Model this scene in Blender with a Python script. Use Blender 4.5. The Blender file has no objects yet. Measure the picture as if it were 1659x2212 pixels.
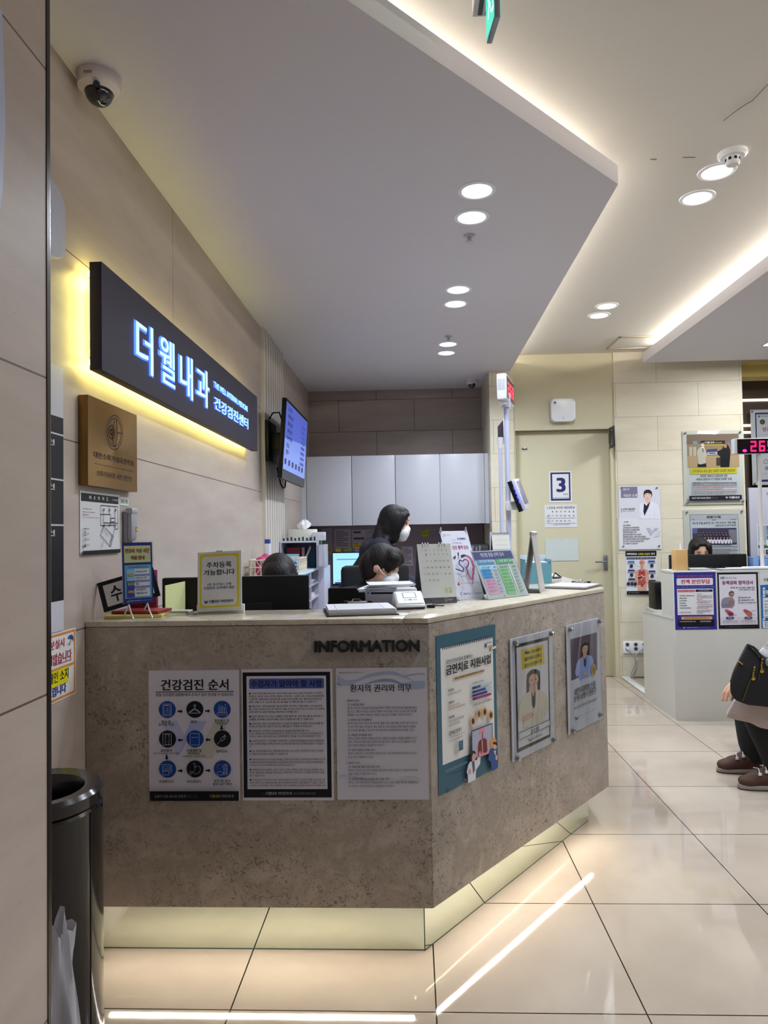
import bpy, bmesh, math, random
from mathutils import Vector, Matrix, Euler
random.seed(7)
SC = bpy.context.scene
COL = SC.collection
PI = math.pi
# ---------------------------------------------------------------- camera
IW, IH, FPX = 1659, 2212, 1520.6
PITCH, ROLL, YAW, CH = 0.0296672, 0.0161172, 0.0398960, 1.38488
RC = (Matrix.Rotation(YAW, 3, 'Z') @ Matrix.Rotation(PITCH, 3, 'X') @ Matrix.Rotation(ROLL, 3, 'Y'))
CAM = Vector((0, 0, CH))
cd = bpy.data.cameras.new('camera')
cam = bpy.data.objects.new('camera', cd)
COL.objects.link(cam)
cd.sensor_fit = 'VERTICAL'
cd.sensor_height = 24.0
cd.sensor_width = 18.0
cd.lens = FPX / IH * 24.0
cd.clip_start = 0.05
cd.clip_end = 60
_r, _f, _u = RC.col[0], RC.col[1], RC.col[2]
cam.matrix_world = Matrix(((_r[0], _u[0], -_f[0], 0), (_r[1], _u[1], -_f[1], 0), (_r[2], _u[2], -_f[2], CH), (0, 0, 0, 1)))
SC.camera = cam
# ---------------------------------------------------------------- exposure, world
SC.view_settings.view_transform = 'Standard'
SC.view_settings.look = 'None'
SC.view_settings.exposure = 0.38
SC.view_settings.gamma = 1.0
SC.view_settings.use_curve_mapping = False
SC.cycles.use_denoising = True
SC.cycles.max_bounces = 7
SC.cycles.diffuse_bounces = 4
SC.cycles.glossy_bounces = 3
SC.cycles.transparent_max_bounces = 12
SC.cycles.caustics_reflective = False
SC.cycles.caustics_refractive = False
SC.cycles.sample_clamp_indirect = 12.0
w = bpy.data.worlds.new('lobby_ambient_fill')
SC.world = w
w.use_nodes = True
w.node_tree.nodes['Background'].inputs[0].default_value = (0.74, 0.81, 1.0, 1)
w.node_tree.nodes['Background'].inputs[1].default_value = 0.20  # even ambient fill added for the unseen rest of the lobby
P_DOWN = 8.6        # downlight lamp power
P_COVE = 26.0        # ceiling cove strip emission
P_PLINTH = 78.0     # strip under the counter
P_SIGN = 17.0        # strip behind the lit sign

# ---------------------------------------------------------------- helpers
def ray(px, py):
    return RC @ Vector(((px - IW / 2) / FPX, 1.0, -(py - IH / 2) / FPX))
def on(px, py, n, d):
    n = Vector(n); r = ray(px, py)
    return CAM + r * ((d - n.dot(CAM)) / n.dot(r))
def onX(px, py, x): return on(px, py, (1, 0, 0), x)
def onY(px, py, y): return on(px, py, (0, 1, 0), y)
def onZ(px, py, z): return on(px, py, (0, 0, 1), z)
V = Vector

def lin(h):
    if not isinstance(h, str): return h
    h = h.lstrip('#')
    c = [int(h[i:i + 2], 16) / 255 for i in (0, 2, 4)]
    return tuple(x / 12.92 if x <= 0.04045 else ((x + 0.055) / 1.055) ** 2.4 for x in c)
_M = {}
def M(col, rough=0.5, metal=0.0, spec=0.5, es=0.0, name=None, coat=0.0, aniso=0.0):
    key = (col, rough, metal, spec, es, coat, aniso)
    if key in _M: return _M[key]
    m = bpy.data.materials.new(name or 'mat_%s' % (col if isinstance(col, str) else 'rgb'))
    m.use_nodes = True
    b = m.node_tree.nodes['Principled BSDF']
    c = (*lin(col), 1)
    b.inputs['Base Color'].default_value = c
    b.inputs['Roughness'].default_value = rough
    b.inputs['Metallic'].default_value = metal
    b.inputs['Specular IOR Level'].default_value = spec
    if coat: b.inputs['Coat Weight'].default_value = coat; b.inputs['Coat Roughness'].default_value = 0.08
    if aniso: b.inputs['Anisotropic'].default_value = aniso
    if es:
        b.inputs['Emission Color'].default_value = c
        b.inputs['Emission Strength'].default_value = es
    _M[key] = m
    return m
def ink(col): return M(col, 0.45, 0, 0.3)

class NT:
    def __init__(s, name):
        s.m = bpy.data.materials.new(name); s.m.use_nodes = True
        s.t = s.m.node_tree; s.b = s.t.nodes['Principled BSDF']
    def n(s, kind, **kw):
        x = s.t.nodes.new('ShaderNode' + kind)
        for k, v in kw.items():
            if k in x.inputs: x.inputs[k].default_value = v
            else: setattr(x, k, v)
        return x
    def l(s, a, ao, b, bi): s.t.links.new(a.outputs[ao], b.inputs[bi])
    def ramp(s, src, out, stops):
        r = s.n('ValToRGB'); e = r.color_ramp.elements
        while len(e) < len(stops): e.new(0.5)
        for i, (p, c) in enumerate(stops):
            e[i].position = p; e[i].color = (*lin(c), 1)
        s.l(src, out, r, 'Fac'); return r
    def mix(s, a, b, fac, mode='MIX'):
        x = s.n('Mix', data_type='RGBA', blend_type=mode)
        for sock, v in ((x.inputs[6], a), (x.inputs[7], b), (x.inputs[0], fac)):
            if isinstance(v, tuple) and hasattr(v[0], 'outputs'): s.t.links.new(v[0].outputs[v[1]], sock)
            elif isinstance(v, str): sock.default_value = (*lin(v), 1)
            else: sock.default_value = v
        return x

def tile_wall(name, axis, base, dark, off=(0, 0), bw=0.8, rh=0.32, offset=0.5, joint='#8d7f6c', mortar=0.0022):
    t = NT(name)
    g = t.n('TexCoord'); sx = t.n('SeparateXYZ'); t.l(g, 'Object', sx, 0)
    cx = t.n('CombineXYZ'); ax = t.n('Math', operation='ADD'); ax.inputs[1].default_value = off[0]
    az = t.n('Math', operation='ADD'); az.inputs[1].default_value = off[1]
    t.l(sx, 'Y' if axis == 'X' else 'X', ax, 0); t.l(sx, 'Z', az, 0); t.l(ax, 0, cx, 0); t.l(az, 0, cx, 1)
    nz = t.n('TexNoise', Scale=2.2, Detail=6.0, Roughness=0.6)
    mp = t.n('Mapping'); mp.inputs['Scale'].default_value = (1, 1, 5); t.l(g, 'Object', mp, 0); t.l(mp, 0, nz, 'Vector')
    r = t.ramp(nz, 'Fac', [(0.3, base), (0.75, dark)])
    n2 = t.n('TexNoise', Scale=60.0, Detail=2.0); t.l(mp, 0, n2, 'Vector')
    r2 = t.ramp(n2, 'Fac', [(0.66, '#ffffff'), (0.76, '#cfc3b0')])
    x = t.mix((r, 0), (r2, 0), 0.6, 'MULTIPLY')
    br = t.n('TexBrick', Scale=1.0, offset=offset); br.offset_frequency = 2
    br.inputs['Mortar Size'].default_value = mortar; br.inputs['Brick Width'].default_value = bw; br.inputs['Row Height'].default_value = rh
    br.inputs['Color1'].default_value = (1, 1, 1, 1); br.inputs['Color2'].default_value = (0.95, 0.945, 0.94, 1); br.inputs['Mortar'].default_value = (*lin(joint), 1)
    br.inputs['Mortar Smooth'].default_value = 0.0
    t.l(cx, 0, br, 'Vector')
    y = t.mix((x, 2), (br, 'Color'), 1.0, 'MULTIPLY')
    t.l(y, 2, t.b, 'Base Color'); t.b.inputs['Roughness'].default_value = 0.42; t.b.inputs['Specular IOR Level'].default_value = 0.35
    return t.m

def stone(name, base, mid, dark, rough=0.35, sc=1.0):
    t = NT(name); g = t.n('TexCoord')
    n1 = t.n('TexNoise', Scale=9.0 * sc, Detail=8.0, Roughness=0.65, Distortion=0.6); t.l(g, 'Object', n1, 'Vector')
    r1 = t.ramp(n1, 'Fac', [(0.35, base), (0.55, mid), (0.72, base)])
    n2 = t.n('TexNoise', Scale=58.0 * sc, Detail=5.0, Roughness=0.7, Distortion=1.5); t.l(g, 'Object', n2, 'Vector')
    r2 = t.ramp(n2, 'Fac', [(0.54, '#ffffff'), (0.63, dark), (0.70, '#efe6da')])
    n3 = t.n('TexNoise', Scale=3.0 * sc, Detail=3.0); t.l(g, 'Object', n3, 'Vector')
    r3 = t.ramp(n3, 'Fac', [(0.34, '#303030'), (0.58, '#ffffff')])
    a = t.mix((r1, 0), (r2, 0), 0.85, 'MULTIPLY')
    b = t.mix((r1, 0), (a, 2), (r3, 0))
    n4 = t.n('TexVoronoi', Scale=16.0 * sc); t.l(g, 'Object', n4, 'Vector')
    r4 = t.ramp(n4, 'Distance', [(0.05, '#d6c9b8'), (0.16, '#ffffff')])
    c = t.mix((b, 2), (r4, 0), 0.45, 'MULTIPLY')
    t.l(c, 2, t.b, 'Base Color'); t.b.inputs['Roughness'].default_value = rough; t.b.inputs['Specular IOR Level'].default_value = 0.45
    return t.m

def glassy(name, tint, fac=0.10, rough=0.03):
    t = NT(name); t.t.nodes.remove(t.b)
    tr = t.n('BsdfTransparent'); tr.inputs[0].default_value = (*lin(tint), 1)
    gl = t.n('BsdfGlossy'); gl.inputs['Roughness'].default_value = rough
    lw = t.n('LayerWeight'); lw.inputs[0].default_value = 0.25
    mu = t.n('Math', operation='MULTIPLY_ADD'); mu.inputs[1].default_value = 0.16; mu.inputs[2].default_value = fac * 0.12
    t.l(lw, 'Fresnel', mu, 0)
    mx = t.n('MixShader'); t.l(mu, 0, mx, 0); t.l(tr, 0, mx, 1); t.l(gl, 0, mx, 2)
    t.l(mx, 0, t.t.nodes['Material Output'], 0)
    return t.m

class MB:
    def __init__(s): s.bm = bmesh.new(); s.mats = []
    def mi(s, m):
        if isinstance(m, str): m = ink(m)
        if m not in s.mats: s.mats.append(m)
        return s.mats.index(m)
    def _add(s, fs, m):
        i = s.mi(m)
        for f in fs: f.material_index = i
    def box(s, a, b, m, bev=0.0, T=None, seg=2):
        a, b = V(a), V(b)
        t = bmesh.new(); bmesh.ops.create_cube(t, size=1.0)
        d = b - a
        for v in t.verts: v.co = V((a[k] + (v.co[k] + 0.5) * d[k] for k in range(3)))
        if bev: bmesh.ops.bevel(t, geom=list(t.edges), offset=bev, segments=seg, affect='EDGES', profile=0.5)
        s.merge(t, m, T)
        return s
    def merge(s, t, m, T=None):
        i = s.mi(m); mp = {}
        for v in t.verts: mp[v] = s.bm.verts.new(T @ v.co if T is not None else v.co)
        for f in t.faces:
            try:
                nf = s.bm.faces.new([mp[v] for v in f.verts]); nf.material_index = i
            except ValueError: pass
        t.free()
    def poly(s, pts, m):
        f = s.bm.faces.new([s.bm.verts.new(V(p)) for p in pts]); f.material_index = s.mi(m); return f
    def prism(s, pts, z0, z1, m, T=None, bev=0.0):
        t = bmesh.new(); n = len(pts)
        lo = [t.verts.new((p[0], p[1], z0)) for p in pts]; hi = [t.verts.new((p[0], p[1], z1)) for p in pts]
        t.faces.new(hi); t.faces.new(lo[::-1])
        for i in range(n): t.faces.new((lo[i], lo[(i + 1) % n], hi[(i + 1) % n], hi[i]))
        bmesh.ops.recalc_face_normals(t, faces=t.faces)
        if bev: bmesh.ops.bevel(t, geom=list(t.edges), offset=bev, segments=2, affect='EDGES', profile=0.5)
        s.merge(t, m, T); return s
    def cyl(s, p0, p1, r0, r1, m, n=20, cap=True):
        p0, p1 = V(p0), V(p1); d = (p1 - p0); q = d.to_track_quat('Z', 'Y').to_matrix()
        i = s.mi(m); A = []; B = []
        for k in range(n):
            c = V((math.cos(2 * PI * k / n), math.sin(2 * PI * k / n), 0))
            A.append(s.bm.verts.new(p0 + q @ (c * r0))); B.append(s.bm.verts.new(p1 + q @ (c * r1)))
        for k in range(n):
            s.bm.faces.new((A[k], A[(k + 1) % n], B[(k + 1) % n], B[k])).material_index = i
        if cap:
            s.bm.faces.new(A[::-1]).material_index = i; s.bm.faces.new(B).material_index = i
        return s
    def lathe(s, prof, m, T=None, n=36, closed=False):
        i = s.mi(m); rings = []
        for r, z in prof:
            ring = []
            for k in range(n):
                c = V((r * math.cos(2 * PI * k / n), r * math.sin(2 * PI * k / n), z))
                ring.append(s.bm.verts.new(T @ c if T is not None else c))
            rings.append(ring)
        for a, b in zip(rings, rings[1:]):
            for k in range(n): s.bm.faces.new((a[k], a[(k + 1) % n], b[(k + 1) % n], b[k])).material_index = i
        if not closed:
            if prof[0][0] > 1e-5: s.bm.faces.new(rings[0][::-1]).material_index = i
            if prof[-1][0] > 1e-5: s.bm.faces.new(rings[-1]).material_index = i
        return s
    def tube(s, pts, r, m, n=8):
        pts = [V(p) for p in pts]; i = s.mi(m); prev = None; up = V((0.123, 0.2, 1)).normalized()
        R = r if isinstance(r, (list, tuple)) else [r] * len(pts)
        rings = []
        for k, p in enumerate(pts):
            d = (pts[min(k + 1, len(pts) - 1)] - pts[max(k - 1, 0)]).normalized()
            a = d.cross(up)
            if a.length < 1e-3: a = d.cross(V((1, 0, 0)))
            a.normalize(); b = d.cross(a); up = -d.cross(a).cross(d) if False else up
            rings.append([s.bm.verts.new(p + (a * math.cos(2 * PI * j / n) + b * math.sin(2 * PI * j / n)) * R[k]) for j in range(n)])
        for A, B in zip(rings, rings[1:]):
            for j in range(n): s.bm.faces.new((A[j], A[(j + 1) % n], B[(j + 1) % n], B[j])).material_index = i
        s.bm.faces.new(rings[0][::-1]).material_index = i; s.bm.faces.new(rings[-1]).material_index = i
        return s
    def ell(s, c, r, m, rot=None, sub=3):
        t = bmesh.new(); bmesh.ops.create_icosphere(t, subdivisions=sub, radius=1.0)
        Rm = Euler(rot).to_matrix() if rot else Matrix.Identity(3)
        for v in t.verts: v.co = V(c) + Rm @ V((v.co.x * r[0], v.co.y * r[1], v.co.z * r[2]))
        s.merge(t, m); return s
    def build(s, name, parent=None, flat=False, ang=0.6, world=True, nrm=True):
        me = bpy.data.meshes.new(name)
        if nrm: bmesh.ops.recalc_face_normals(s.bm, faces=s.bm.faces)
        s.bm.to_mesh(me); s.bm.free()
        for m in s.mats: me.materials.append(m)
        if not flat:
            for p in me.polygons: p.use_smooth = True
            me.set_sharp_from_angle(angle=ang)
        o = bpy.data.objects.new(name, me); COL.objects.link(o)
        if parent is not None:
            o.parent = parent
            if world: o.matrix_parent_inverse = wm(parent).inverted()
        return o
def wm(o):
    return (wm(o.parent) @ o.matrix_parent_inverse @ o.matrix_basis) if o.parent else o.matrix_basis.copy()
def tag(o, label=None, cat=None, group=None, kind=None):
    if label: o['label'] = label
    if cat: o['category'] = cat
    if group: o['group'] = group
    if kind: o['kind'] = kind
    return o
def thing(name, label, cat, loc=(0, 0, 0), group=None):
    o = bpy.data.objects.new(name, None); COL.objects.link(o); o.empty_display_size = 0.1
    o.location = loc
    return tag(o, label, cat, group)
def struct(o): o['kind'] = 'structure'; return o
def copy_tree(o, parent=None):
    c = o.copy(); COL.objects.link(c)
    if parent is not None: c.parent = parent
    for ch in list(o.children): copy_tree(ch, c)
    return c
def bx(name, a, b, m, bev=0.0, parent=None): return MB().box(a, b, m, bev).build(name, parent)

# remeshed soft body from ellipsoids and tapered capsules
def blob(name, prims, vox, m, parent=None, smooth=6):
    b = MB()
    for p in prims:
        if p[0] == 'e': b.ell(p[1], p[2], m, p[3] if len(p) > 3 else None, 3)
        else:
            _, p0, p1, r0, r1 = p
            b.cyl(p0, p1, r0, r1, m, 20); b.ell(p0, (r0,) * 3, m, None, 2); b.ell(p1, (r1,) * 3, m, None, 2)
    o = b.build('tmp_soft')
    r = o.modifiers.new('r', 'REMESH'); r.mode = 'VOXEL'; r.voxel_size = vox
    s = o.modifiers.new('s', 'SMOOTH'); s.iterations = smooth; s.factor = 0.5
    bpy.context.view_layer.update()
    dg = bpy.context.evaluated_depsgraph_get()
    me = bpy.data.meshes.new_from_object(o.evaluated_get(dg))
    old = o.data; bpy.data.objects.remove(o); bpy.data.meshes.remove(old)
    me.name = name; me.materials.clear(); me.materials.append(m)
    for p in me.polygons: p.use_smooth = True; p.material_index = 0
    q = bpy.data.objects.new(name, me); COL.objects.link(q)
    if parent is not None: q.parent = parent; q.matrix_parent_inverse = wm(parent).inverted()
    return q

# ---------------------------------------------------------------- lettering
_fc = {}
def glyphs(txt, bold=0.0, res=2):
    k = (txt, bold, res)
    if k in _fc: return _fc[k]
    c = bpy.data.curves.new('t', 'FONT'); c.body = txt; c.size = 1; c.offset = bold; c.resolution_u = res; c.fill_mode = 'FRONT'
    o = bpy.data.objects.new('t', c)
    me = o.to_mesh()
    vs = [(v.co.x, v.co.y) for v in me.vertices]; fs = [tuple(p.vertices) for p in me.polygons]
    o.to_mesh_clear(); bpy.data.objects.remove(o); bpy.data.curves.remove(c)
    if not vs: vs = [(0, 0), (1, 0), (1, 1)]; fs = []
    xs = [v[0] for v in vs]; ys = [v[1] for v in vs]
    _fc[k] = (vs, fs, (min(xs), min(ys), max(xs), max(ys)))
    return _fc[k]

def sm(pts, n=5):
    """smooth curve through the given points"""
    o = []
    for i in range(len(pts) - 1):
        p0, p1, p2, p3 = (V(pts[max(i - 1, 0)]), V(pts[i]), V(pts[i + 1]), V(pts[min(i + 2, len(pts) - 1)]))
        for k in range(n):
            t = k / n; o.append(tuple(.5 * (2 * p1 + (p2 - p0) * t + (2 * p0 - 5 * p1 + 4 * p2 - p3) * t * t + (3 * p1 - p0 - 3 * p2 + p3) * t ** 3)))
    return o + [tuple(pts[-1])]

def homog(q):
    (x0, y0), (x1, y1), (x2, y2), (x3, y3) = q      # TL TR BR BL -> unit square; invert square->quad
    dx1, dx2, sx = x1 - x2, x3 - x2, x0 - x1 + x2 - x3
    dy1, dy2, sy = y1 - y2, y3 - y2, y0 - y1 + y2 - y3
    den = dx1 * dy2 - dx2 * dy1
    g = (sx * dy2 - dx2 * sy) / den; h = (dx1 * sy - sx * dy1) / den
    m = Matrix(((x1 - x0 + g * x1, x3 - x0 + h * x3, x0), (y1 - y0 + g * y1, y3 - y0 + h * y3, y0), (g, h, 1)))
    return m.inverted()

class Sheet:
    """a printed sheet: quad = TL,TR,BR,BL in picture units of the artwork, drawn flat on a thin board"""
    def __init__(s, crop, quad, plane=None, frame=None, base='#e9e7e4', th=0.0012, back=None, z0=0.0):
        ox, oy, sc = crop; s.H = homog(quad)
        if plane is not None:
            n, d = V(plane[0]), plane[1]
            w = [on(ox + x / sc, oy + y / sc, n, d) for x, y in quad]
            right = ((w[1] - w[0]) + (w[2] - w[3])) / 2; right.z = 0
            s.W = right.length; s.D = (w[0].z - w[3].z + w[1].z - w[2].z) / 2
            right.normalize(); up = V((0, 0, 1)); nn = right.cross(up)
            cen = sum(w, V()) / 4
            o = cen - right * s.W / 2 + up * s.D / 2
        else:
            o, right, up, s.W, s.D = frame; nn = right.cross(up)
        s.T = Matrix((( *(right[0], up[0], nn[0]), o[0]), (*(right[1], up[1], nn[1]), o[1]), (*(right[2], up[2], nn[2]), o[2]), (0, 0, 0, 1)))
        s.o, s.right, s.up, s.nn = o, right, up, nn
        s.b = MB(); s.k = th + z0
        bm_ = back or base
        s.b.box((0, -s.D, z0), (s.W, 0, th + z0), bm_)
        s.b.poly([(0, -s.D, s.k + .0001), (s.W, -s.D, s.k + .0001), (s.W, 0, s.k + .0001), (0, 0, s.k + .0001)], base)
    def p(s, x, y):
        v = s.H @ V((x, y, 1)); return v.x / v.z * s.W, -v.y / v.z * s.D
    def lift(s): s.k += 0.00016; return s.k
    def poly(s, pts, c, raw=False):
        k = s.lift(); q = pts if raw else [s.p(*t) for t in pts]
        a = sum(q[i][0] * q[(i + 1) % len(q)][1] - q[(i + 1) % len(q)][0] * q[i][1] for i in range(len(q)))
        if a < 0: q = q[::-1]
        s.b.poly([(x, y, k) for x, y in q], c); return s
    def rect(s, x0, y0, x1, y1, c):
        a, b = s.p(x0, y0); d, e = s.p(x1, y1)
        return s.poly([(a, b), (d, b), (d, e), (a, e)], c, True)
    def rr(s, x0, y0, x1, y1, r, c):
        a, b = s.p(x0, y0); d, e = s.p(x1, y1); r = abs(s.p(x0 + r, y0)[0] - a); P = []
        for cx, cy, t0 in ((d - r, b - r, 0), (a + r, b - r, 90), (a + r, e + r, 180), (d - r, e + r, 270)):
            for i in range(6):
                t = math.radians(t0 + 18 * i); P.append((cx + r * math.cos(t), cy + r * math.sin(t)))
        return s.poly(P, c, True)
    def ci(s, x, y, r, c, ry=None, n=28):
        ry = ry or r
        return s.poly([(x + r * math.cos(2 * PI * i / n), y + ry * math.sin(2 * PI * i / n)) for i in range(n)], c)
    def ln(s, pts, wd, c):
        k = s.lift(); q = [V(s.p(*t)) for t in pts]; a = V(s.p(pts[0][0] + wd, pts[0][1])); h = abs(a.x - q[0].x) / 2
        for u, v in zip(q, q[1:]):
            d = v - u
            if d.length < 1e-7: continue
            d.normalize(); n = V((-d.y, d.x)) * h; e = d * h * 0.6
            s.b.poly([(*(u - e - n), k), (*(v + e - n), k), (*(v + e + n), k), (*(u - e + n), k)], c)
        return s
    def ring(s, x, y, r, wd, c, ry=None, n=26, a0=0, a1=360):
        ry = ry or r
        return s.ln([(x + r * math.cos(math.radians(a0 + (a1 - a0) * i / n)), y + ry * math.sin(math.radians(a0 + (a1 - a0) * i / n))) for i in range(n + 1)], wd, c)
    def tx(s, txt, x0, y0, x1, y1, c, bold=0.0, res=2):
        vs, fs, (a, b, d, e) = glyphs(txt, 0.0, max(2, res))
        A = V(s.p(x0, y0)); B = V(s.p(x1, y1)); k = s.lift(); mi = s.b.mi(c)
        g = bold * .8
        if g > .018: sh = ((-g, -g * .5), (g, -g * .5), (-g, g * .5), (g, g * .5), (0, 0))
        elif g > 0: sh = ((-g, 0), (g, 0))
        else: sh = ((0, 0),)
        a, d, b, e = a - g, d + g, b - g * .5, e + g * .5
        for ci_, (ox, oy) in enumerate(sh):
            nv = [s.b.bm.verts.new((A.x + (x + ox - a) / max(d - a, 1e-6) * (B.x - A.x), B.y + (y + oy - b) / max(e - b, 1e-6) * (A.y - B.y), k + ci_ * 3.2e-5)) for x, y in vs]
            for f in fs:
                try: s.b.bm.faces.new([nv[i] for i in f]).material_index = mi
                except ValueError: pass
        return s
    def done(s, name, label=None, cat=None, parent=None, group=None):
        o = s.b.build(name, None, flat=True, nrm=False)
        if parent is not None:
            o.parent = parent; o.matrix_parent_inverse = wm(parent).inverted()
        o.matrix_basis = s.T
        tag(o, label, cat, group); return o
    def at(s, x, y, z=0.0):                 # artwork point -> world
        u, v = s.p(x, y); return s.o + s.right * u + s.up * v + s.nn * z
# ---------------------------------------------------------------- room materials
ZT, ZB = 1.108, 0.185            # counter top and underside
XL, YD = -1.083, 6.67            # left wall, rear (door) wall
ZS, ZC = 2.90, 3.05              # dropped ceiling, main ceiling
T_LEFT = tile_wall('travertine_left', 'X', '#c2b5ab', '#b0a299', (2.6, 0.124), 4.0, 0.606, 0.5575)
for _n in T_LEFT.node_tree.nodes:
    if _n.type == 'TEX_BRICK': _n.offset_frequency = 4
T_REAR = tile_wall('travertine_rear', 'Y', '#dbd4c0', '#d0c7ae', (0.748, 0.124), 0.765, 0.32, joint='#b5aa90', mortar=.0016)
T_BACK = tile_wall('travertine_back', 'Y', '#aa9c92', '#978a80', (0.36, 0.218), 0.80, 0.335, joint='#6f6258')
STONE = stone('counter_stone', '#b4a99e', '#9c9185', '#6b5e54')
SLAB = stone('counter_slab_stone', '#d3cab8', '#c6bba7', '#a4967f', 0.12, 1.6)
PAINT = M('#d4d1d6', 0.8, 0, 0.2, name='soffit_paint')
CEIL = M('#dcd8d0', 0.85, 0, 0.2, name='ceiling_paint')
BEIGE = M('#c6bfa2', 0.55, 0, 0.3, name='beige_door_paint')
WHITE = M('#dcdcdc', 0.4, 0, 0.4)
WPL = M('#e6e7ea', 0.3, 0, 0.5, name='white_plastic')
BLK = M('#0b0b0c', 0.45, 0, 0.3, name='black_plastic')
CHROME = M('#c9c9cb', 0.18, 1.0, name='chrome')
STEEL = M('#9b9b9d', 0.3, 1.0, name='steel')
ACR = glassy('clear_acrylic', '#f6f8f8', 0.12)
GLASS = glassy('green_edge_glass', '#d3ead9', 0.14)

def floor_mat():
    t = NT('polished_porcelain'); g = t.n('TexCoord'); mp = t.n('Mapping')
    mp.inputs['Location'].default_value = (0.555, -2.077 + 0.6 * 4, 0); t.l(g, 'Object', mp, 0)
    br = t.n('TexBrick', Scale=1.0, offset=0.0)
    br.inputs['Mortar Size'].default_value = 0.0022; br.inputs['Brick Width'].default_value = 0.6; br.inputs['Row Height'].default_value = 0.6
    br.inputs['Mortar Smooth'].default_value = 0.0
    br.inputs['Color1'].default_value = (1, 1, 1, 1); br.inputs['Color2'].default_value = (0.965, 0.96, 0.95, 1); br.inputs['Mortar'].default_value = (*lin('#3a2f26'), 1)
    t.l(mp, 0, br, 'Vector')
    nz = t.n('TexNoise', Scale=3.0, Detail=5.0); t.l(g, 'Object', nz, 'Vector')
    r = t.ramp(nz, 'Fac', [(0.3, '#bcae9e'), (0.7, '#b0a191')])
    x = t.mix((r, 0), (br, 'Color'), 1.0, 'MULTIPLY'); t.l(x, 2, t.b, 'Base Color')
    n2 = t.n('TexNoise', Scale=5.0, Detail=4.0); t.l(g, 'Object', n2, 'Vector')
    mr = t.n('MapRange'); mr.inputs['To Min'].default_value = 0.025; mr.inputs['To Max'].default_value = 0.07; t.l(n2, 'Fac', mr, 0)
    t.l(mr, 0, t.b, 'Roughness'); t.b.inputs['Specular IOR Level'].default_value = 0.55
    return t.m
struct(bx('floor', (-3, -3, -0.1), (6.2, 8, 0), floor_mat()))
struct(bx('ceiling', (-3, -3, ZC), (6.2, 8, ZC + 0.1), CEIL))
struct(bx('wall_left', (-1.25, 1.33, 0), (XL, 7.6, ZC), T_LEFT))
struct(bx('wall_pillar', (-1.9, -3, 0), (-0.70, 1.322, ZC), T_LEFT))
struct(MB().box((-0.712, 1.3215, 0), (-0.698, 1.3335, ZC), M('#2b2522', 0.3, 0.6)).box((-0.7165, 1.3335, 0), (-0.7035, 1.345, ZC), M('#a39b92', 0.16, 1.0)).build('trim_1'))
struct(bx('wall_back', (XL, 7.42, 0), (0.75, 7.6, ZC), T_BACK))
struct(bx('wall_rear', (0.75, YD, 0), (0.974, 7.6, ZC), T_REAR))
struct(bx('wall_rear', (1.915, YD, 0), (3.1, 7.6, ZC), T_REAR))
struct(MB().box((0.974, YD + 0.012, 2.332), (1.915, 7.6, ZC), BEIGE).box((1.872, YD + 0.012, 0), (1.915, 7.6, 2.332), BEIGE).box((0.974, YD + 0.012, 0), (0.988, 7.6, 2.332), BEIGE).build('trim_2'))
d1 = struct(MB().box((0.988, YD + 0.075, 0.004), (1.872, YD + 0.12, 2.328), BEIGE, 0.002).build('door_1'))
MB().box((1.055, YD + 0.062, 2.16), (1.105, YD + 0.076, 2.175), STEEL, 0.003).box((1.068, YD + 0.058, 2.162), (1.09, YD + 0.063, 2.173), M('#efe7d0', 0.2, 1.0), 0.002).build('door_contact', d1)
MB().box((1.80, YD + 0.062, 1.0), (1.835, YD + 0.076, 1.14), STEEL, 0.004).cyl((1.817, YD + 0.062, 1.08), (1.817, YD + 0.02, 1.08), 0.009, 0.009, STEEL).cyl((1.817, YD + 0.022, 1.08), (1.71, YD + 0.022, 1.08), 0.009, 0.008, STEEL).build('handle', d1)
struct(bx('trim_3', (1.93, YD - 0.006, 0), (3.1, YD, 0.012), M('#6d6152', 0.6)))
# dropped ceilings
SOF = [(XL, 1.346), (-0.715, 1.372), (0.93, 3.09), (0.952, YD), (0.75, YD), (0.75, 7.42), (XL, 7.42)]
struct(MB().prism(SOF, ZS, 2.985, PAINT).build('ceiling_soffit'))
struct(MB().prism([(2.13, -2.5), (6.1, -2.5), (6.1, 6.47), (2.13, 6.47)], ZS, 2.99, PAINT).build('ceiling_soffit'))
struct(bx('wall_right', (6.1, -3, 0), (6.2, 8, ZC), T_REAR))
# cove strips on top of the dropped ceilings
COVE = M('#fff8ea', 0.5, es=P_COVE, name='cove_led')
COVE2 = M('#fff8ea', 0.5, es=P_COVE * 1.7, name='cove_led_bright')
def strip(name, pts, z0, m, label):
    b = MB()
    for p, q in zip(pts, pts[1:]):
        p, q = V((*p, 0)), V((*q, 0)); d = (q - p).normalized(); n = V((d.y, -d.x, 0))      # n points out of the slab
        b.poly([(*(p + n * .001).xy, z0 + .004), (*(q + n * .001).xy, z0 + .004), (*(q + n * .001).xy, z0 + .030), (*(p + n * .001).xy, z0 + .030)], m)
        b.prism([(x.x, x.y) for x in (p - n * .008, q - n * .008, q, p)], z0 + .0005, z0 + .036, STEEL)
    return tag(b.build(name, flat=True), label, 'LED strip')
strip('led_strip', [(-0.66, 1.74), (0.74, 3.20)], 2.985, COVE, 'warm white LED strip in the cove along the angled edge of the dropped ceiling')
strip('led_strip', [(0.80, 3.24), (0.82, 6.60)], 2.985, COVE, 'warm white LED strip in the cove along the straight edge above the reception desk')
strip('led_strip', [(2.26, 6.34), (2.26, -2.0)][::1], 2.99, COVE2, 'bright warm LED strip in the cove of the far ceiling panel')
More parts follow.
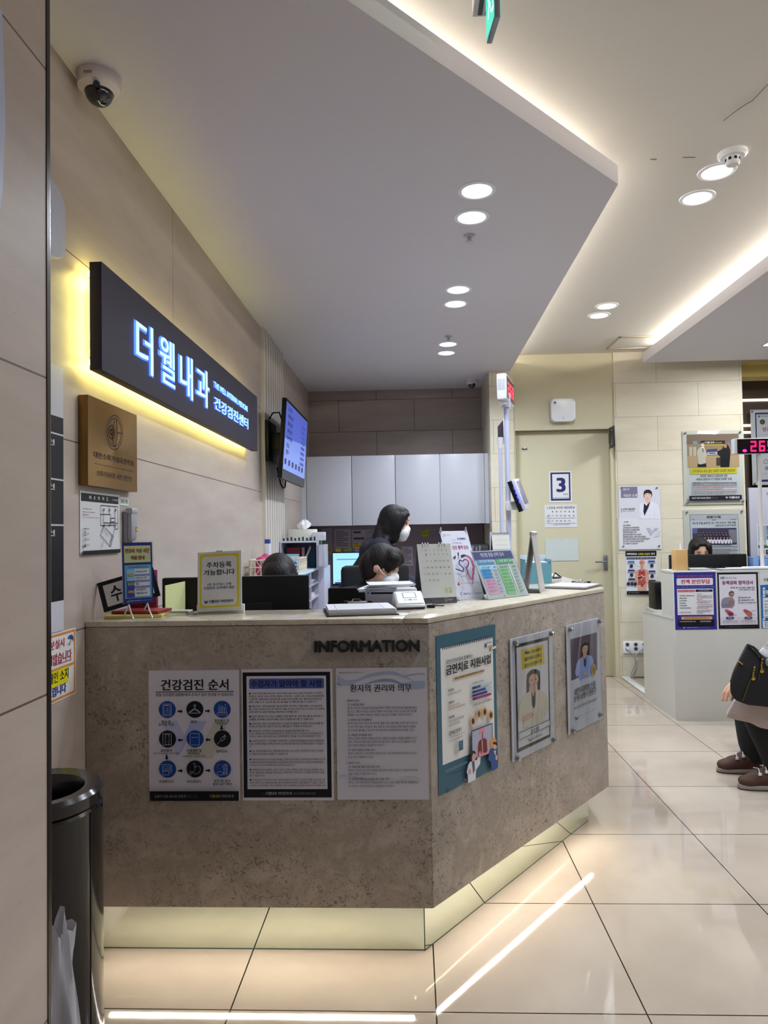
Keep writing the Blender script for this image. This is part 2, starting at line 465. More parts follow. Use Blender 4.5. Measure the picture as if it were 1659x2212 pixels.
# ---------------------------------------------------------------- recessed lamps
LENS = M('#f4f8ff', 0.4, es=2.6, name='lamp_lens')
def downlight(x, y, z, label, grp, power=P_DOWN):
    t = thing('downlight', label, 'ceiling light', (x, y, z), grp)
    MB().lathe([(0.066, -0.001), (0.068, -0.006), (0.084, -0.004), (0.086, 0.0)], M('#eceef2', 0.35, 0, 0.5), Matrix.Translation((x, y, z)), 32, True).build('trim_ring', t)
    MB().lathe([(0.0, -0.0035), (0.067, -0.0025)], LENS, Matrix.Translation((x, y, z)), 32, True).build('lens', t)
    l = bpy.data.lights.new('lamp', 'AREA'); l.shape = 'DISK'; l.size = 0.125; l.energy = power; l.color = (0.80, 0.89, 1.0); l.spread = math.radians(150)
    o = bpy.data.objects.new('lamp', l); COL.objects.link(o); o.parent = t; o.location = (0, 0, -0.008)
    return t
for i, (y, lb) in enumerate([(3.10, 'round recessed ceiling light nearest the tip of the dropped ceiling'), (3.364, 'round recessed ceiling light just before the first sprinkler'), (4.376, 'nearer round light of the middle pair in the dropped ceiling'), (4.65, 'farther round light of the middle pair in the dropped ceiling'), (5.654, 'nearer round light of the pair by the back wall cabinets'), (5.93, 'farther round light of the pair by the back wall cabinets')]):
    downlight(0.312, y, ZS, lb, 'recessed lights in the dropped ceiling')
for x, y, lb in [(1.452, 3.305, 'round recessed light touching the smoke detector on the main ceiling'), (1.464, 3.563, 'round recessed light second from the smoke detector on the main ceiling'), (1.477, 5.263, 'nearer recessed light of the pair before the ceiling hatch'), (1.479, 5.492, 'farther recessed light of the pair before the ceiling hatch')]:
    downlight(x, y, ZC, lb, 'recessed lights in the main ceiling', P_DOWN * .8)
downlight(1.24, 2.02, ZC, 'recessed light on the main ceiling just past the upper corner', 'recessed lights in the main ceiling')
for x, y, lb in ((3.0, 1.2, 'unseen recessed light added at the near end of the far ceiling panel'), (3.0, 2.7, 'unseen recessed light added in the far ceiling panel above the waiting area'), (3.4, 4.2, 'unseen recessed light added in the far ceiling panel before the second counter')):
    downlight(x, y, ZS, lb, 'unseen recessed lights added in the far ceiling panel', P_DOWN * 1.7)  # unseen lobby lamps, added to brighten the angled counter face
pn = onZ(1645, 746, ZS)
t = thing('light_panel', 'square flush LED panel in the far dropped ceiling', 'ceiling light', (pn.x + .3, pn.y - .3, ZS))
MB().box((pn.x, pn.y - .6, ZS - .006), (pn.x + .6, pn.y, ZS - .001), WHITE).build('frame', t)
MB().box((pn.x + .01, pn.y - .59, ZS - .009), (pn.x + .59, pn.y - .01, ZS - .006), M('#ffffff', .5, es=2.2)).build('diffuser', t)
l = bpy.data.lights.new('lamp', 'AREA'); l.shape = 'SQUARE'; l.size = 0.58; l.energy = 30; l.color = (0.95, 0.97, 1.0)
o = bpy.data.objects.new('lamp', l); COL.objects.link(o); o.parent = t; o.location = (0, 0, -0.012)

# smoke detector, sprinklers, cameras, hatch, exit sign
c = onZ(1582, 330, ZC)
t = thing('smoke_detector', 'white round smoke detector on the main ceiling', 'smoke detector', c)
T0 = Matrix.Translation(c)
MB().lathe([(0.062, 0), (0.062, -0.012), (0.05, -0.022), (0.0, -0.022)], WPL, T0).build('base', t)
MB().lathe([(0.03, -0.02), (0.03, -0.05), (0.024, -0.056), (0.0, -0.056)], WPL, T0).build('sensor_head', t)
b = MB()
for k in range(8):
    a = k * PI / 4; b.box((-0.006, 0.0285, -0.04), (0.006, 0.031, -0.028), BLK, 0, T0 @ Matrix.Rotation(a, 4, 'Z'))
b.build('vent_slots', t)
for (x, y), lb in (((0.317, 3.575), 'small round sprinkler head behind the nearest pair of ceiling lights'), ((0.305, 5.42), 'small round sprinkler head before the back pair of ceiling lights')):
    t = thing('sprinkler', lb, 'sprinkler', (x, y, ZS), 'sprinklers'); T0 = Matrix.Translation((x, y, ZS))
    g = M('#c3c1c8', 0.35, 0.3)
    MB().lathe([(0.03, 0), (0.026, -0.008), (0.0, -0.008)], g, T0).build('cover_plate', t)
    MB().lathe([(0.01, -0.006), (0.01, -0.03), (0.018, -0.032), (0.018, -0.036), (0.0, -0.036)], g, T0).build('deflector', t)
def dome(x, y, r, lb):
    t = thing('security_camera', lb, 'security camera', (x, y, ZS), 'dome cameras'); T0 = Matrix.Translation((x, y, ZS))
    MB().lathe([(r * 1.04, 0), (r * 1.06, -r * .18), (r, -r * .62), (r * .72, -r * .84), (r * .7, -r * .80), (0, -r * .8)], M('#d9d0d0', .4), T0, 48).build('housing', t)
    q = MB(); q.ell((x, y, ZS - r * .80), (r * .68, r * .68, r * .68), M('#060608', .05, 0, .8, coat=.5)); q.build('dome', t)
    q = MB(); q.cyl((x + r * .2, y - r * .75, ZS - r * .86), (x + r * .3, y - r * .95, ZS - r * .98), r * .16, r * .16, M('#20242c', .1)); q.build('lens', t)
    q = MB(); q.box((-r * .3, -r * 1.05, -r * .45), (r * .1, -r * 1.02, -r * .33), M('#8c8486'), 0, T0); q.build('label_plate', t)
dome(-1.005, 2.235, 0.0655, 'white dome security camera in the corner by the left wall and pillar')
dome(0.62, 7.03, 0.056, 'white dome security camera above the back wall cabinets')
t = thing('ceiling_hatch', 'flush square access hatch with metal rim in the main ceiling', 'access hatch', (2.03, 6.32, ZC))
MB().box((1.83, 6.14, ZC - .004), (2.22, 6.51, ZC), CEIL).build('panel', t)
b = MB(); rim = M('#b9ad97', .3, .5)
for a0, a1 in (((1.815, 6.125), (1.835, 6.525)), ((2.215, 6.125), (2.235, 6.525)), ((1.815, 6.125), (2.235, 6.145)), ((1.815, 6.505), (2.235, 6.525))): b.box((*a0, ZC - .008), (*a1, ZC), rim, .002)
b.build('rim', t)
b = MB(); lnm = M('#6c6357', .8)
for pts in ([(1659, 182), (1625, 218), (1612, 225), (1590, 240), (1563, 261)], [(1405, 344), (1418, 344.5)], [(1475, 340), (1502, 340)]):
    P = [onZ(x, y, ZC - .0008) for x, y in pts]; b.tube(P, .0014 if len(P) > 2 else .0018, lnm, 5)
struct(b.build('trim_4'))
ea, eb = onZ(1057, 95, 2.815), onZ(1075, 37, 2.815); ed = (eb - ea); ed.z = 0; ed.normalize(); en = V((-ed.y, ed.x, 0)); en = en if en.x < 0 else -en
t = thing('exit_sign', 'green lit exit sign blade hanging from the main ceiling', 'exit sign', ea + V((0, 0, .17)))
EM = Matrix(((ed.x, en.x, 0, ea.x), (ed.y, en.y, 0, ea.y), (0, 0, 1, 0), (0, 0, 0, 1)))
EL = (eb - ea).length; h0 = onZ(1020, 38, 2.965)
MB().box((h0.x, h0.y - .34, 2.965), (h0.x + .075, h0.y, ZC), M('#c9ccc9', .35), .004).build('housing', t)
for k in range(2): MB().box((h0.x + .016 + .022 * k, h0.y - .32, 2.9635), (h0.x + .030 + .022 * k, h0.y - .01, 2.966), M('#3a3f48')).build('vent_slot', t)
MB().box((h0.x + .07, h0.y - .26, 2.985), (ea.x + .01, h0.y - .12, 3.03), M('#9a98a4', .4), .002).build('arm', t)
MB().box((0, -.008, 2.815), (EL, .008, ZC), M('#8f8b9a', .3, .3), .002, EM).build('frame', t)
GRN = M('#08cdb4', .4, es=.75, name='exit_green'); WG = M('#d8fff6', .4, es=1.1, name='exit_white')
for sgn in (1, -1):
    rd = ed if (ed.cross(V((0, 0, 1))) - en * sgn).length < 1 else -ed
    oo = EM @ V((.003 if rd == ed else EL - .003, .0085 * sgn, 3.02))
    sh = Sheet((0, 0, 1), [(20, -12), (80, -12), (80, 56), (20, 56)], frame=(oo, rd, V((0, 0, 1)), EL - .006, .20), base=GRN, th=.0006)
    sh.ci(48, 11, 5, WG); sh.poly([(40, 17), (52, 15), (58, 21), (55, 23), (50, 20), (49, 28), (56, 32), (56, 41), (53, 41), (52, 35), (45, 31), (40, 41), (35, 41), (42, 28), (43, 20), (39, 24), (36, 23)], WG)
    for fl in (0, 1):
        fx = lambda x: x if not fl else 100 - x
        if not fl: sh.poly([(64, 2), (76, 2), (76, 46), (64, 46), (64, 42), (72, 42), (72, 6), (64, 6)], WG)
    sh.done('sign_face', parent=t)

# ---------------------------------------------------------------- niche at the far right
BRN = M('#4b3f36', .5); 
struct(bx('wall_niche', (3.1, 7.28, 0), (6.1, 7.4, ZC), BRN))
struct(MB().box((3.1, 6.72, 2.93), (6.1, 7.0, ZC), M('#cdbb85', .6)).box((3.1, 6.80, 2.815), (6.1, 7.0, 2.93), M('#c3ac62', .6)).build('trim_5'))  # valance bands, yellow cove glow put into their colours
b = MB(); led = M('#fff1d8', .5, es=1.1)
for y0 in (865, 919.5, 934.5):
    a = onY(1606, y0, 7.275); b.box((3.1, 7.262, a.z - .012), (6.1, 7.28, a.z + .012), led)
struct(b.build('trim_6'))

# ---------------------------------------------------------------- ribbed slat panel on the left wall
b = MB(); sl = M('#cfc8c0', .5)
b.box((XL, 5.05, 0.75), (XL + .006, 5.85, ZS), sl)
for k in range(9): b.box((XL, 5.06 + k * .088, 0.75), (XL + .026, 5.06 + k * .088 + .046, ZS), sl, .006)
struct(b.build('trim_7'))
# ---------------------------------------------------------------- reception counter
A0, A1, A2, A3 = V((XL, 2.285)), V((0.0455, 2.285)), V((0.897, 3.364)), V((0.885, 4.62))
DD = (A2 - A1).normalized(); DN = V((DD.y, -DD.x, 0))           # angled face, outward normal
D0 = DN.x * A1.x + DN.y * A1.y
cnt = thing('reception_counter', 'beige stone reception counter with an angled corner and raised lit base', 'reception counter', (-0.3, 2.4, 0))
def wall2(p, q, th, z0, z1, m, name, e0=0.0, e1=0.0):
    d = (q - p).normalized(); n = V((-d.y, d.x)) * th
    p = p + d * e0; q = q + d * e1
    return MB().prism([p, q, q + n, p + n], z0, z1, m, bev=0.0015).build(name, cnt)
wall2(A0, A1, .028, ZB, 1.089, STONE, 'front_panel', .002, -.001)
wall2(A1, A2, .028, ZB, 1.089, STONE, 'angled_panel', .0008, -.0008)
wall2(A2, A3, .028, ZB, 1.089, STONE, 'end_panel', .001)
e = .004
MB().prism([(XL + .002, 2.283), (-.035, 2.283), (.002, 2.58), (XL + .002, 2.58)], 1.091, ZT, SLAB, bev=.0015).build('countertop', cnt)
MB().prism([(-.033, 2.283), (.0455, 2.282), (.899, 3.363), (.888, 4.62), (.50, 4.62), (.50, 3.42), (.004, 2.62)], 1.091, ZT, SLAB, bev=.0015).build('countertop', cnt)
MB().prism([(XL + .002, 2.315), (.03, 2.315), (.86, 3.36), (.85, 4.6), (.35, 4.6), (.35, 3.5), (-.1, 2.9), (XL + .002, 2.9)], ZB + .004, ZB + .03, M('#cfc7ba', .6)).build('base_board', cnt)
MIR = M('#f1fdf0', .02, 1.0, name='mirror_plinth'); edge = M('#3b5a4a', .2)
G0, G1, G2 = V((XL, 2.376)), V((0.018, 2.376)), V((0.813, 3.428))
for p, q in ((G0, G1), (G1, G2)):
    d = (q - p).normalized(); n = V((-d.y, d.x)) * .008
    o = MB().prism([p + d * .0015, q - d * .0015, q + n - d * .0015, p + n + d * .0015], 0.0, ZB + .004, MIR).build('plinth_glass', cnt)
    MB().prism([p - n * .03 + d * .002, q - n * .03 - d * .002, q + n * .05, p + n * .05], 0.0002, .004, edge).build('glass_edge', o)
bx('corner_seam', (.0155, 2.3745, 0), (.0185, 2.378, ZB + .003), M('#26302b', .4), 0, cnt)
bx('plinth_core', (XL + .05, 2.44, 0), (-.12, 2.86, ZB + .004), M('#8f877c', .7), 0, cnt)
MB().prism([(.03, 2.52), (.74, 3.46), (.72, 4.5), (.42, 4.5), (.40, 3.5), (-.05, 2.9)], 0, ZB + .004, M('#8f877c', .7)).build('plinth_core', cnt)
UL = M('#fff9ec', .5, es=P_PLINTH, name='plinth_led')
b = MB(); b.box((XL + .06, 2.322, ZB - .002), (-.02, 2.327, ZB + .0035), UL)
n3 = V((-DD.y, DD.x)) 
p, q = A1 + n3 * .034 + DD * .06, A2 + n3 * .034 - DD * .12
b.prism([p, q, q + n3 * .005, p + n3 * .005], ZB - .002, ZB + .0035, UL); b.build('led_strip', cnt)
b = MB(); b.box((XL + .06, 2.3275, ZB - .0095), (-.02, 2.3285, ZB + .0035), STEEL)  # added lip that keeps the strip's image out of the mirror plinth
p, q = p + n3 * .0055, q + n3 * .0055
b.prism([p, q, q + n3 * .001, p + n3 * .001], ZB - .0095, ZB + .0035, STEEL); b.build('led_shield_lip', cnt)
# staff side of the counter: inner worktop
MB().prism([(XL + .01, 2.60), (-.02, 2.60), (.44, 3.44), (.44, 4.55), (-.06, 4.55), (-.06, 3.7), (-.35, 3.25), (XL + .01, 3.25)], .715, .74, M('#cfcac2', .4)).build('inner_worktop', cnt)
bx('inner_panel', (XL + .01, 2.58, .2), (-.02, 2.60, .715), M('#cfcac2', .5), 0, cnt)

def letters3d(name, txt, o, right, up, W, H, dep, m, bold=.02, parent=None, z0=0.0):
    c = bpy.data.curves.new('t', 'FONT'); c.body = txt; c.size = 1; c.resolution_u = 4; c.extrude = .5
    ob = bpy.data.objects.new('t', c); m0 = bpy.data.meshes.new_from_object(ob)
    bpy.data.objects.remove(ob); bpy.data.curves.remove(c)
    tb = bmesh.new()
    for cz, (ox, oy) in enumerate(((-bold, -bold * .6), (bold, -bold * .6), (-bold, bold * .6), (bold, bold * .6), (0, 0))):
        k0 = len(tb.verts); tb.from_mesh(m0); tb.verts.ensure_lookup_table()
        for v in list(tb.verts)[k0:]: v.co.x += ox; v.co.y += oy; v.co.z += cz * .004
    me = bpy.data.meshes.new(name); tb.to_mesh(me); tb.free()
    xs = [v.co.x for v in me.vertices]; ys = [v.co.y for v in me.vertices]; n = right.cross(up)
    for v in me.vertices:
        x = (v.co.x - min(xs)) / (max(xs) - min(xs)) * W; y = (v.co.y - min(ys)) / (max(ys) - min(ys)) * H
        v.co = o + right * x + up * y + n * (z0 + (v.co.z + .5) * dep)
    me.materials.clear(); me.materials.append(m); me.name = name
    q = bpy.data.objects.new(name, me); COL.objects.link(q)
    if parent is not None: q.parent = parent; q.matrix_parent_inverse = wm(parent).inverted()
    return q
a, c = onY(680, 1408.5, 2.285), onY(906.5, 1381.5, 2.285)
tag(letters3d('letter_sign', 'INFORMATION', V((a.x, 2.2845, a.z)), V((1, 0, 0)), V((0, 0, 1)), c.x - a.x, c.z - a.z, .014, M('#141213', .4), .028), 'raised black INFORMATION letters fixed to the front of the stone counter', 'sign')

# ---------------------------------------------------------------- clinic logo mark used in print
def logo(s, x, y, h, c1, c2):
    s.poly([(x, y), (x + .32 * h, y), (x + .62 * h, y + .62 * h), (x + .45 * h, y + h), ], c1)
    s.poly([(x + .45 * h, y + h), (x + .95 * h, y), (x + 1.35 * h, y), (x + 1.2 * h, y + .32 * h), (x + .98 * h, y + .32 * h), (x + .68 * h, y + h)], c1)
    s.poly([(x + .95 * h, y + .45 * h), (x + 1.3 * h, y + .45 * h), (x + 1.05 * h, y + h), (x + .72 * h, y + h)], c2)

# ---------------------------------------------------------------- three notices on the counter front
PF = ((0, -1, 0), -2.2838)
K, BL = '#17151a', '#1d4e9e'
s = Sheet((320, 1440, 7.498), [(22, 60), (1490, 55), (1475, 2170), (8, 2165)], PF, base='#d3cfdb', back='#d9d6de')
for pts, c in (([(230, 880), (470, 880), (590, 1110), (480, 1460), (440, 1400)], '#b9bbdd'), ([(480, 1460), (590, 1110), (700, 880), (950, 880), (880, 1040), (720, 1040), (540, 1380)], '#adb2dc'), ([(580, 1490), (680, 1330), (860, 1330), (1080, 885), (1310, 885), (1040, 1490)], '#c3c1b8')): s.poly(pts, c)
s.tx('건강검진 순서', 222, 205, 1318, 383, K, .035, 3); s.rect(135, 402, 1400, 411, K)
s.tx('당일 건강검진 상황에 따라 순서가 일부 변경될 수 있습니다.', 138, 428, 1398, 478, K, .02)
for i, (x, y) in enumerate([(320, 693), (767, 693), (1210, 692), (318, 1170), (765, 1170), (1207, 1170), (313, 1655), (757, 1655), (1200, 1657)]):
    s.ci(x, y, 138, '#15469a' if i % 2 == 0 else '#15141a')
I = '#a9b5d0'
def ol(x0, y0, x1, y1, wd=8): s.ln([(x0, y0), (x1, y0), (x1, y1), (x0, y1), (x0, y0)], wd, I)
ol(252, 600, 388, 790); ol(272, 622, 368, 770); s.ln([(312, 672), (322, 684), (342, 658)], 9, I)
for y in (700, 720, 740): s.ln([(300, y), (350, y)], 6, I)
s.rr(285, 612, 352, 632, 8, I)
s.ln([(757, 640), (757, 620), (775, 612), (790, 628), (767, 655), (767, 668), (672, 742), (680, 750), (855, 750), (862, 742), (767, 668)], 10, I); s.ln([(690, 735), (767, 690), (845, 735)], 8, I)
ol(1128, 748, 1292, 780); 
for x in (1150, 1185, 1220, 1255): ol(x, 655, x + 24, 745, 7)
for x, y in ((1165, 622), (1212, 632), (1268, 615)): s.ci(x, y, 9, I)
ol(250, 1078, 386, 1262); ol(288, 1092, 350, 1250, 6)
for y in (1120, 1162, 1200, 1232): s.ring(318, y, 18, 7, I)
ol(692, 1076, 836, 1262); s.ring(764, 1140, 44, 8, I, a0=180, a1=360); s.ln([(720, 1140), (808, 1140)], 8, I)
s.ln([(1130, 1250), (1180, 1195)], 7, I); s.poly([(1175, 1170), (1225, 1120), (1260, 1160), (1205, 1207)], I); s.poly([(1185, 1170), (1224, 1132), (1248, 1160), (1205, 1196)], '#15141a'); s.ln([(1236, 1136), (1262, 1108)], 9, I); s.ln([(1242, 1100), (1276, 1130)], 10, I)
ol(236, 1572, 352, 1660); ol(262, 1600, 325, 1632, 6); ol(242, 1680, 345, 1738); s.ln([(372, 1585), (390, 1585), (392, 1690), (372, 1690), (372, 1585)], 7, I); s.ring(390, 1715, 18, 7, I); s.ln([(345, 1715), (372, 1690)], 6, I)
s.ln(sm([(762, 1552), (776, 1590), (760, 1640), (786, 1604), (835, 1605), (850, 1650), (826, 1704), (770, 1724), (722, 1702), (692, 1742), (672, 1738), (690, 1684), (738, 1690), (764, 1660), (756, 1600), (745, 1552)]), 9, I)
s.ring(1165, 1610, 38, 8, I); s.ln([(1120, 1740), (1125, 1700), (1150, 1685), (1180, 1685), (1208, 1705), (1214, 1740), (1120, 1740)], 8, I); s.ring(1148, 1625, 14, 6, I); s.ring(1182, 1625, 14, 6, I); ol(1228, 1572, 1284, 1735)
for y in (1600, 1650, 1700): ol(1242, y - 14, 1270, y + 14, 6)
def arrow(x, y, a):
    c, d = math.cos(a), math.sin(a)
    s.poly([(x + c * u - d * v, y + d * u + c * v) for u, v in ((-40, -14), (5, -14), (5, -34), (42, 0), (5, 34), (5, 14), (-40, 14))], K)
for x, y, a in ((542, 712, 0), (987, 708, 0), (1207, 980, PI / 2), (983, 1172, PI), (538, 1175, PI), (316, 1452, PI / 2), (535, 1668, 0), (980, 1666, 0)): arrow(x, y, a)
for t, x0, y0, x1, y1 in (('접수 및', 240, 855, 390, 898), ('문진표 작성', 192, 900, 438, 945), ('탈의', 718, 858, 806, 902), ('혈압체크 및', 1096, 840, 1332, 885), ('소변검사', 1124, 886, 1304, 930), ('흉부촬영', 222, 1318, 408, 1364), ('(여성 자궁경부암, 유방암 검진)', 108, 1372, 520, 1402), ('신체계측 및', 640, 1320, 882, 1368), ('청력검사', 668, 1368, 852, 1412), ('(수면내시경 시 심전도 검사)', 572, 1420, 945, 1452), ('혈액검사', 1118, 1332, 1304, 1380), ('초음파검사', 190, 1812, 428, 1860), ('내시경검사', 638, 1815, 870, 1862), ('문진 및 검사', 1076, 1808, 1338, 1854), ('결과 일부 확인', 1054, 1858, 1358, 1904)):
    s.tx(t, x0, y0, x1, y1, K, .03)
s.rect(38, 1990, 1470, 2150, '#0d0c12'); s.tx('소화기 내과 내시경 전문의', 112, 2048, 618, 2100, '#8e8c92', .015); s.tx('직접 시술', 636, 2050, 804, 2098, '#504e56'); s.tx('더웰내과', 1010, 2048, 1172, 2098, '#a9a03c', .02); s.tx('이비인후과', 1186, 2048, 1390, 2098, '#9a989e', .015)
s.done('notice_poster', 'white poster of nine round icons giving the health check order', 'poster', group='notices on the counter front')

s = Sheet((520, 1440, 7.498), [(25, 38), (1492, 35), (1505, 2165), (22, 2165)], PF, base='#d5d2da', back='#dddbe0')
s.rect(42, 88, 1468, 2118, '#0c0d18'); s.rect(105, 150, 1400, 1980, '#d3cfdb'); s.rr(148, 190, 1357, 352, 28, '#4a5aa6')
s.tx('수검자가 알아야 할 사항', 178, 214, 1326, 326, '#14152c', .028, 3)
K2 = '#1d1a22'
rows = [('◆ 국민건강보험공단(이하 ‘공단’)에서 실시하는 일반건강검진(구강검진', 413, 1326), ('포함)은 2년에 1회(사무직 이외의 근로자는 1년에 1회), 의료급여생애전환', 460, 1362), ('기검진은 의료급여수급권자 중 66세 이상 2년에 1회, 영유아건강검진은', 505, 1326), ('생후 14일, 4, 9, 18, 30, 42, 54, 66개월 시기에 받으실 수 있습니다.', 550, 1244), ('◆ 해당연도 검진대상자로 통보되었다 하더라도 해외체류, 군입대(현역', 620, 1322), ('병), 직장 입·퇴사 등으로 변동이 있을 수 있으므로 반드시 검진 전 검진대', 666, 1356), ('상자 여부 및 검진 항목을 확인하시기 바랍니다.', 710, 936), ('◆ 검진 대상이 아니거나, 정해진 검진 항목 및 검진 횟수를 초과하여 수', 782, 1336), ('검했을 경우에는 공단이 해당 검진 비용을 환수할 수 있습니다.', 828, 1186), ('◆ 문진표는 검진 시 검진의사가 수검자의 정확한 진찰과 건강상태를 판', 898, 1340), ('정하는데 중요한 자료가 되므로, 빠짐없이 기재하여 주십시오.', 944, 1164), ('◆ 암검진은 수검자가 검사비용의 10%를 부담해야 합니다.', 1016, 1112), ('※ 단, 대장암 및 자궁경부암검진은 전액 공단이 부담(본인부담없음)하고', 1060, 1340), ('암검진 비용 지원 대상자는 검진비용의 10%를 국가(지자체)에서 부담', 1104, 1298), ('◆ 대장암검진은 1·2단계로 진행되며, 1단계 분변잠혈검사에서 ‘잠혈반응', 1176, 1354), ('있음’ 판정을 받은 분에 한하여 2단계 대장내시경 검사를 받을 수 있습니', 1222, 1348), ('다.', 1270, 176), ('◆ 암 산정특례자 또는 대장내시경 검사 후 5년이 경과하지 않은 수검자', 1340, 1340), ('는 해당 암검진을 유예할 수 있습니다.', 1386, 774), ('◆ 일반건강검진(구강검진 포함), 영유아건강검진, 암검진 중 대장암 및 자', 1476, 1370), ('궁경부암검진의 검진비용은 공단에서 전액 부담하며, 의료급여생애전환', 1522, 1336), ('기검진은 국가(지자체)에서 전액 부담합니다.', 1568, 884), ('◆ 생활습관평가(흡연, 음주, 운동, 영양, 비만)는 40, 50, 60, 70세에 실시', 1642, 1342), ('하며, 생활습관 개선을 위해 받는 처방전은 투약이나 조제를 위하여 사용', 1688, 1352), ('할 수 없습니다.', 1736, 394), ('◆ 건강검진 전 8시간 이상 공복상태가 아니거나, 야간근무를 하신 분, 여', 1804, 1356), ('성의 생리기간 중에 검진할 경우 정확하지 않은 검진결과가 나올 수 있으', 1850, 1358), ('니 반드시 건강검진 준수사항을 지킨 상태에서 검진을 받으시기 바랍니다.', 1896, 1376)]
for t, y, x1 in rows: s.tx(t, 140, y, x1, y + 34, K2, .012, 1)
logo(s, 345, 2030, 42, '#33323c', '#2a2a32'); s.tx('더웰내과 이비인후과', 408, 2012, 828, 2066, '#aaa8ae', .02); s.tx('건강검진센터 보청기센터', 846, 2020, 1212, 2062, '#7b7980')
s.done('notice_poster', 'black bordered poster of dense text under a blue heading bar', 'poster', group='notices on the counter front')

s = Sheet((720, 1440, 7.5), [(40, 20), (1510, 15), (1553, 2150), (68, 2155)], PF, base='#d3d2de', back='#dbdae2')
def wave(top, bot, c):
    s.poly(sm(top) + sm(bot)[::-1], c)
wave([(60, 120), (150, 190), (260, 215), (400, 190), (550, 130), (700, 90), (880, 72), (1010, 85), (1130, 140), (1300, 225)], [(60, 260), (140, 300), (280, 300), (400, 240), (560, 180), (720, 148), (880, 128), (1000, 140), (1110, 170), (1290, 235)], '#a9b6d3')
wave([(500, 280), (640, 230), (760, 202), (880, 194), (990, 210), (1120, 265), (1300, 280)], [(500, 292), (640, 262), (760, 246), (880, 244), (990, 258), (1120, 300), (1290, 300)], '#8b9cc8')
wave([(1140, 140), (1260, 122), (1400, 105), (1482, 112)], [(1170, 165), (1270, 145), (1400, 128), (1482, 135)], '#a3b3cc')
wave([(1130, 262), (1260, 240), (1380, 232), (1484, 236)], [(1260, 345), (1360, 362), (1420, 358), (1484, 345)], '#a7b5d4')
wave([(60, 245), (90, 270), (140, 292)], [(60, 285), (90, 298), (140, 300)], '#7f92c2')
wave([(90, 1760), (250, 1755), (460, 1800), (700, 1850)], [(90, 1800), (250, 1790), (460, 1830), (700, 1862)], '#c3c8d9'); wave([(1050, 1830), (1200, 1780), (1340, 1785), (1420, 1800)], [(1050, 1850), (1200, 1840), (1340, 1860), (1420, 1850)], '#c6cbd9')
s.ci(110, 95, 9, K); s.tx('의료법 시행규칙 [별표 1] <개정 2016. 10. 6.>', 126, 82, 492, 106, K, 0, 1)
s.tx('환자의 권리와 의무', 276, 284, 1268, 404, '#131225', .016, 3)
P3 = [('1. 환자의 권리', 196, 526, 418, .02), ('가. 진료받을 권리', 232, 590, 500, .02), ('환자는 자신의 건강보호와 증진을 위하여 적절한 보건의료서비스를 받을 권리', 232, 644, 1352, 0), ('를 갖고, 성별·나이·종교·신분 및 경제적 사정 등을 이유로 건강에 관한 권리를', 234, 700, 1350, 0), ('침해받지 아니하며, 의료인은 정당한 사유 없이 진료를 거부하지 못한다.', 234, 756, 1276, 0), ('나. 알권리 및 자기결정권', 234, 836, 622, .02), ('환자는 담당 의사·간호사 등으로부터 질병 상태, 치료 방법, 의학적 연구 대상 여', 236, 890, 1364, 0), ('부, 장기이식 여부, 부작용 등 예상 결과 및 진료 비용에 관하여 충분한 설명을', 238, 948, 1330, 0), ('듣고 자세히 물어볼 수 있으며, 이에 관한 동의 여부를 결정할 권리를 가진다.', 238, 1004, 1322, 0), ('다. 비밀을 보호받을 권리', 240, 1080, 626, .02), ('환자는 진료와 관련된 신체상·건강상의 비밀과 사생활의 비밀을 침해받지 아니', 240, 1134, 1350, 0), ('하며, 의료인과 의료기관은 환자의 동의를 받거나 범죄 수사 등 법률에서 정한', 242, 1190, 1338, 0), ('경우 외에는 비밀을 누설·발표하지 못한다.', 242, 1246, 834, 0), ('라. 상담·조정을 신청할 권리', 242, 1322, 676, .02), ('환자는 의료서비스 관련 분쟁이 발생한 경우, 한국의료분쟁조정중재원 등에 상', 242, 1376, 1352, 0), ('담 및 조정 신청을 할 수 있다.', 244, 1436, 654, 0), ('2. 환자의 의무', 208, 1532, 434, .02), ('가. 의료인에 대한 신뢰·존중 의무', 246, 1594, 762, .02), ('환자는 자신의 건강 관련 정보를 의료인에게 정확히 알리고, 의료인의 치료계', 248, 1650, 1358, 0), ('획을 신뢰하고 존중하여야 한다.', 250, 1708, 708, 0), ('나. 부정한 방법으로 진료를 받지 않을 의무', 250, 1792, 914, .02), ('환자는 진료 전에 본인의 신분을 밝혀야 하고, 다른 사람의 명의로 진료를 받는', 250, 1846, 1376, 0), ('등 거짓이나 부정한 방법으로 진료를 받지 아니한다.', 252, 1906, 996, 0)]
for t, x0, y, x1, bo in P3: s.tx(t, x0, y, x1, y + 37, '#24222e', bo, 1)
s.done('notice_poster', 'pale poster with blue ribbon waves about patient rights and duties', 'poster', group='notices on the counter front')

# ---------------------------------------------------------------- teal poster on the angled face
PD = (tuple(DN), D0 + .0012)
TE, CR = '#3c6577', '#e3e0db'
s = Sheet((940, 1340, 5.743), [(10, 185), (742, 55), (775, 1815), (38, 2190)], PD, base=TE)
s.poly([(64, 340), (712, 206), (735, 1530), (88, 1798)], CR)
for i in range(24):
    t = i / 23; x = 92 + t * 600; y = 347 - t * 134
    s.poly([(x - 5, y - 24), (x + 5, y - 26), (x + 7, y + 10), (x - 6, y + 12)], TE if i < 1 else '#41505a')
s.poly([(606, 296), (688, 268), (688, 308), (606, 338)], '#33426a'); s.poly([(626, 294), (685, 274), (685, 304), (626, 330)], CR)
s.poly([(666, 338), (742, 312), (742, 350), (666, 378)], '#3e3a38'); s.poly([(670, 342), (684, 336), (684, 368), (670, 374)], '#d9a04a'); s.poly([(686, 336), (740, 316), (740, 348), (686, 368)], CR)
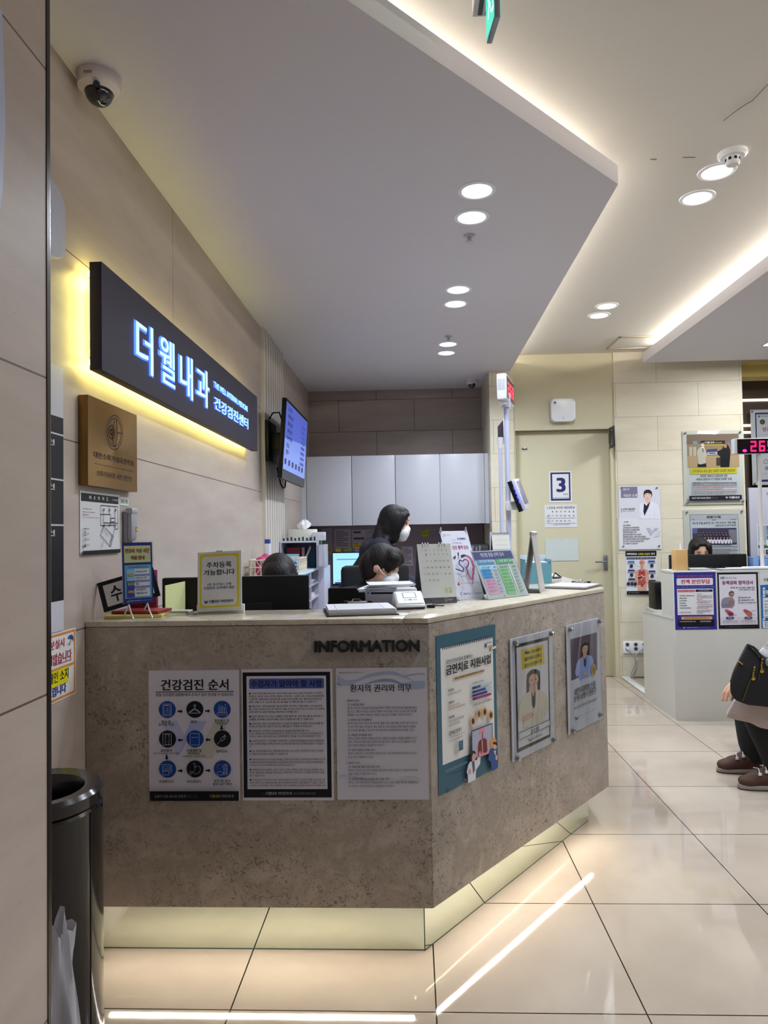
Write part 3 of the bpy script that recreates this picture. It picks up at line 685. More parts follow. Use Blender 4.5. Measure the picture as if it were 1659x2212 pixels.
s.tx('국민건강보험과 함께하는', 120, 484, 456, 458, '#1f1d2a', .02, 2); s.tx('금연치료 지원사업', 118, 552, 674, 532, '#14121c', .04, 3)
s.poly([(218, 700), (596, 610), (596, 634), (218, 732)], '#d8a877'); s.tx('“아직도 금연치료 지원사업에 참여하지 않으셨나요?”', 220, 704, 596, 628, '#3a2b26', .03, 1)
for t, x0, y0, x1, y1, c, bo in (('지원대상', 142, 850, 216, 862, K, .03), ('금연치료를 희망하는 모든 국민', 142, 898, 306, 882, '#4b4747', 0), ('인센티브', 146, 1000, 220, 1016, K, .03), ('금연치료 프로그램 이수 시', 146, 1052, 286, 1034, '#4b4747', 0), ('본인이 부담한 진료비·약제비 전액 환급', 144, 1086, 352, 1046, '#a5642f', .02), ('지원내용', 146, 1184, 220, 1196, K, .03), ('의사의 진료·상담과 금연치료의약품', 146, 1232, 334, 1206, '#4b4747', 0), ('금연보조제 구입비용 지원', 148, 1280, 286, 1268, '#4b4747', 0), ('금연치료기관 찾기', 148, 1372, 304, 1368, K, .03), ('공단 홈페이지(https://www.nhis.or.kr)', 152, 1438, 350, 1386, '#4b4747', 0), ('또는 The건강보험 앱에서 확인', 152, 1480, 320, 1438, '#4b4747', 0), ('금연 방법에 따른 금연 성공률', 436, 768, 576, 750, '#3a3838', .01), ('금연치료 참여 시 금연 성공률 UP!', 442, 1036, 676, 988, K, .01)): s.tx(t, x0, y0, x1, y1, c, bo, 1)
for y, w, c in ((822, 540, '#3d5a94'), (872, 602, '#3a4795'), (914, 618, '#3a3f8e'), (955, 664, '#9c3b63')):
    sl = -68 / 243
    def yy(x): return y + (x - 436) * sl
    s.poly([(436, yy(436)), (678, yy(678)), (678, yy(678) + 30), (436, yy(436) + 30)], '#b8ccd8' if c != '#9c3b63' else '#e3b9c8'); s.poly([(436, yy(436)), (w, yy(w)), (w, yy(w) + 30), (436, yy(436) + 30)], c); s.poly([(438, yy(438)), (478, yy(478)), (478, yy(478) + 30), (438, yy(438) + 30)], '#2b3a62')
for x, y in ((440, 1238), (512, 1148), (584, 1125), (658, 1165)):
    s.ci(x, y, 29, '#d8a868', 58); s.ci(x, y + 4, 17, '#4a3128' if y != 1148 else '#6b564c', 36)
s.poly([(414, 1360), (676, 1262), (680, 1620), (418, 1720)], '#42414a'); s.poly([(424, 1372), (668, 1278), (670, 1612), (428, 1706)], '#aeb2c4')
s.poly([(508, 1338), (578, 1312), (578, 1372), (556, 1390), (558, 1440), (606, 1450), (624, 1500), (632, 1640), (480, 1700), (484, 1560), (492, 1510), (534, 1460), (536, 1400), (508, 1410)], '#d88fa0')
s.poly([(546, 1380), (556, 1376), (558, 1480), (546, 1484)], '#7c4a50'); s.poly([(504, 1500), (520, 1474), (538, 1470), (545, 1620), (530, 1650), (500, 1660), (494, 1580)], '#6d3631'); s.poly([(556, 1462), (580, 1450), (602, 1480), (610, 1610), (590, 1632), (558, 1630)], '#6d3631')
s.poly([(640, 1500), (662, 1455), (704, 1446), (724, 1490), (700, 1560), (648, 1580)], '#d99a56')
s.poly([(640, 1590), (690, 1560), (735, 1610), (745, 1720), (735, 1822), (664, 1862), (650, 1740), (618, 1720)], '#32528f'); s.ci(702, 1545, 26, '#dfa690', 44); s.poly([(672, 1516), (690, 1496), (728, 1502), (726, 1556), (712, 1530), (680, 1526)], '#20202a'); s.poly([(686, 1610), (712, 1600), (706, 1672)], CR); s.ci(720, 1690, 14, '#dfa690', 34)
s.poly([(392, 1740), (440, 1720), (470, 1726), (504, 1668), (524, 1676), (516, 1770), (466, 1846), (458, 1966), (366, 2010), (362, 1900), (348, 1880), (366, 1790)], '#d9d8e2'); s.poly([(412, 1748), (444, 1726), (452, 1840), (430, 1900)], '#565a66'); s.ci(434, 1676, 32, '#d99a9a', 50); s.poly([(388, 1740), (402, 1640), (420, 1606), (452, 1612), (464, 1650), (430, 1636), (414, 1680), (414, 1742)], '#1e1a22'); s.ci(386, 1866, 17, '#d99a9a', 36); s.poly([(496, 1650), (508, 1612), (520, 1610), (526, 1680), (504, 1690)], '#d9929e')
s.tx('국민건강보험과 함께하는 금연치료 지원사업', 88, 1848, 356, 1760, '#96a6ae', 0, 1); s.tx('문의전화', 86, 1905, 192, 1878, '#233a48', .02, 1); s.tx('1577-1000', 202, 1872, 356, 1822, '#1d2f3c', .03, 1)
s.ring(100, 2098, 12, 6, '#1d2c3a', 26); s.tx('보건복지부', 120, 2110, 188, 2092, '#2f4b5c', 0, 1); s.tx('국민건강보험', 234, 2040, 316, 2022, '#8fa2aa', 0, 1); s.ci(324, 1968, 9, '#a8414a', 14)
s.poly([(244, 1492), (298, 1468), (300, 1588), (262, 1604), (252, 1612), (246, 1604)], TE); s.tx('금연치료', 254, 1514, 290, 1510, '#b9c8cc', 0, 1); s.tx('의료기관', 254, 1546, 290, 1542, '#b9c8cc', 0, 1)
s.done('notice_poster', 'teal quit smoking poster with a lung picture on the angled counter face', 'poster')

# ---------------------------------------------------------------- acrylic frames
def bolts(t, pts, n, r=.008, dep=.022, m=STEEL):
    for p in pts: MB().cyl(p, p + n * dep, r, r, m, 16).cyl(p + n * dep, p + n * (dep + .003), r, r * .6, CHROME, 16).build('bolt', t)
def acrylic(label, crop, quad, plane, draw, bq, base='#dfdee2', th=.014, group=None, cover=True, name='poster_frame', r=.009):
    n = V(plane[0]); w = [on(crop[0] + x / crop[2], crop[1] + y / crop[2], n, plane[1]) for x, y in quad]
    t = thing(name, label, 'framed poster', tuple((w[2] + w[3]) / 2), group)
    s = Sheet(crop, quad, (plane[0], plane[1] + .004), base=base, th=.004, back='#e6e6e8'); draw(s)
    ext = [s.at(*q) for q in bq]; nn, W, D, T = s.nn, s.W, s.D, s.T
    s.done('printed_sheet', parent=t)
    if cover:
        c = MB(); c.box((0, -D, th - .004), (W, 0, th), ACR, .001); o = c.build('acrylic_cover', None); o.parent = t; o.matrix_parent_inverse = wm(t).inverted(); o.matrix_basis = T
    bolts(t, ext, nn, r, th + .006)
    return t
def portrait(s, cx, cy, h, coat='#d9cfc0', hair='#1e1719', skin='#cfa08c', inner='#2a2226', long=.9, dx=0.0, arms=True):
    k = h / 10.0                                         # h: picture height of the figure, (cx, cy): chin
    P = lambda pts: [(cx + x * k, cy + y * k + x * k * dx) for x, y in pts]
    s.poly(P([(-1.15, -2.6), (-.6, -3.1), (0, -3.25), (.6, -3.1), (1.15, -2.6), (1.25, -1), (1.2, long), (.75, long + .1), (.7, -.4), (-.7, -.4), (-.75, long + .1), (-1.2, long), (-1.25, -1)]), hair)
    s.poly(P([(-.45, -.6), (.45, -.6), (.5, .9), (0, 1.6), (-.5, .9)]), skin)
    s.poly(P([(-1, .7), (-.45, .5), (0, 2.2), (.45, .5), (1, .7), (1.9, 1.2), (2.4, 2.2), (2.8, 4.6), (2.2, 5.6), (1.7, 5.4), (1.8, 7), (-1.8, 7), (-1.7, 5.4), (-2.4, 5.6), (-2.8, 4.4), (-2.4, 2.2), (-1.9, 1.2)]), coat)
    s.poly(P([(-.42, .6), (0, 1.7), (.42, .6), (.35, 3.2), (.1, 3.9), (-.25, 3.2)]), inner)
    s.poly(P([(-.8, -2.2), (-.3, -2.7), (.3, -2.7), (.8, -2.2), (.85, -1.2), (.55, -.3), (0, .05), (-.55, -.3), (-.85, -1.2)]), skin)
    s.poly(P([(-.85, -1.6), (-.75, -2.5), (0, -2.85), (.75, -2.5), (.85, -1.6), (.6, -2.2), (0, -2.45), (-.6, -2.2)]), hair)
    for x in (-.38, .38): s.poly(P([(x - .2, -1.38), (x, -1.48), (x + .2, -1.38), (x, -1.28)]), '#3a2826')
    s.poly(P([(-.28, -.45), (0, -.52), (.28, -.45), (0, -.36)]), '#a8584f')
    if arms:
        s.poly(P([(-2.0, 4.9), (-.6, 4.3), (.2, 4.8), (-.2, 5.3), (-1.9, 5.9)]), skin); s.poly(P([(2.0, 4.2), (.6, 4.6), (.3, 5.5), (.8, 5.7), (1.9, 5.1)]), coat)
def dr5(s):
    s.poly([(100, 425), (610, 320), (640, 1805), (135, 2045)], '#100f14'); s.poly([(128, 470), (592, 370), (620, 1770), (160, 1975)], '#d8d2d6')
    s.poly([(192, 506), (536, 432), (548, 720), (212, 802)], '#d8bd2e'); s.ci(288, 546, 42, '#23278a', 24)
    s.tx('서울삼성병원', 334, 512, 496, 522, '#1c1708', .04); s.tx('내분비내과 교수출신', 244, 618, 498, 612, '#1c1708', .04); s.tx('갑상선 유전검사 자격', 244, 714, 504, 700, '#1c1708', .04)
    portrait(s, 378, 1062, 830, '#d2c4b2', dx=-.2)
    s.poly([(156, 1735), (614, 1545), (616, 1555), (158, 1746)], '#5c5a63'); s.poly([(164, 1838), (618, 1630), (618, 1640), (164, 1848)], '#5c5a63')
    s.poly([(160, 1748), (616, 1557), (618, 1628), (164, 1836)], '#d4d2d8')
    s.tx('김나경 원장', 330, 1690, 460, 1706, '#221f28', .04); logo(s, 290, 1828, 36, '#3a3844', '#3a3844'); s.tx('더웰내과 이비인후과', 334, 1820, 502, 1782, '#3a3844', .02, 1)
acrylic('clear framed poster of a doctor under a yellow box on the counter', (1095, 1330, 6.911), [(35, 340), (655, 212), (698, 1880), (75, 2185)], PD, dr5, [(92, 396), (628, 275), (665, 1850), (124, 2115)], '#c9c8d3', group='acrylic frames on the counter')
def dr6(s):
    s.poly([(925, 345), (1318, 246), (1334, 800), (945, 950)], '#57485a'); s.poly([(945, 950), (1334, 812), (1336, 850), (945, 985)], '#cfcdd4')
    portrait(s, 1143, 560, 520, '#8d9fd2', long=1.6, dx=-.3, arms=False); s.ci(1150, 850, 34, '#c99a88', 26)
    for k in range(12):
        a = k * PI / 6; s.ci(1270 + 26 * math.cos(a), 800 + 62 * math.sin(a), 14, '#b5962c', 30)
    s.ci(1270, 800, 24, '#8c6f20', 50)
    s.tx('대한이과학회 인증', 985, 1068, 1304, 1058, '#1c1a22', .03); s.tx('난청-보청기 전문가', 980, 1176, 1316, 1146, '#1c1a22', .03)
    s.tx('이비인후과 전문의 이지혜 대표원장', 975, 1345, 1330, 1252, '#33313b', .01, 1); logo(s, 992, 1490, 40, '#3a3844', '#3a3844'); s.tx('더웰내과 이비인후과 건강검진센터', 1036, 1490, 1330, 1378, '#3a3844', .02, 1)
acrylic('clear framed hearing aid poster of a woman in a blue shirt on the counter', (1095, 1330, 6.911), [(868, 150), (1345, 36), (1412, 1545), (922, 1758)], PD, dr6, [(905, 205), (1338, 85), (1375, 1480), (958, 1690)], '#c6c5cf', group='acrylic frames on the counter')
t = thing('poster_frame', 'clear acrylic frame seen edge-on at the end of the counter', 'framed poster', (.92, 3.72, .5), 'acrylic frames on the counter')
MB().box((.899, 3.47, .485), (.9035, 3.86, .955), '#e6e6e8').build('printed_sheet', t); MB().box((.909, 3.47, .485), (.914, 3.86, .955), ACR, .001).build('acrylic_cover', t)
bolts(t, [V((.897, y, z)) for y in (3.5, 3.83) for z in (.52, .925)], V((1, 0, 0)), .009, .022)

# ---------------------------------------------------------------- lit sign on the left wall
t = thing('lightbox_sign', 'dark slab sign with glowing blue white Korean letters and yellow halo', 'lit sign', (-1.04, 3.4, 1.93))
SGB = M('#37323f', .55, .1, .3, name='sign_face')
MB().box((-1.04, 2.235, 1.93), (-1.0, 4.54, 2.286), SGB, .0015).build('cabinet', t)
MB().box((-1.0825, 2.30, 2.00), (-1.0402, 4.47, 2.215), M('#b9b29f', .5)).build('mounting_frame', t)
b = MB(); SY = M('#fff38c', .5, es=P_SIGN, name='sign_halo_led')
for y0, y1, z0, z1 in ((2.25, 4.525, 2.245, 2.262), (2.25, 4.525, 1.952, 1.969), (2.262, 2.279, 1.98, 2.24), (4.495, 4.512, 1.98, 2.24)): b.box((-1.052, y0, z0), (-1.0405, y1, z1), SY)
b.build('led_strip', t)
for y in (2.29, 4.48): MB().cyl((-1.02, y, 1.9302), (-1.02, y, 1.928), .006, .006, BLK).build('screw', t)
HB, HW = M('#2a4cff', .5, es=2.6, name='letter_halo'), M('#a6ecff', .5, es=1.15, name='letter_face')
s = Sheet((80, 520, 3.19), [(440, 142), (1517, 1082), (1517, 1452), (447, 880)], None, frame=(V((-1.0, 2.235, 2.286)), V((0, 1, 0)), V((0, 0, 1)), 2.305, .356), base=SGB, back=SGB, th=.0005)
SG = (('더', 670, 512, 790, 935, .02), ('웰', 833, 632, 940, 1022, .02), ('내', 973, 748, 1063, 1103, .02), ('과', 1088, 845, 1178, 1162, .02), ('THE WELL INTERNAL MEDICINE', 1210, 968, 1445, 1182, .015), ('건강검진센터', 1212, 1068, 1447, 1303, .02))
for i, (g, x0, y0, x1, y1, bo) in enumerate(SG):
    d = 7 if i < 4 else 2.5
    s.tx(g, x0 - d, y0 - d, x1 + d, y1 + d, HB, bo + (.04 if i < 4 else .03), 4)
s.k += .004
for g, x0, y0, x1, y1, bo in SG: s.tx(g, x0, y0, x1, y1, HW, bo, 4)
s.done('lettering', parent=t)

# ---------------------------------------------------------------- things on the left wall
BRASS = M('#8e6d3d', .34, .9, name='brushed_brass', aniso=.6); BRT = '#2e2012'
t = thing('brass_plaque', 'square brass plaque with an engraved round emblem below the lit sign', 'plaque', (-1.05, 2.45, 1.55))
MB().box((XL + .001, 2.243, 1.556), (-1.051, 2.652, 1.852), BRASS, .002).build('plate', t)
s = Sheet((80, 520, 3.19), [(345, 1057), (687, 1205), (690, 1736), (350, 1690)], None, frame=(V((-1.0508, 2.243, 1.852)), V((0, 1, 0)), V((0, 0, 1)), .409, .296), base=BRASS, back=BRASS, th=.0004)
for r in (58, 48): s.ring(532, 1325, r, 3.5, BRT, r * 2.05)
s.ring(514, 1322, 22, 4, BRT, 46); s.ring(516, 1322, 10, 4, BRT, 20); s.ln([(548, 1325), (585, 1332)], 4, BRT); s.ln([(535, 1240), (520, 1300), (520, 1360), (530, 1420)], 3, BRT); s.ln([(545, 1240), (552, 1330), (540, 1420)], 3, BRT)
s.tx('대한소화기내시경학회', 388, 1452, 664, 1562, BRT, .015, 2); s.tx('Korean Society of Gastrointestinal Endoscopy', 396, 1534, 660, 1600, BRT, .0, 1); s.tx('소화기내시경 세부 전문의', 408, 1584, 650, 1668, BRT, .01, 2)
s.done('engraving', parent=t)
PL = ((1, 0, 0), XL + .0012)
s = Sheet((100, 1040, 3.607), [(258, 65), (570, 110), (568, 555), (262, 570)], PL, base='#d6d6d8', back='#e4e4e8')
s.rect(266, 84, 561, 183, '#0e0d10')
for g, x0, y0, x1, y1 in (('비', 331, 108, 346, 140), ('상', 365, 112, 379, 143), ('대', 399, 116, 412, 147), ('피', 432, 120, 446, 151), ('도', 464, 124, 479, 155)): s.tx(g, x0, y0, x1, y1, '#d9d9dc', .03, 1)
s.tx('2F 더웰내과', 510, 138, 556, 160, '#b9b9bc', .02, 1)
for g, y, x1, c in (('비상벨 등을 누르며', 206, 345, K), ('화재 또는 기타 긴급 피해상황 시', 232, 376, K), ('지정된 비상구로', 252, 326, '#a8333c'), ('신속하고 안전하게 대피하시기 바랍니다.', 274, 408, '#a8333c')): s.tx(g, 277, y, x1, y + 16, c, .02, 1)
Q = '#1d1b20'
for pts in ([(419, 188), (553, 200), (553, 375), (531, 377), (531, 345), (419, 345), (419, 188)], [(419, 258), (495, 260), (495, 335)], [(440, 215), (440, 325), (550, 330)], [(485, 192), (485, 258)], [(530, 200), (530, 290)], [(497, 290), (531, 290), (531, 318), (497, 318), (497, 290)], [(438, 350), (516, 435), (492, 512), (415, 420), (438, 350)], [(531, 345), (512, 430), (490, 480)], [(500, 415), (490, 505)]): s.ln(pts, 2.2, Q)
for x, y in ((441, 222), (485, 226), (532, 228), (441, 345), (486, 345), (528, 346)): s.rect(x - 3, y - 9, x + 3, y + 9, Q)
s.ln([(432, 470), (422, 515)], 2, Q); s.ln([(430, 370), (470, 430)], 2, '#6c6a70')
for g, y in (('현위치', 362), ('소화기', 402), ('대피경로', 445), ('완강기', 488)): s.tx(g, 301, y, 322, y + 14, Q, .02, 1)
s.ln([(280, 368), (294, 368)], 3, Q); s.ln([(281, 395), (294, 395), (294, 420), (281, 420), (281, 395)], 2.5, Q); s.ln([(282, 440), (288, 466), (295, 438)], 2.5, Q); s.rect(281, 485, 294, 512, Q); s.rect(284, 490, 291, 497, '#d6d6d8')
s.rect(268, 540, 562, 557, '#0e0d10')
s.done('evacuation_map', 'white emergency evacuation floor plan with black header on the left wall', 'notice')
s = Sheet((100, 1040, 3.607), [(571, 116), (638, 128), (638, 191), (573, 186)], PL, base='#d3d9cf')
s.tx('휴대용 조명등', 577, 134, 633, 176, '#15321f', .05, 1); s.done('label_sticker', 'small pale label with dark green lettering above the grey torch holder', 'label')
t = thing('emergency_torch', 'grey portable emergency light in its wall holder beside the evacuation map', 'emergency light', (XL, 2.64, 1.36))
g1 = M('#8f8f96', .45, .2)
MB().box((XL + .001, 2.588, 1.362), (XL + .018, 2.648, 1.478), g1, .005).build('holder', t)
MB().box((XL + .012, 2.592, 1.370), (XL + .036, 2.646, 1.490), M('#a3a3aa', .4, .2), .010).build('body', t)
MB().box((XL + .010, 2.589, 1.472), (XL + .039, 2.649, 1.494), M('#b0b0b6', .4, .2), .006).build('cap', t)
MB().box((XL + .0355, 2.625, 1.405), (XL + .0368, 2.643, 1.421), M('#2a2a33'), 0).box((XL + .0366, 2.627, 1.408), (XL + .0372, 2.641, 1.418), M('#d8b52b'), 0).build('status_label', t)
# umbrella notice and directory, both running behind the pillar
s = Sheet((80, 1280, 6.505), [(215, 585), (535, 487), (540, 1412), (215, 1567)], PL, base='#e4e2e0')
s.b.box((-.2, -s.D, 0), (0, 0, .0012), '#e4e2e0')
OR = '#d98d46'
W_, D_ = s.W, s.D
for x0, y0, x1, y1 in ((-.19, -.012, W_ - .004, -.004), (-.19, -D_ + .004, W_ - .004, -D_ + .012), (W_ - .012, -D_ + .004, W_ - .004, -.004), (-.19, -D_ * .53 - .004, W_ - .004, -D_ * .53 + .004)): s.poly([(x0, y0), (x1, y0), (x1, y1), (x0, y1)], OR, True)
s.tx('분실시', 172, 700, 375, 755, '#a82a3c', .03); s.tx('지않습니다', 145, 900, 475, 925, '#a82a3c', .03); s.ln([(215, 1028), (475, 938)], 5, '#8f2230')
s.rect(140, 1140, 432, 1245, '#e6dc1e'); s.tx('개인 소지', 152, 1155, 430, 1195, '#1a1a1e', .03); s.tx('드립니다', 130, 1370, 398, 1392, '#273a9c', .03)
s.poly([(420, 640), (440, 600), (478, 583), (500, 620), (500, 690), (488, 655), (472, 648), (458, 640), (440, 650)], '#2f5f94'); s.ln([(470, 620), (455, 700), (446, 728), (434, 728), (430, 712)], 5, '#2b3340')
s.done('umbrella_notice', 'orange bordered notice with a blue umbrella drawing low on the left wall', 'notice')
s = Sheet((0, 0, 1), [(113, 786), (134.5, 795), (138, 1360), (113, 1368)], PL, base='#c9c9d2')
s.b.box((-.25, -s.D, 0), (0, 0, .0012), '#c9c9d2')
W_ = s.W
def zz(z): return z - s.o.z
zl = [onX(135, y, XL).z for y in (903 / 4.425 + 700, 1068 / 4.425 + 700, 1495 / 4.425 + 700, 1923 / 4.425 + 700, 1296.4)]
s.poly([(-.24, zz(zl[4])), (W_, zz(zl[4])), (W_, zz(zl[0])), (-.24, zz(zl[0]))], '#14121a', True)
for z in zl[1:4]: s.poly([(-.24, zz(z) - .0025), (W_, zz(z) - .0025), (W_, zz(z) + .0025), (-.24, zz(z) + .0025)], '#c9c9d2', True)
for y in (962, 1058, 1158):
    z = onX(114, y, XL).z; vs, fs, bb = glyphs('건', .02); k = s.lift(); mi = s.b.mi(ink('#d9d9dc')); nv = [s.b.bm.verts.new((.011 - .05 + (v[0] - bb[0]) / (bb[2] - bb[0]) * .05, zz(z) + (v[1] - bb[1]) * .02 + .0, k)) for v in vs]
    for f in fs: s.b.bm.faces.new([nv[i] for i in f]).material_index = mi
s.done('directory_board', 'tall black and white directory board half hidden behind the pillar', 'sign')
t = MB(); yc = 2.02
pts = [(yc + .085 * math.cos(a) * (1 if math.cos(a) > 0 else 1), (2.335 + (.055 if math.sin(a) > 0 else -.055)) + .06 * math.sin(a)) for a in [k * PI / 18 for k in range(36)]]
Tm = Matrix(((0, 0, 1, XL + .002), (1, 0, 0, 0), (0, 1, 0, 0), (0, 0, 0, 1)))
t.prism(pts, 0, .03, M('#c7cde0', .35), Tm, .006)
tag(t.build('wall_fixture'), 'white rounded oval fixture high on the wall beside the pillar', 'wall fixture')
t = MB(); Tm = Matrix(((0, 0, 1, -.6995), (1, 0, 0, 0), (0, 1, 0, 0), (0, 0, 0, 1)))
t.prism([(.8, 1.95), (1.163, 1.95), (1.170, 1.99), (1.178, 2.12), (1.168, 2.3), (.8, 2.3)], 0, .004, M('#b4bcd6', .4), Tm); tag(t.build('wall_panel'), 'pale blue panel on the pillar at the edge of the view', 'panel')
# ---------------------------------------------------------------- television on the left wall
t = thing('television', 'black wall television with a blue screen, tilted on the ribbed panel', 'television', (-1.0, 5.4, 1.78))
tu = V((.04, 0, .569)).normalized(); tr = V((0, 1, 0)); tn = tr.cross(tu)          # leans a little forward
TVM = Matrix(((tr.x, tu.x, tn.x, -.91), (tr.y, tu.y, tn.y, 4.90), (tr.z, tu.z, tn.z, 1.78), (0, 0, 0, 1)))
MB().box((0, 0, -.03), (1.02, .57, -.0), BLK, .004, TVM).box((.12, .05, -.055), (.9, .45, -.03), BLK, .012, TVM).build('body', t)
s = Sheet((560, 700, 3.072), [(190, 497), (342, 660), (310, 1090), (150, 1022)], None, frame=(TVM @ V((0, .57, 0)), tr, tu, 1.02, .57), base=M('#050507', .25), back=BLK, th=.0004)
S1, S2, S3 = M('#4f60bc', .3, es=.38), M('#768cd4', .3, es=.42), M('#20254a', .4)
s.poly([(.02, -.02), (1.0, -.02), (1.0, -.50), (.02, -.50)][::-1], S1, True); s.poly([(.02, -.28), (1.0, -.22), (1.0, -.50), (.02, -.50)][::-1], S2, True)
for i, (g, ln_) in enumerate((('김○○님', .16), ('대기환자 안내', .22), ('진료실 안내', .2), ('검사실 이동', .2), ('내시경 준비', .22), ('수납', .1), ('접수', .1))):
    k = s.lift(); vs, fs, bb = glyphs(g, .02, 1); y0 = -.075 - i * .052
    mi = s.b.mi(S3); nv = [s.b.bm.verts.new((.10 + (v[0] - bb[0]) / (bb[2] - bb[0]) * ln_, y0 + (v[1] - bb[1]) / (bb[3] - bb[1]) * .034, k)) for v in vs]
    for f in fs:
        try: s.b.bm.faces.new([nv[q] for q in f]).material_index = mi
        except ValueError: pass
for i in range(8): s.poly([(.72, -.09 - i * .042), (.90, -.09 - i * .042), (.90, -.112 - i * .042), (.72, -.112 - i * .042)][::-1], M('#4554a8', .4, es=.3), True)
for i in range(6): s.poly([(.06 + .15 * i, -.42), (.12 + .15 * i, -.42), (.12 + .15 * i, -.46), (.06 + .15 * i, -.46)][::-1], S3, True)
s.done('screen', parent=t)
b = MB(); b.box((-1.057, 5.05, 1.92), (-1.03, 5.35, 2.22), BLK, .004); b.box((-1.035, 5.14, 2.0), (-.95, 5.26, 2.14), BLK, .008); b.build('bracket', t)
MB().tube([(-.935, 5.2, 1.80), (-.95, 5.24, 1.74), (-.975, 5.30, 1.735), (-1.0, 5.34, 1.77), (-1.03, 5.36, 1.9)], .006, BLK).build('power_cord', t)
b = MB(); b.tube([(-1.03, 5.08, 2.23), (-1.0, 5.06, 2.27), (-.96, 5.1, 2.28), (-.94, 5.15, 2.2)], .006, BLK); b.build('signal_cord', t)

# ---------------------------------------------------------------- wall cabinets at the back of the alcove
xs = [-1.030, -.584, -.158, .276, .708]; CB = M('#c9cad2', .3, 0, .4, name='cabinet_white')
for i, lb in enumerate(('white wall cabinet next to the television', 'white wall cabinet second from the television', 'white wall cabinet third from the television', 'white wall cabinet next to the cream tiled wall end')):
    t = thing('wall_cabinet', lb, 'wall cabinet', ((xs[i] + xs[i + 1]) / 2, 7.1, 1.467), 'wall cabinets in the alcove')
    MB().box((xs[i], 6.872, 1.467), (xs[i + 1], 7.419, 2.138), CB).build('body', t)
    MB().box((xs[i] + .003, 6.850, 1.462), (xs[i + 1] - .003, 6.870, 2.142), CB, .0015).build('door', t)
for x0, x1, lb in ((XL + .001, -1.031, 'narrow white filler strip between the first wall cabinet and the left wall'), (.709, .748, 'narrow white filler strip between the last wall cabinet and the tiled wall end')):
    tag(bx('filler_panel', (x0, 6.856, 1.462), (x1, 6.88, 2.142), CB), lb, 'panel', 'cabinet filler strips')
bpY = 7.40
tag(bx('shaded_pinboard', (XL + .01, bpY, .78), (.74, 7.418, 1.462), M('#84757c', .8)), 'pin board under the white wall cabinets with their shade in its mauve colour', 'pin board')  # shade under the cabinets is put into the board's dark mauve
def note(px, col, lb, lines=0, cat='paper', grp='papers pinned under the wall cabinets', name='pinned_paper', lc='#4a4550', dy=0.0):
    (x0, y0), (x1, y1) = px
    s = Sheet((0, 0, 1), [(x0, y0), (x1, y0), (x1, y1), (x0, y1)], ((0, -1, 0), -(bpY - .0012 - dy)), base=col, th=.0008)
    for i in range(lines):
        y = y0 + (y1 - y0) * (.10 + .85 * i / lines); s.rect(x0 + (x1 - x0) * .1, y, x0 + (x1 - x0) * (.85 if i % 3 else .6), y + (y1 - y0) * .28 / lines, lc)
    return s.done(name, lb, cat, group=grp)
note(((694.7, 1141), (717, 1198)), '#9a8e9a', 'grey sheet pinned nearest the tissue box')
note(((722.5, 1143), (758, 1184)), '#a79ba8', 'printed sheet with thick dark rule lines pinned under the cabinets', 9)
note(((760.5, 1144.5), (792, 1176)), '#a89caa', 'sheet with a dark letterhead pinned beside the ruled sheet', 2)
note(((793, 1143), (819, 1173)), '#a0949f', 'plain faint sheet pinned behind the standing person', 1, lc='#8d8590')
note(((869, 1181), (892, 1222)), '#b0a6b2', 'printed sheet with dark lines pinned behind the desk calendar', 8)
for p, c, lb in ((((702, 1180), (716, 1193)), '#9c9232', 'dull yellow sticky note on the grey sheet'), (((725, 1185), (736, 1200)), '#d3c632', 'bright yellow sticky note over the lit monitor'), (((744, 1184), (759, 1191.5)), '#a3b36a', 'green sticky note under the ruled sheet'), (((762, 1173), (783, 1184)), '#cbb62e', 'wide yellow sticky note under the letterhead sheet'), (((767.6, 1184.5), (788, 1199)), '#c3b9c4', 'small white note under the wide yellow sticky note'), (((910, 1143), (926, 1158.5)), '#a89a2c', 'yellow sticky note near the mask of the standing person')):
    note(p, c, lb, 2 if c != '#d3c632' else 0, 'sticky note', 'sticky notes under the wall cabinets', 'sticky_note', '#6a6440', .0016)

# back desk with a lit monitor
t = thing('back_desk', 'pale desk running along the back wall of the alcove', 'desk', (-.2, 7.0, 0))
bx('desk_top', (-.72, 6.30, .72), (.74, 7.395, .75), M('#cfcbc6', .4), .003, t)
for x in (-.70, .70): bx('leg', (x - .02, 6.32, 0), (x + .02, 7.38, .72), M('#bdb9b4', .5), 0, t)
def monitor(name, lb, x0, x1, y, z0, z1, zb, face, scr=None, yaw=0.0, arm=True):
    xc = (x0 + x1) / 2; w = x1 - x0; h = z1 - z0
    t = thing(name, lb, 'monitor', (xc, y, zb)); t.rotation_euler = (0, 0, yaw)
    sg = -1 if face < 0 else 1                           # face -1: screen looks at -Y
    def bb(n, a, b, m, bev=0.0): return MB().box(a, b, m, bev).build(n, t, world=False)
    zz = z0 - zb
    bb('housing', (-w / 2, -.018, zz), (w / 2, .018, zz + h), BLK, .006)
    if scr: bb('screen', (-w / 2 + .012, sg * .0185 - .001, zz + .02), (w / 2 - .012, sg * .0185 + .001, zz + h - .012), scr)
    bb('bump', (-w * .25, -sg * .018 - .012, zz + h * .25), (w * .25, -sg * .018 + .012, zz + h * .7), BLK, .008)
    bb('neck', (-.03, -sg * .03 - .012, .01), (.03, -sg * .03 + .012, zz + h * .4), BLK, .004)
    bb('stand_base', (-.12, -.09, 0), (.12, .10, .012), BLK, .004)
    return t
t = monitor('monitor', 'computer monitor with a pale blue screen on the back desk', -.755, -.22, 6.55, .90, 1.215, .75, -1, M('#8fc4e6', .4, es=.75))
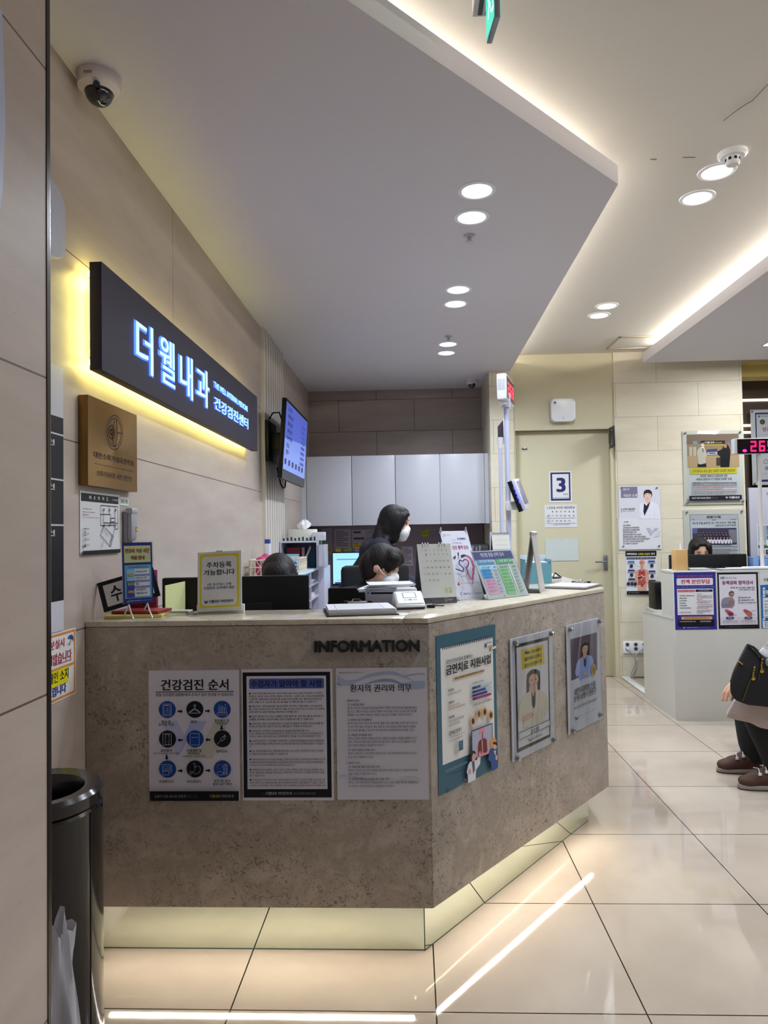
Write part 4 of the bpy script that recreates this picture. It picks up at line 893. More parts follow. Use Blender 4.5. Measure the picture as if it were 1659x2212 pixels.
for x0, z0, x1, z1, c in ((-.22, .39, .05, .40, '#5f9ec4'), (-.22, .20, .1, .205, '#6fa9cc'), (.0, .3, .008, .40, '#31457a'), (-.24, .17, .2, .185, '#2d4664')):
    MB().box((x0, -.0205, z0), (x1, -.0195, z1), M(c, .4, es=.3)).build('screen_window', t, world=False)
t = monitor('monitor', 'wide black monitor seen from behind at the counter beside the yellow sign', -1.035, -.435, 2.91, .86, 1.214, .74, 1, M('#9db7d6', .4, es=.4), .12)
t = monitor('monitor', 'lower black monitor seen from behind the card terminal and clipboard', -.365, -.02, 3.02, .92, 1.153, .74, 1, M('#9db7d6', .4, es=.4))

# side cabinet along the left wall with its hutch, crates and papers
WS = M('#b6b4c6', .45, name='shelf_white'); WS2 = M('#c9dbe4', .3)  # WS2: cabinet top, the cyan light on it put into its colour
t = thing('side_cabinet', 'pale open side cabinet along the left wall behind the monitor', 'cabinet', (-.94, 5.1, 0))
bx('back_panel', (XL + .028, 4.45, 0), (XL + .04, 5.84, 1.09), WS, 0, t)
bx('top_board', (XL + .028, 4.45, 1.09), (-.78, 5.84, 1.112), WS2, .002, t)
for y in (4.46, 4.92, 5.38, 5.83): bx('divider', (XL + .04, y - .009, 0), (-.782, y + .009, 1.09), WS, 0, t)
for z in (.0, .33, .62, .87, .98): bx('shelf_board', (XL + .04, 4.47, z), (-.785, 5.82, z + .015), WS, 0, t)
rp = random.Random(3)
for k, (y, z) in enumerate(((4.6, .636), (4.62, .995), (5.05, .886), (5.1, .996), (5.15, .636), (5.5, .996), (5.55, .886), (5.6, .636))):
    b = MB()
    for q in range(5): b.box((-1.0 + rp.random() * .03, y - .1, z + q * .006), (-.79 - rp.random() * .02, y + .12 + rp.random() * .03, z + q * .006 + .004), '#d5d3dc')
    tag(b.build('paper_stack'), ('loose papers on the %s shelf of the side cabinet, %s bay' % ({.636: 'low', .995: 'top', .996: 'top', .886: 'middle'}[z], 'near' if y < 4.8 else 'centre' if y < 5.3 else 'far')), 'papers', 'papers in the side cabinet')
t = thing('desk_hutch', 'open white box shelf of books standing on the side cabinet', 'shelf', (-.9, 5.7, 1.112))
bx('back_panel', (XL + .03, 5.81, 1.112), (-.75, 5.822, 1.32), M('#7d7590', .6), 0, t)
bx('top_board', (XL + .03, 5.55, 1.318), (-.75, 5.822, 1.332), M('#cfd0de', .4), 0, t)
for x in (XL + .03, -.762): bx('side_panel', (x, 5.55, 1.112), (x + .012, 5.82, 1.318), WS, 0, t)
for x0, w, h, c, lb in ((-1.035, .012, .16, '#23264f', 'thin navy book on the box shelf'), (-1.018, .11, .165, '#8c2330', 'wide red book on the box shelf'), (-1.015, .105, .115, '#8fc6de', 'pale blue booklet before the red book'), (-.895, .02, .165, '#b98d9c', 'pink spined book on the box shelf'), (-.872, .075, .15, '#2c5a72', 'teal book at the back of the box shelf')):
    y = 5.60 if c == '#8fc6de' else 5.66 if c != '#2c5a72' else 5.74
    s = MB().box((x0, y, 1.1125), (x0 + w, y + .03, 1.1125 + h), c)
    if c == '#8fc6de':
        for k in range(6): s.box((x0 + .018 + k * .014, y - .0006, 1.14), (x0 + .022 + k * .014, y, 1.205), '#2e4a63')
    tag(s.build('book'), lb, 'book', 'books on the box shelf')
b = MB(); T0 = Matrix.Translation((-.885, 5.60, 1.115)) @ Matrix.Rotation(.42, 4, 'Y')
b.box((-.012, 0, 0), (.0, .05, .20), '#8d8b98', 0, T0).box((-.014, -.001, .185), (.03, .051, .205), '#151a33', 0, T0); tag(b.build('document_file'), 'grey file with a dark top leaning across the box shelf', 'file')
b = MB()
b.box((-.748, 5.54, 1.113), (-.70, 5.80, 1.30), '#a8a6b8', .002); b.box((-.742, 5.538, 1.13), (-.706, 5.541, 1.29), '#c3c1d0'); tag(b.build('file_box'), 'upright grey file box beside the box shelf', 'file box')
for k in range(9):
    x = -1.03 + k * .031
    tag(MB().cyl((x, 5.60, 1.332), (x, 5.60, 1.356 + (k % 3) * .004), .007, .007, '#1e3a30', 10).cyl((x, 5.60, 1.356), (x, 5.60, 1.364), .005, .005, '#e4e6e4', 10).build('marker_pen'), 'short green capped marker pen standing along the box shelf top', 'pen', 'marker pens on the box shelf')
for k in range(5):
    x = -.742 + k * .009
    tag(MB().cyl((x, 5.62, 1.30), (x + .004, 5.62, 1.37 + (k % 2) * .01), .0035, .0035, '#174a35', 8).build('green_pen'), 'thin green pen standing in the upright file box', 'pen', 'green pens in the file box')
t = thing('tissue_box', 'white oval tissue box with a tissue pulled up, on the box shelf', 'tissue box', (-.9, 5.70, 1.332))
pr = [(-1.0 + .0, 0)]
pts = [(-.895 + (.10 + .02) * math.cos(a) * 1.0, 5.72 + .055 * math.sin(a)) for a in [k * PI / 16 for k in range(32)]]
MB().prism(pts, 1.333, 1.418, M('#dcdacf', .35), None, .006).build('body', t)
MB().prism([(x * 1.0, y) for x, y in [(-.895 + .12 * math.cos(a), 5.72 + .055 * math.sin(a)) for a in [k * PI / 16 for k in range(32)]]], 1.416, 1.424, M('#e8e7e2', .3), None, .003).build('lid', t)
b = MB(); b2 = []
n = 24
for r, z, am in ((.012, 1.42, .0), (.036, 1.44, .012), (.042, 1.462, .018), (.024, 1.488, .012), (.006, 1.502, .003)):
    b2.append([b.bm.verts.new((-.885 + (r + am * math.sin(4 * a)) * math.cos(a) * 1.1, 5.72 + (r * .7 + am * .5 * math.cos(3 * a)) * math.sin(a), z + .006 * math.sin(5 * a))) for a in [2 * PI * k / n for k in range(n)]])
im = b.mi(M('#e9e9ea', .8))
for A, B in zip(b2, b2[1:]):
    for k in range(n): b.bm.faces.new((A[k], A[(k + 1) % n], B[(k + 1) % n], B[k])).material_index = im
b.build('tissue', t)
bx_ = MB().box((-.80, 5.60, 1.333), (-.70, 5.68, 1.40), '#d3d4d9', .003).build('small_carton'); tag(bx_, 'small white carton at the end of the box shelf top', 'box')
tag(MB().box((-.985, 6.02, 1.11), (-.925, 6.06, 1.50), '#b3a9b5').build('upright_board'), 'tall pale board standing behind the tissue box', 'board')
bx2 = thing('desk_extension', 'low white cabinet in the corner between side cabinet and back desk', 'cabinet', (-.9, 6.1, 0))
bx('body', (-1.05, 5.86, 0), (-.74, 6.28, 1.108), WS, .003, bx2)
def crate(x0, x1, y0, y1, z, h, lb, col='#d6cfbd'):
    t = thing('storage_crate', lb, 'crate', ((x0 + x1) / 2, (y0 + y1) / 2, z), 'cream lattice crates'); m = M(col, .45)
    bx('base', (x0, y0, z), (x1, y1, z + .006), m, 0, t)
    for nm, (ax, ay, bx__, by) in (('front_wall', (x0, y0, x1, y0)), ('back_wall', (x0, y1, x1, y1)), ('side_wall', (x0, y0, x0, y1)), ('side_wall', (x1, y0, x1, y1))):
        b = MB(); L = V((bx__ - ax, by - ay, 0)); n = max(3, int(L.length / .035))
        for zz_ in (z + .01, z + h * .55, z + h - .006): b.tube([(ax, ay, zz_), (bx__, by, zz_)], .0045, m, 6)
        for k in range(n):
            p = V((ax, ay, 0)) + L * (k / n); q = V((ax, ay, 0)) + L * ((k + 1) / n)
            b.tube([(p.x, p.y, z + .01), (p.x, p.y, z + h)], .003, m, 5); b.tube([(p.x, p.y, z + h), (q.x, q.y, z + h * .55)], .0025, m, 5); b.tube([(p.x, p.y, z + .01), (q.x, q.y, z + h * .55)], .0025, m, 5)
        b.tube([(bx__, by, z + .01), (bx__, by, z + h)], .004, m, 5); b.build(nm, t)
    return t
crate(-1.05, -.80, 4.92, 5.28, 1.113, .105, 'cream lattice crate of stationery on the side cabinet')
crate(-1.045, -.86, 4.47, 4.66, 1.113, .115, 'cream lattice crate with a pink pouch near the left wall')
tag(bx('blue_box', (-.885, 4.95, 1.12), (-.825, 5.0, 1.195), M('#4a76c4', .5), .003), 'small bright blue box inside the stationery crate', 'box')
tag(blob('pouch', [('e', (-.985, 4.55, 1.215), (.04, .045, .03)), ('e', (-.96, 4.57, 1.235), (.028, .03, .03)), ('e', (-1.0, 4.56, 1.165), (.035, .04, .05))], .006, M('#b03a6c', .6)), 'crumpled pink pouch sticking out of the crate', 'pouch')
t = thing('spray_carton', 'tall white carton with a blue top by the left wall', 'carton', (-1.0, 4.75, 1.112))
bx('body', (-1.0, 4.72, 1.1125), (-.965, 4.76, 1.325), M('#d2d6e4', .4), .002, t); bx('cap', (-.999, 4.721, 1.325), (-.966, 4.759, 1.355), M('#2f4aa0', .4), .002, t)
# coloured folders heaped near the left wall
tag(bx('low_cabinet', (-1.04, 3.84, 0), (-.80, 4.3, 1.09), WS), 'low pale cabinet by the left wall behind the wide monitor', 'cabinet')
for k, (x0, y0, w, d, z, c, r, lb) in enumerate(((-1.02, 3.86, .20, .28, 1.091, '#2d3478', .1, 'navy folder at the bottom of the heap by the left wall'), (-1.01, 3.88, .19, .26, 1.106, '#5d4a8a', -.15, 'purple folder second from the bottom of the heap'), (-1.0, 3.90, .18, .24, 1.12, '#c98b5b', .2, 'orange folder near the top of the heap'), (-1.02, 3.92, .17, .22, 1.13, '#9cc3e6', -.1, 'pale blue folder on top of the heap'))):
    T0 = Matrix.Translation((x0 + w / 2, y0 + d / 2, z)) @ Matrix.Rotation(r * .3, 4, 'Z')
    tag(MB().box((-w / 2, -d / 2, 0), (w / 2, d / 2, .0125 if k < 3 else .008), c, .002, T0).build('folder'), lb, 'folder', 'folders by the left wall')
# upright files and loose papers left of the lit monitor
t = thing('magazine_file', 'white upright file holder stuffed with papers beside the lit monitor', 'file holder', (-.80, 6.5, .75))
bx('holder', (-.905, 6.34, .751), (-.79, 6.6, 1.04), M('#cfccd8', .4), .003, t)
for k in range(5): bx('paper_sheaf', (-.90 + k * .021, 6.335 + .006 * k, .76), (-.885 + k * .021, 6.55, 1.115 - .012 * (k % 3)), '#d8d5e0', 0, t)
tag(bx('document_folder', (-.93, 6.32, .751), (-.912, 6.55, 1.06), M('#6d5136', .6)), 'brown folder standing beside the white file holder', 'folder')
tag(bx('file_desk', (-1.04, 6.3, 0), (-.725, 6.8, .749), WS), 'short pale cabinet under the white file holder', 'cabinet')

# office chairs
def office_chair(lb, x, y, rz, top=1.19):
    t = thing('office_chair', lb, 'office chair', (x, y, 0), 'office chairs'); t.rotation_euler = (0, 0, rz)
    def add(b, n, p=t): return b.build(n, p, world=False)
    FB = M('#101014', .9)
    add(MB().box((-.24, -.23, .43), (.24, .25, .50), FB, .03), 'seat')
    add(MB().box((-.22, .20, .62), (.22, .27, top), FB, .03), 'backrest')
    add(MB().box((-.03, .24, .45), (.03, .29, .75), BLK, .008), 'back_support')
    add(MB().cyl((0, 0, .1), (0, 0, .43), .028, .028, STEEL), 'gas_column')
    for k in range(5):
        a = k * 2 * PI / 5; c, d = math.cos(a), math.sin(a)
        add(MB().tube([(0, 0, .11), (.28 * c, .28 * d, .075)], [.03, .018], BLK, 8), 'foot')
        add(MB().cyl((.28 * c - .02 * d, .28 * d + .02 * c, .03), (.28 * c + .02 * d, .28 * d - .02 * c, .03), .03, .03, BLK, 14), 'caster')
    return t
# ---------------------------------------------------------------- things on the reception counter
def fr(o, right, up, w, h): return (V(o), V(right).normalized(), V(up).normalized(), w, h)
# tilted payment desk plate
rt = V((.93, .24, .27)).normalized(); up = V((-.22, .20, .95)); up = (up - rt * up.dot(rt)).normalized()
o0 = V((-1.050, 2.362, 1.129)); PW, PH = .19, .104
t = thing('desk_plate', 'black framed plate with big Korean letters tipped sideways by the wall', 'sign', (-.98, 2.40, ZT))
s = Sheet((180, 1160, 8.73), [(205, 965), (1000, 815), (1165, 1290), (370, 1530)], None, frame=(o0 + up * PH, rt, up, PW, PH), base='#111013', back='#111013', th=.008)
s.poly([(.016, -.014), (PW - .016, -.014), (PW - .016, -PH + .014), (.016, -PH + .014)][::-1], '#d5d6da', True)

def rawtx(s, g, x0, y0, x1, y1, c, bo):
    H0, s.p = s.p, (lambda x, y: (x, y)); s.tx(g, x0, y0, x1, y1, c, bo, 3); s.p = H0
rawtx(s, '수', .034, -.024, .072, -.080, '#0f0e12', .03); rawtx(s, '납', .086, -.024, .128, -.080, '#0f0e12', .03)
s.done('plate', parent=t)
b = MB(); b.tube([o0 + up * .09 + rt * .1 + V((0, .012, 0)), V((-.93, 2.46, ZT + .006))], .004, BLK); b.build('stand', t)
for k, (x, y, w, d, z, c, r, lb) in enumerate(((-.965, 2.43, .19, .12, ZT + .0005, '#d9c56e', .15, 'pale yellow booklet at the bottom beneath the tipped plate'), (-.955, 2.45, .17, .11, ZT + .0115, '#8e2f35', -.1, 'dark red booklet beneath the tipped plate'))):
    T0 = Matrix.Translation((x, y, z)) @ Matrix.Rotation(r, 4, 'Z')
    tag(MB().box((-w / 2, -d / 2, 0), (w / 2, d / 2, .010), c, .001, T0).build('booklet'), lb, 'booklet', 'booklets under the tipped plate')
t = thing('leaflet_box', 'red and pink leaflet box behind the blue fee sign', 'leaflet box', (-.99, 2.535, ZT))
T0 = Matrix.Translation((-.985, 2.535, ZT)) @ Matrix.Rotation(.2, 4, 'Z')
MB().box((-.05, -.02, 0), (.05, .02, .115), '#7a1f2b', .002, T0).build('holder', t)
MB().box((-.048, .0, .02), (.05, .012, .155), '#b53a72', .001, T0).box((-.04, -.002, .115), (.048, .0, .135), '#263a86', 0, T0).build('leaflets', t)
MB().box((-.02, -.0212, .06), (-.012, -.0202, .085), '#d9c9cb', 0, T0).box((-.004, -.0212, .062), (.03, -.0202, .072), '#c99aa0', 0, T0).build('front_print', t)
# blue fee notice in a clear stand
rt = V((.72, .69, 0)).normalized(); up = V((-.05 * .69, .05 * .72, 1)).normalized(); o1 = V((-.970, 2.322, 1.160)); w1, h1 = .104, .206
t = thing('counter_sign', 'blue fee notice in a clear stand close to the left wall', 'sign', (-.93, 2.36, ZT), 'small signs on the counter')
s = Sheet((180, 1160, 8.73), [(735, 180), (1330, 165), (1355, 1270), (745, 1360)], None, frame=(o1 + up * h1, rt, up, w1, h1), base='#2c2f86', th=.003, back='#d9dbe2')
s.rect(774, 240, 1305, 525, '#dbe0a8'); s.rect(780, 605, 1325, 1175, '#74b4da')
for g, x0, y0, x1, y1 in (('진료비 가산 시간', 800, 295, 1278, 352), ('적용 안내', 914, 425, 1182, 480)): s.tx(g, x0 - 4, y0 - 4, x1 + 4, y1 + 4, '#3a2016', .08, 2); s.tx(g, x0, y0, x1, y1, '#d8673a', .02, 2)
s.tx('보건복지부 고시에 의해 진료비가 가산됩니다', 866, 628, 1236, 625, '#16284a', .02, 1)
s.rect(975, 665, 1285, 1150, '#dcdce8'); s.rect(822, 685, 975, 905, '#8ec3ea'); s.rect(824, 905, 975, 1005, '#3d4fb0'); s.rect(826, 1010, 977, 1205, '#3b3aa6')
for y in (770, 880, 990): s.rect(978, y, 1284, y + 5, '#7a86b8')
for g, x0, y0, x1, y1 in (('평일', 850, 765, 942, 815), ('토요일', 836, 935, 966, 975), ('공휴일', 840, 1085, 964, 1125)): s.tx(g, x0 - 4, y0 - 4, x1 + 4, y1 + 4, '#2a2a14', .08, 1); s.tx(g, x0, y0, x1, y1, '#dcd23e', .02, 1)
for g, x0, y0, x1, y1 in (('[오전] 6시 이전', 1000, 700, 1220, 722), ('[오후] 6시 이후', 1002, 818, 1222, 836), ('종일', 1004, 928, 1064, 964), ('임시공휴일 및', 1004, 1040, 1196, 1055), ('대체공휴일 포함', 1006, 1108, 1228, 1118)): s.tx(g, x0, y0, x1, y1, '#1d1c2a', .03, 1)
logo(s, 815, 1285, 26, '#c9cbe6', '#c9cbe6'); s.tx('더웰내과 이비인후과', 855, 1280, 1100, 1262, '#d9daf0', .02, 1); s.tx('건강검진센터 보청기센터', 1115, 1246, 1318, 1230, '#a9abd6', 0, 1)
s.done('printed_sheet', parent=t)
q = MB(); Tm = s.T; q.box((-.004, -h1 - .002, .004), (w1 + .004, .004, .0055), ACR, 0, Tm); q.build('acrylic_cover', t)
nn = rt.cross(up); p0 = o1 + V((0, 0, -.002)); wf = M('#d9dcdf', .2)
for u in (.02, w1 - .02):
    b = MB(); b.tube([p0 + rt * u, p0 + rt * u + V((0, 0, -.02)) + nn * .012, V((p0 + rt * u + nn * .04).to_tuple()[:2] + (ZT + .003,))], .0025, wf, 6); b.tube([p0 + rt * u, V((p0 + rt * u - nn * .05).to_tuple()[:2] + (ZT + .003,))], .0025, wf, 6); b.build('wire_foot', t)
tag(MB().box((-.90, 2.50, ZT + .0005), (-.80, 2.565, ZT + .003), ACR).box((-.89, 2.51, ZT + .003), (-.81, 2.56, ZT + .008), '#c3bfb8').build('card_holder'), 'low clear holder with printed cards next to the wide monitor', 'card holder')
tag(MB().box((-.935, 2.62, .742), (-.932, 2.85, 1.20), '#d3d79c').build('paper_sheet'), 'pale yellow sheet standing behind the blue fee sign', 'paper')

# yellow bordered parking sign
rt = V((.998, -.01, .04)).normalized(); up = V((.03, .16, .98)); up = (up - rt * up.dot(rt)).normalized(); w1, h1 = .160, .214
o1 = V((-.772, 2.50, ZT + .004))
t = thing('counter_sign', 'yellow bordered parking notice in a white stand before the wide monitor', 'sign', (-.69, 2.52, ZT), 'small signs on the counter')
s = Sheet((100, 1040, 3.607), [(1228, 562), (1558, 562), (1537, 1020), (1193, 1025)], None, frame=(o1 + up * h1, rt, up, w1, h1), base='#d9d9cf', th=.005, back='#dddcd2')
s.poly([(.008, -.008), (w1 - .008, -.008), (w1 - .008, -h1 + .013), (.008, -h1 + .013)][::-1], '#d9c93d', True)
A = s.p(1253, 600); B = s.p(1505, 975)
s.rr(1256, 597, 1503, 976, 30, '#d8d9dc')
s.tx('주차등록', 1290, 640, 1478, 684, '#16161c', .03, 3); s.tx('가능합니다', 1265, 698, 1500, 740, '#16161c', .03, 3)
s.tx('2층 원무데스크에', 1284, 802, 1466, 822, '#27407e', .02, 2); s.tx('차량번호 등록해주세요', 1256, 829, 1490, 850, '#27407e', .02, 2)
logo(s, 1250, 938, 22, '#1d2030', '#1d2030'); s.tx('더웰내과 이비인후과', 1290, 934, 1476, 956, '#1d2030', .03, 2)
s.done('printed_panel', parent=t)
MB().box((-.006, -.004, -.03), (w1 + .006, .010, .026), M('#dedcd2', .4), .003, Matrix.Translation((-.772, 2.50, ZT + .005)) @ Matrix.Translation((0, .008, 0))).build('stand_foot', t)
q = MB().box((w1 * .42, -.002, -.001), (w1 * .58, .004, .006), M('#c9c8be', .4), .001, s.T).build('thumb_notch', t)

# clipboards
def clip(lb, o, rt, w, d, n, marks, grp='clipboards on the counter'):
    rt = V((rt[0], rt[1], 0)).normalized(); bk = V((-rt.y, rt.x, 0)); T0 = Matrix(((rt.x, bk.x, 0, o[0]), (rt.y, bk.y, 0, o[1]), (0, 0, 1, o[2]), (0, 0, 0, 1)))
    t = thing('clipboard', lb, 'clipboard', o, grp)
    MB().box((-.006, -.008, 0), (w + .006, d + .012, .004), M('#4a352a', .5), .001, T0).build('board', t)
    b = MB(); r = random.Random(5)
    for k in range(n): q = r.random() * .004; b.box((q, q * .6, .0042 + k * .0016), (w - .004 + q, d - .01, .0055 + k * .0016), '#dcdce2', 0, T0)
    b.build('paper_stack', t); z = .0057 + n * .0016
    b = MB(); b.box((w * .35, d - .025, z), (w * .65, d + .006, z + .006), STEEL, .002, T0).tube([T0 @ V((w * .42, d + .002, z + .004)), T0 @ V((w * .45, d + .014, z + .012)), T0 @ V((w * .55, d + .014, z + .012)), T0 @ V((w * .58, d + .002, z + .004))], .002, STEEL, 6)
    for u in (.30, .68): b.box((w * u, d - .012, z), (w * u + .016, d + .008, z + .008), BLK, .002, T0)
    b.build('clip', t)
    s = Sheet((0, 0, 1), [(0, 0), (100, 0), (100, 140), (0, 140)], None, frame=(T0 @ V((.002, d - .02, z - .0006)), rt, bk, w - .008, d - .025), base='#dcdce2', th=.0002)
    marks(s); s.done('form', parent=t)
def form1(s):
    s.rect(12, 8, 12.8, 132, '#5d5a66'); s.rect(84, 8, 84.8, 132, '#5d5a66'); s.rect(22, 30, 78, 37, '#dbe08f'); s.tx('. . . .', 18, 10, 34, 12, K, .02, 1); s.tx('. . . .', 62, 10, 78, 12, K, .02, 1)
    for y in range(50, 130, 10): s.rect(16, y, 82, y + .8, '#a5a3b0')
clip('clipboard with a thick pad of forms near the counter corner', (-.285, 2.345, ZT + .0005), (.23, .04), .232, .225, 10, form1)
def form2(s):
    for y in range(12, 130, 9): s.rect(10, y, 90, y + .8, '#a5a3b0')
clip('clipboard with papers beside the end of the counter', (.618, 3.40, ZT + .0005), (.165, -.10), .20, .25, 4, form2)
b = MB()
for k in range(4): b.box((.69 + .004 * k, 4.16 + .003 * k, ZT + .0005 + k * .003), (.86 - .003 * k, 4.42, ZT + .0025 + k * .003), '#d9d8d6')
tag(b.build('paper_stack'), 'loose white papers at the far end of the counter', 'papers')
b = MB(); b.tube([(.80, 4.08, ZT + .006), (.82, 4.12, ZT + .03), (.85, 4.10, ZT + .006), (.83, 4.05, ZT + .006), (.79, 4.04, ZT + .006)], .005, BLK); tag(b.build('looped_cable'), 'short looped black cable by the loose papers at the far counter end', 'cord')

# card terminal
T0 = Matrix.Translation((-.060, 2.530, ZT)) @ Matrix.Rotation(.2, 4, 'Z')
t = thing('card_terminal', 'white card payment terminal with a small blue screen', 'card terminal', (-.01, 2.56, ZT))
Tx = Matrix(((0, 0, 1, 0), (1, 0, 0, 0), (0, 1, 0, 0), (0, 0, 0, 1)))
MB().prism([(0, .004), (.108, .004), (.112, .028), (.09, .058), (.07, .060), (0, .016)], 0, .106, WPL, T0 @ Tx, .006).build('body', t)
MB().prism([(.002, 0.0005), (.106, 0.0005), (.108, .012), (0, .012)], .002, .104, M('#3d3a40', .5), T0 @ Tx, .003).build('base', t)
MB().box((.014, .078, .050), (.092, .112, .072), WPL, .008, T0).build('printer_cover', t)
sl_ = math.atan2(.044, .07)
s = Sheet((0, 0, 1), [(0, 0), (100, 0), (100, 60), (0, 60)], None, frame=(T0 @ V((.006, .066, .0590)), (T0.to_3x3() @ V((1, 0, 0))), (T0.to_3x3() @ V((0, math.cos(sl_), math.sin(sl_)))), .094, .07), base='#dcdde2', th=.0006)
s.rect(24, 6, 78, 34, '#4a4d58'); s.rect(28, 9, 74, 31, M('#6c7fd0', .3, es=.35)); s.rect(28, 17, 74, 21, M('#39479a', .3, es=.2)); s.rect(44, 40, 56, 45, '#1c1b22'); s.rect(26, 42, 40, 44, '#9a9aa6'); s.rect(60, 42, 78, 44, '#9a9aa6'); s.done('screen_panel', parent=t)
b = MB(); b.box((.048, 2.585, ZT + .0005), (.078, 2.603, ZT + .011), BLK, .003, None); b.tube([(.040, 2.60, ZT + .006), (.052, 2.62, ZT + .022), (.060, 2.63, ZT + .028), (.068, 2.62, ZT + .02), (.074, 2.60, ZT + .008)], .0016, BLK, 6); b.tube([(.075, 2.598, ZT + .008), (.095, 2.602, ZT + .006), (.112, 2.606, ZT + .006)], .0024, BLK, 6)
tag(b.build('coiled_cable'), 'tangled black cable and plug beside the card terminal', 'cable')

# December calendar
def aframe(t, o, rt, up, w, h, back, col, dark='#4b4a50', spread=.11):
    """the rear leg and foot of a folding calendar"""
    nn = rt.cross(up); top = o + up * h; b = MB(); q = o - nn * spread; q.z = o.z
    T = [top, top + rt * w, q + rt * w, q]; th = nn * .0015
    b.poly(T, back); b.poly([p - th for p in T][::-1], back); b.build('back_leg', t)
rt = V((.954, .30, 0)); up = V((-.09, .27, .96)); up = (up - rt * up.dot(rt)).normalized(); w1, h1 = .140, .238
o1 = V((.036, 2.722, ZT + .001))
t = thing('desk_calendar', 'large white December desk calendar with wire loops on the counter', 'calendar', (.1, 2.78, ZT), 'desk calendars')
nn = rt.cross(up)
MB().box((0, 0, -.004), (w1, .028, .0), M('#57555d', .5), .001, Matrix(((rt.x, up.x, nn.x, o1.x), (rt.y, up.y, nn.y, o1.y), (rt.z, up.z, nn.z, o1.z), (0, 0, 0, 1)))).build('foot_panel', t)
s = Sheet((840, 1120, 3.456), [(205, 148), (458, 150), (498, 580), (238, 592)], None, frame=(o1 + up * h1, rt, up, w1, h1 - .022), base='#d3d4cf', th=.0025)
G_, R_ = '#45443f', '#b9b79c'
for i, d in enumerate('SMTWTFS'): s.tx(d, 236 + i * 31, 196, 244 + i * 31, 208, R_ if i == 0 else G_, .0, 1)
cols = [(243, 0), (276, 0), (306, 0), (337, 0), (369, 0), (400, 0), (431, 0)]
for r_ in range(5):
    for c_ in range(7):
        n = r_ * 7 + c_
        if 1 <= n <= 31:
            x = 243 + c_ * 31.3 + r_ * 5; y = 236 + r_ * 53; wd = 3.2 if n < 10 else 8
            s.tx(str(n), x - wd, y - 8, x + wd, y + 6, R_ if c_ == 0 or n == 25 else G_, .008, 1)
s.tx('12', 416, 506, 462, 546, '#a9ad3a', .0, 2)
s.done('month_page', parent=t)
s2 = Sheet((0, 0, 1), [(0, 0), (100, 0), (100, 20), (0, 20)], None, frame=(o1 + up * .0265 + nn * .0006, rt, up, w1, .026), base='#57555d', th=.0003)
s2.ring(68, 9, 3, 1, '#c9c9cc', 7); s2.tx('MY DESK', 74, 6, 90, 13, '#b9b9bd', .0, 1) if False else None; s2.rect(74, 8, 90, 9.5, '#a9a9ad'); s2.rect(74, 11, 86, 12.5, '#a9a9ad'); s2.done('foot_print', parent=t)
aframe(t, o1, rt, up, w1, h1, M('#4a4850', .6), None)
b = MB()
for k in (1, 2, 3, 7, 8, 9):
    p = o1 + up * (h1 - .004) + rt * (.012 + k * .0115)
    b.tube([p + nn * .0035 - up * .006, p + nn * .006 + up * .004, p + up * .010, p - nn * .006 + up * .003, p - nn * .004 - up * .006], .0016, M('#d9dadb', .3), 6)
b.build('wire_binding', t)

# slanted memory test leaflet stand
o1 = V((.172, 2.845, ZT + .002)); rt = V((.86, .5, 0)).normalized(); up = V((-.06, .103, .28)).normalized(); w1, h1 = .138, .302
t = thing('leaflet_stand', 'small slanted banner with a pink brain drawing behind the December calendar', 'banner stand', (.22, 2.9, ZT))
s = Sheet((840, 1120, 3.456), [(372, 105), (582, 120), (735, 605), (505, 612)], None, frame=(o1 + up * h1, rt, up, w1, h1), base='#d9d9e6', th=.0012)
s.ring(405, 136, 7, 2.5, '#7f9a7a', 9); s.tx('Peoplebio', 414, 130, 462, 141, '#9aa39a', 0, 1); 
s.tx('지키는', 466, 168, 500, 180, '#8a89a0', .0, 1); s.tx('안전벨트', 506, 160, 574, 178, '#3a3f86', .03, 2); s.tx('내 가족을 위한', 470, 188, 544, 202, '#6d6b84', .0, 1); s.tx('건강 혈액 검사', 466, 210, 598, 243, '#b03a6c', .03, 2)
PUR, PNK = '#4a3f78', '#c94f78'
s.poly([(535, 282), (560, 276), (562, 294), (540, 300)], '#2e2c3e'); s.poly([(560, 280), (574, 278), (574, 290), (562, 292)], '#2e2c3e'); s.poly([(510, 262), (520, 258), (522, 286), (516, 288)], '#33304a'); s.ci(518, 300, 4, '#33304a'); s.poly([(476, 292), (494, 280), (498, 296), (482, 306)], '#33304a')
ptsb = [(574, 285), (600, 296), (622, 322), (632, 350), (640, 372), (628, 392), (634, 418), (624, 440), (628, 458), (612, 458), (596, 432), (584, 408), (574, 380), (588, 356), (584, 332), (560, 318), (540, 330), (518, 322), (512, 348), (528, 366), (544, 384), (540, 404), (516, 398), (484, 386)]
ptsb = sm(ptsb, 4)
for i in range(len(ptsb) - 1):
    f = i / len(ptsb); c = PNK if f < .45 else '#8c477a' if f < .7 else PUR; s.ln([ptsb[i], ptsb[i + 1]], 9, c)
s.tx('기억을', 486, 418, 510, 430, '#4a3f78', .02, 1); s.tx('지키는', 516, 418, 548, 430, '#a9a6bc', 0, 1); s.tx('안전벨트', 520, 436, 570, 450, '#b86a8c', .02, 1)
s.poly([(492, 506), (500, 482), (514, 498), (514, 512)], '#a83a58'); s.tx('으로 미리 알아보는 인지 나의 뇌 건강', 518, 492, 670, 500, '#3f3c56', .01, 1); s.tx('알츠하이머 위험도 검사 AlzOn 혈액검사', 500, 520, 698, 516, '#6a6880', .0, 1)
s.ring(524, 575, 8, 3, '#3a3866', 11); s.tx('AlzOn', 541, 566, 602, 584, '#2f2d52', .02, 2); s.rect(606, 570, 706, 573, '#9b99b2'); s.rect(606, 578, 690, 581, '#9b99b2')
s.done('banner', parent=t)
b = MB(); nn = rt.cross(up)
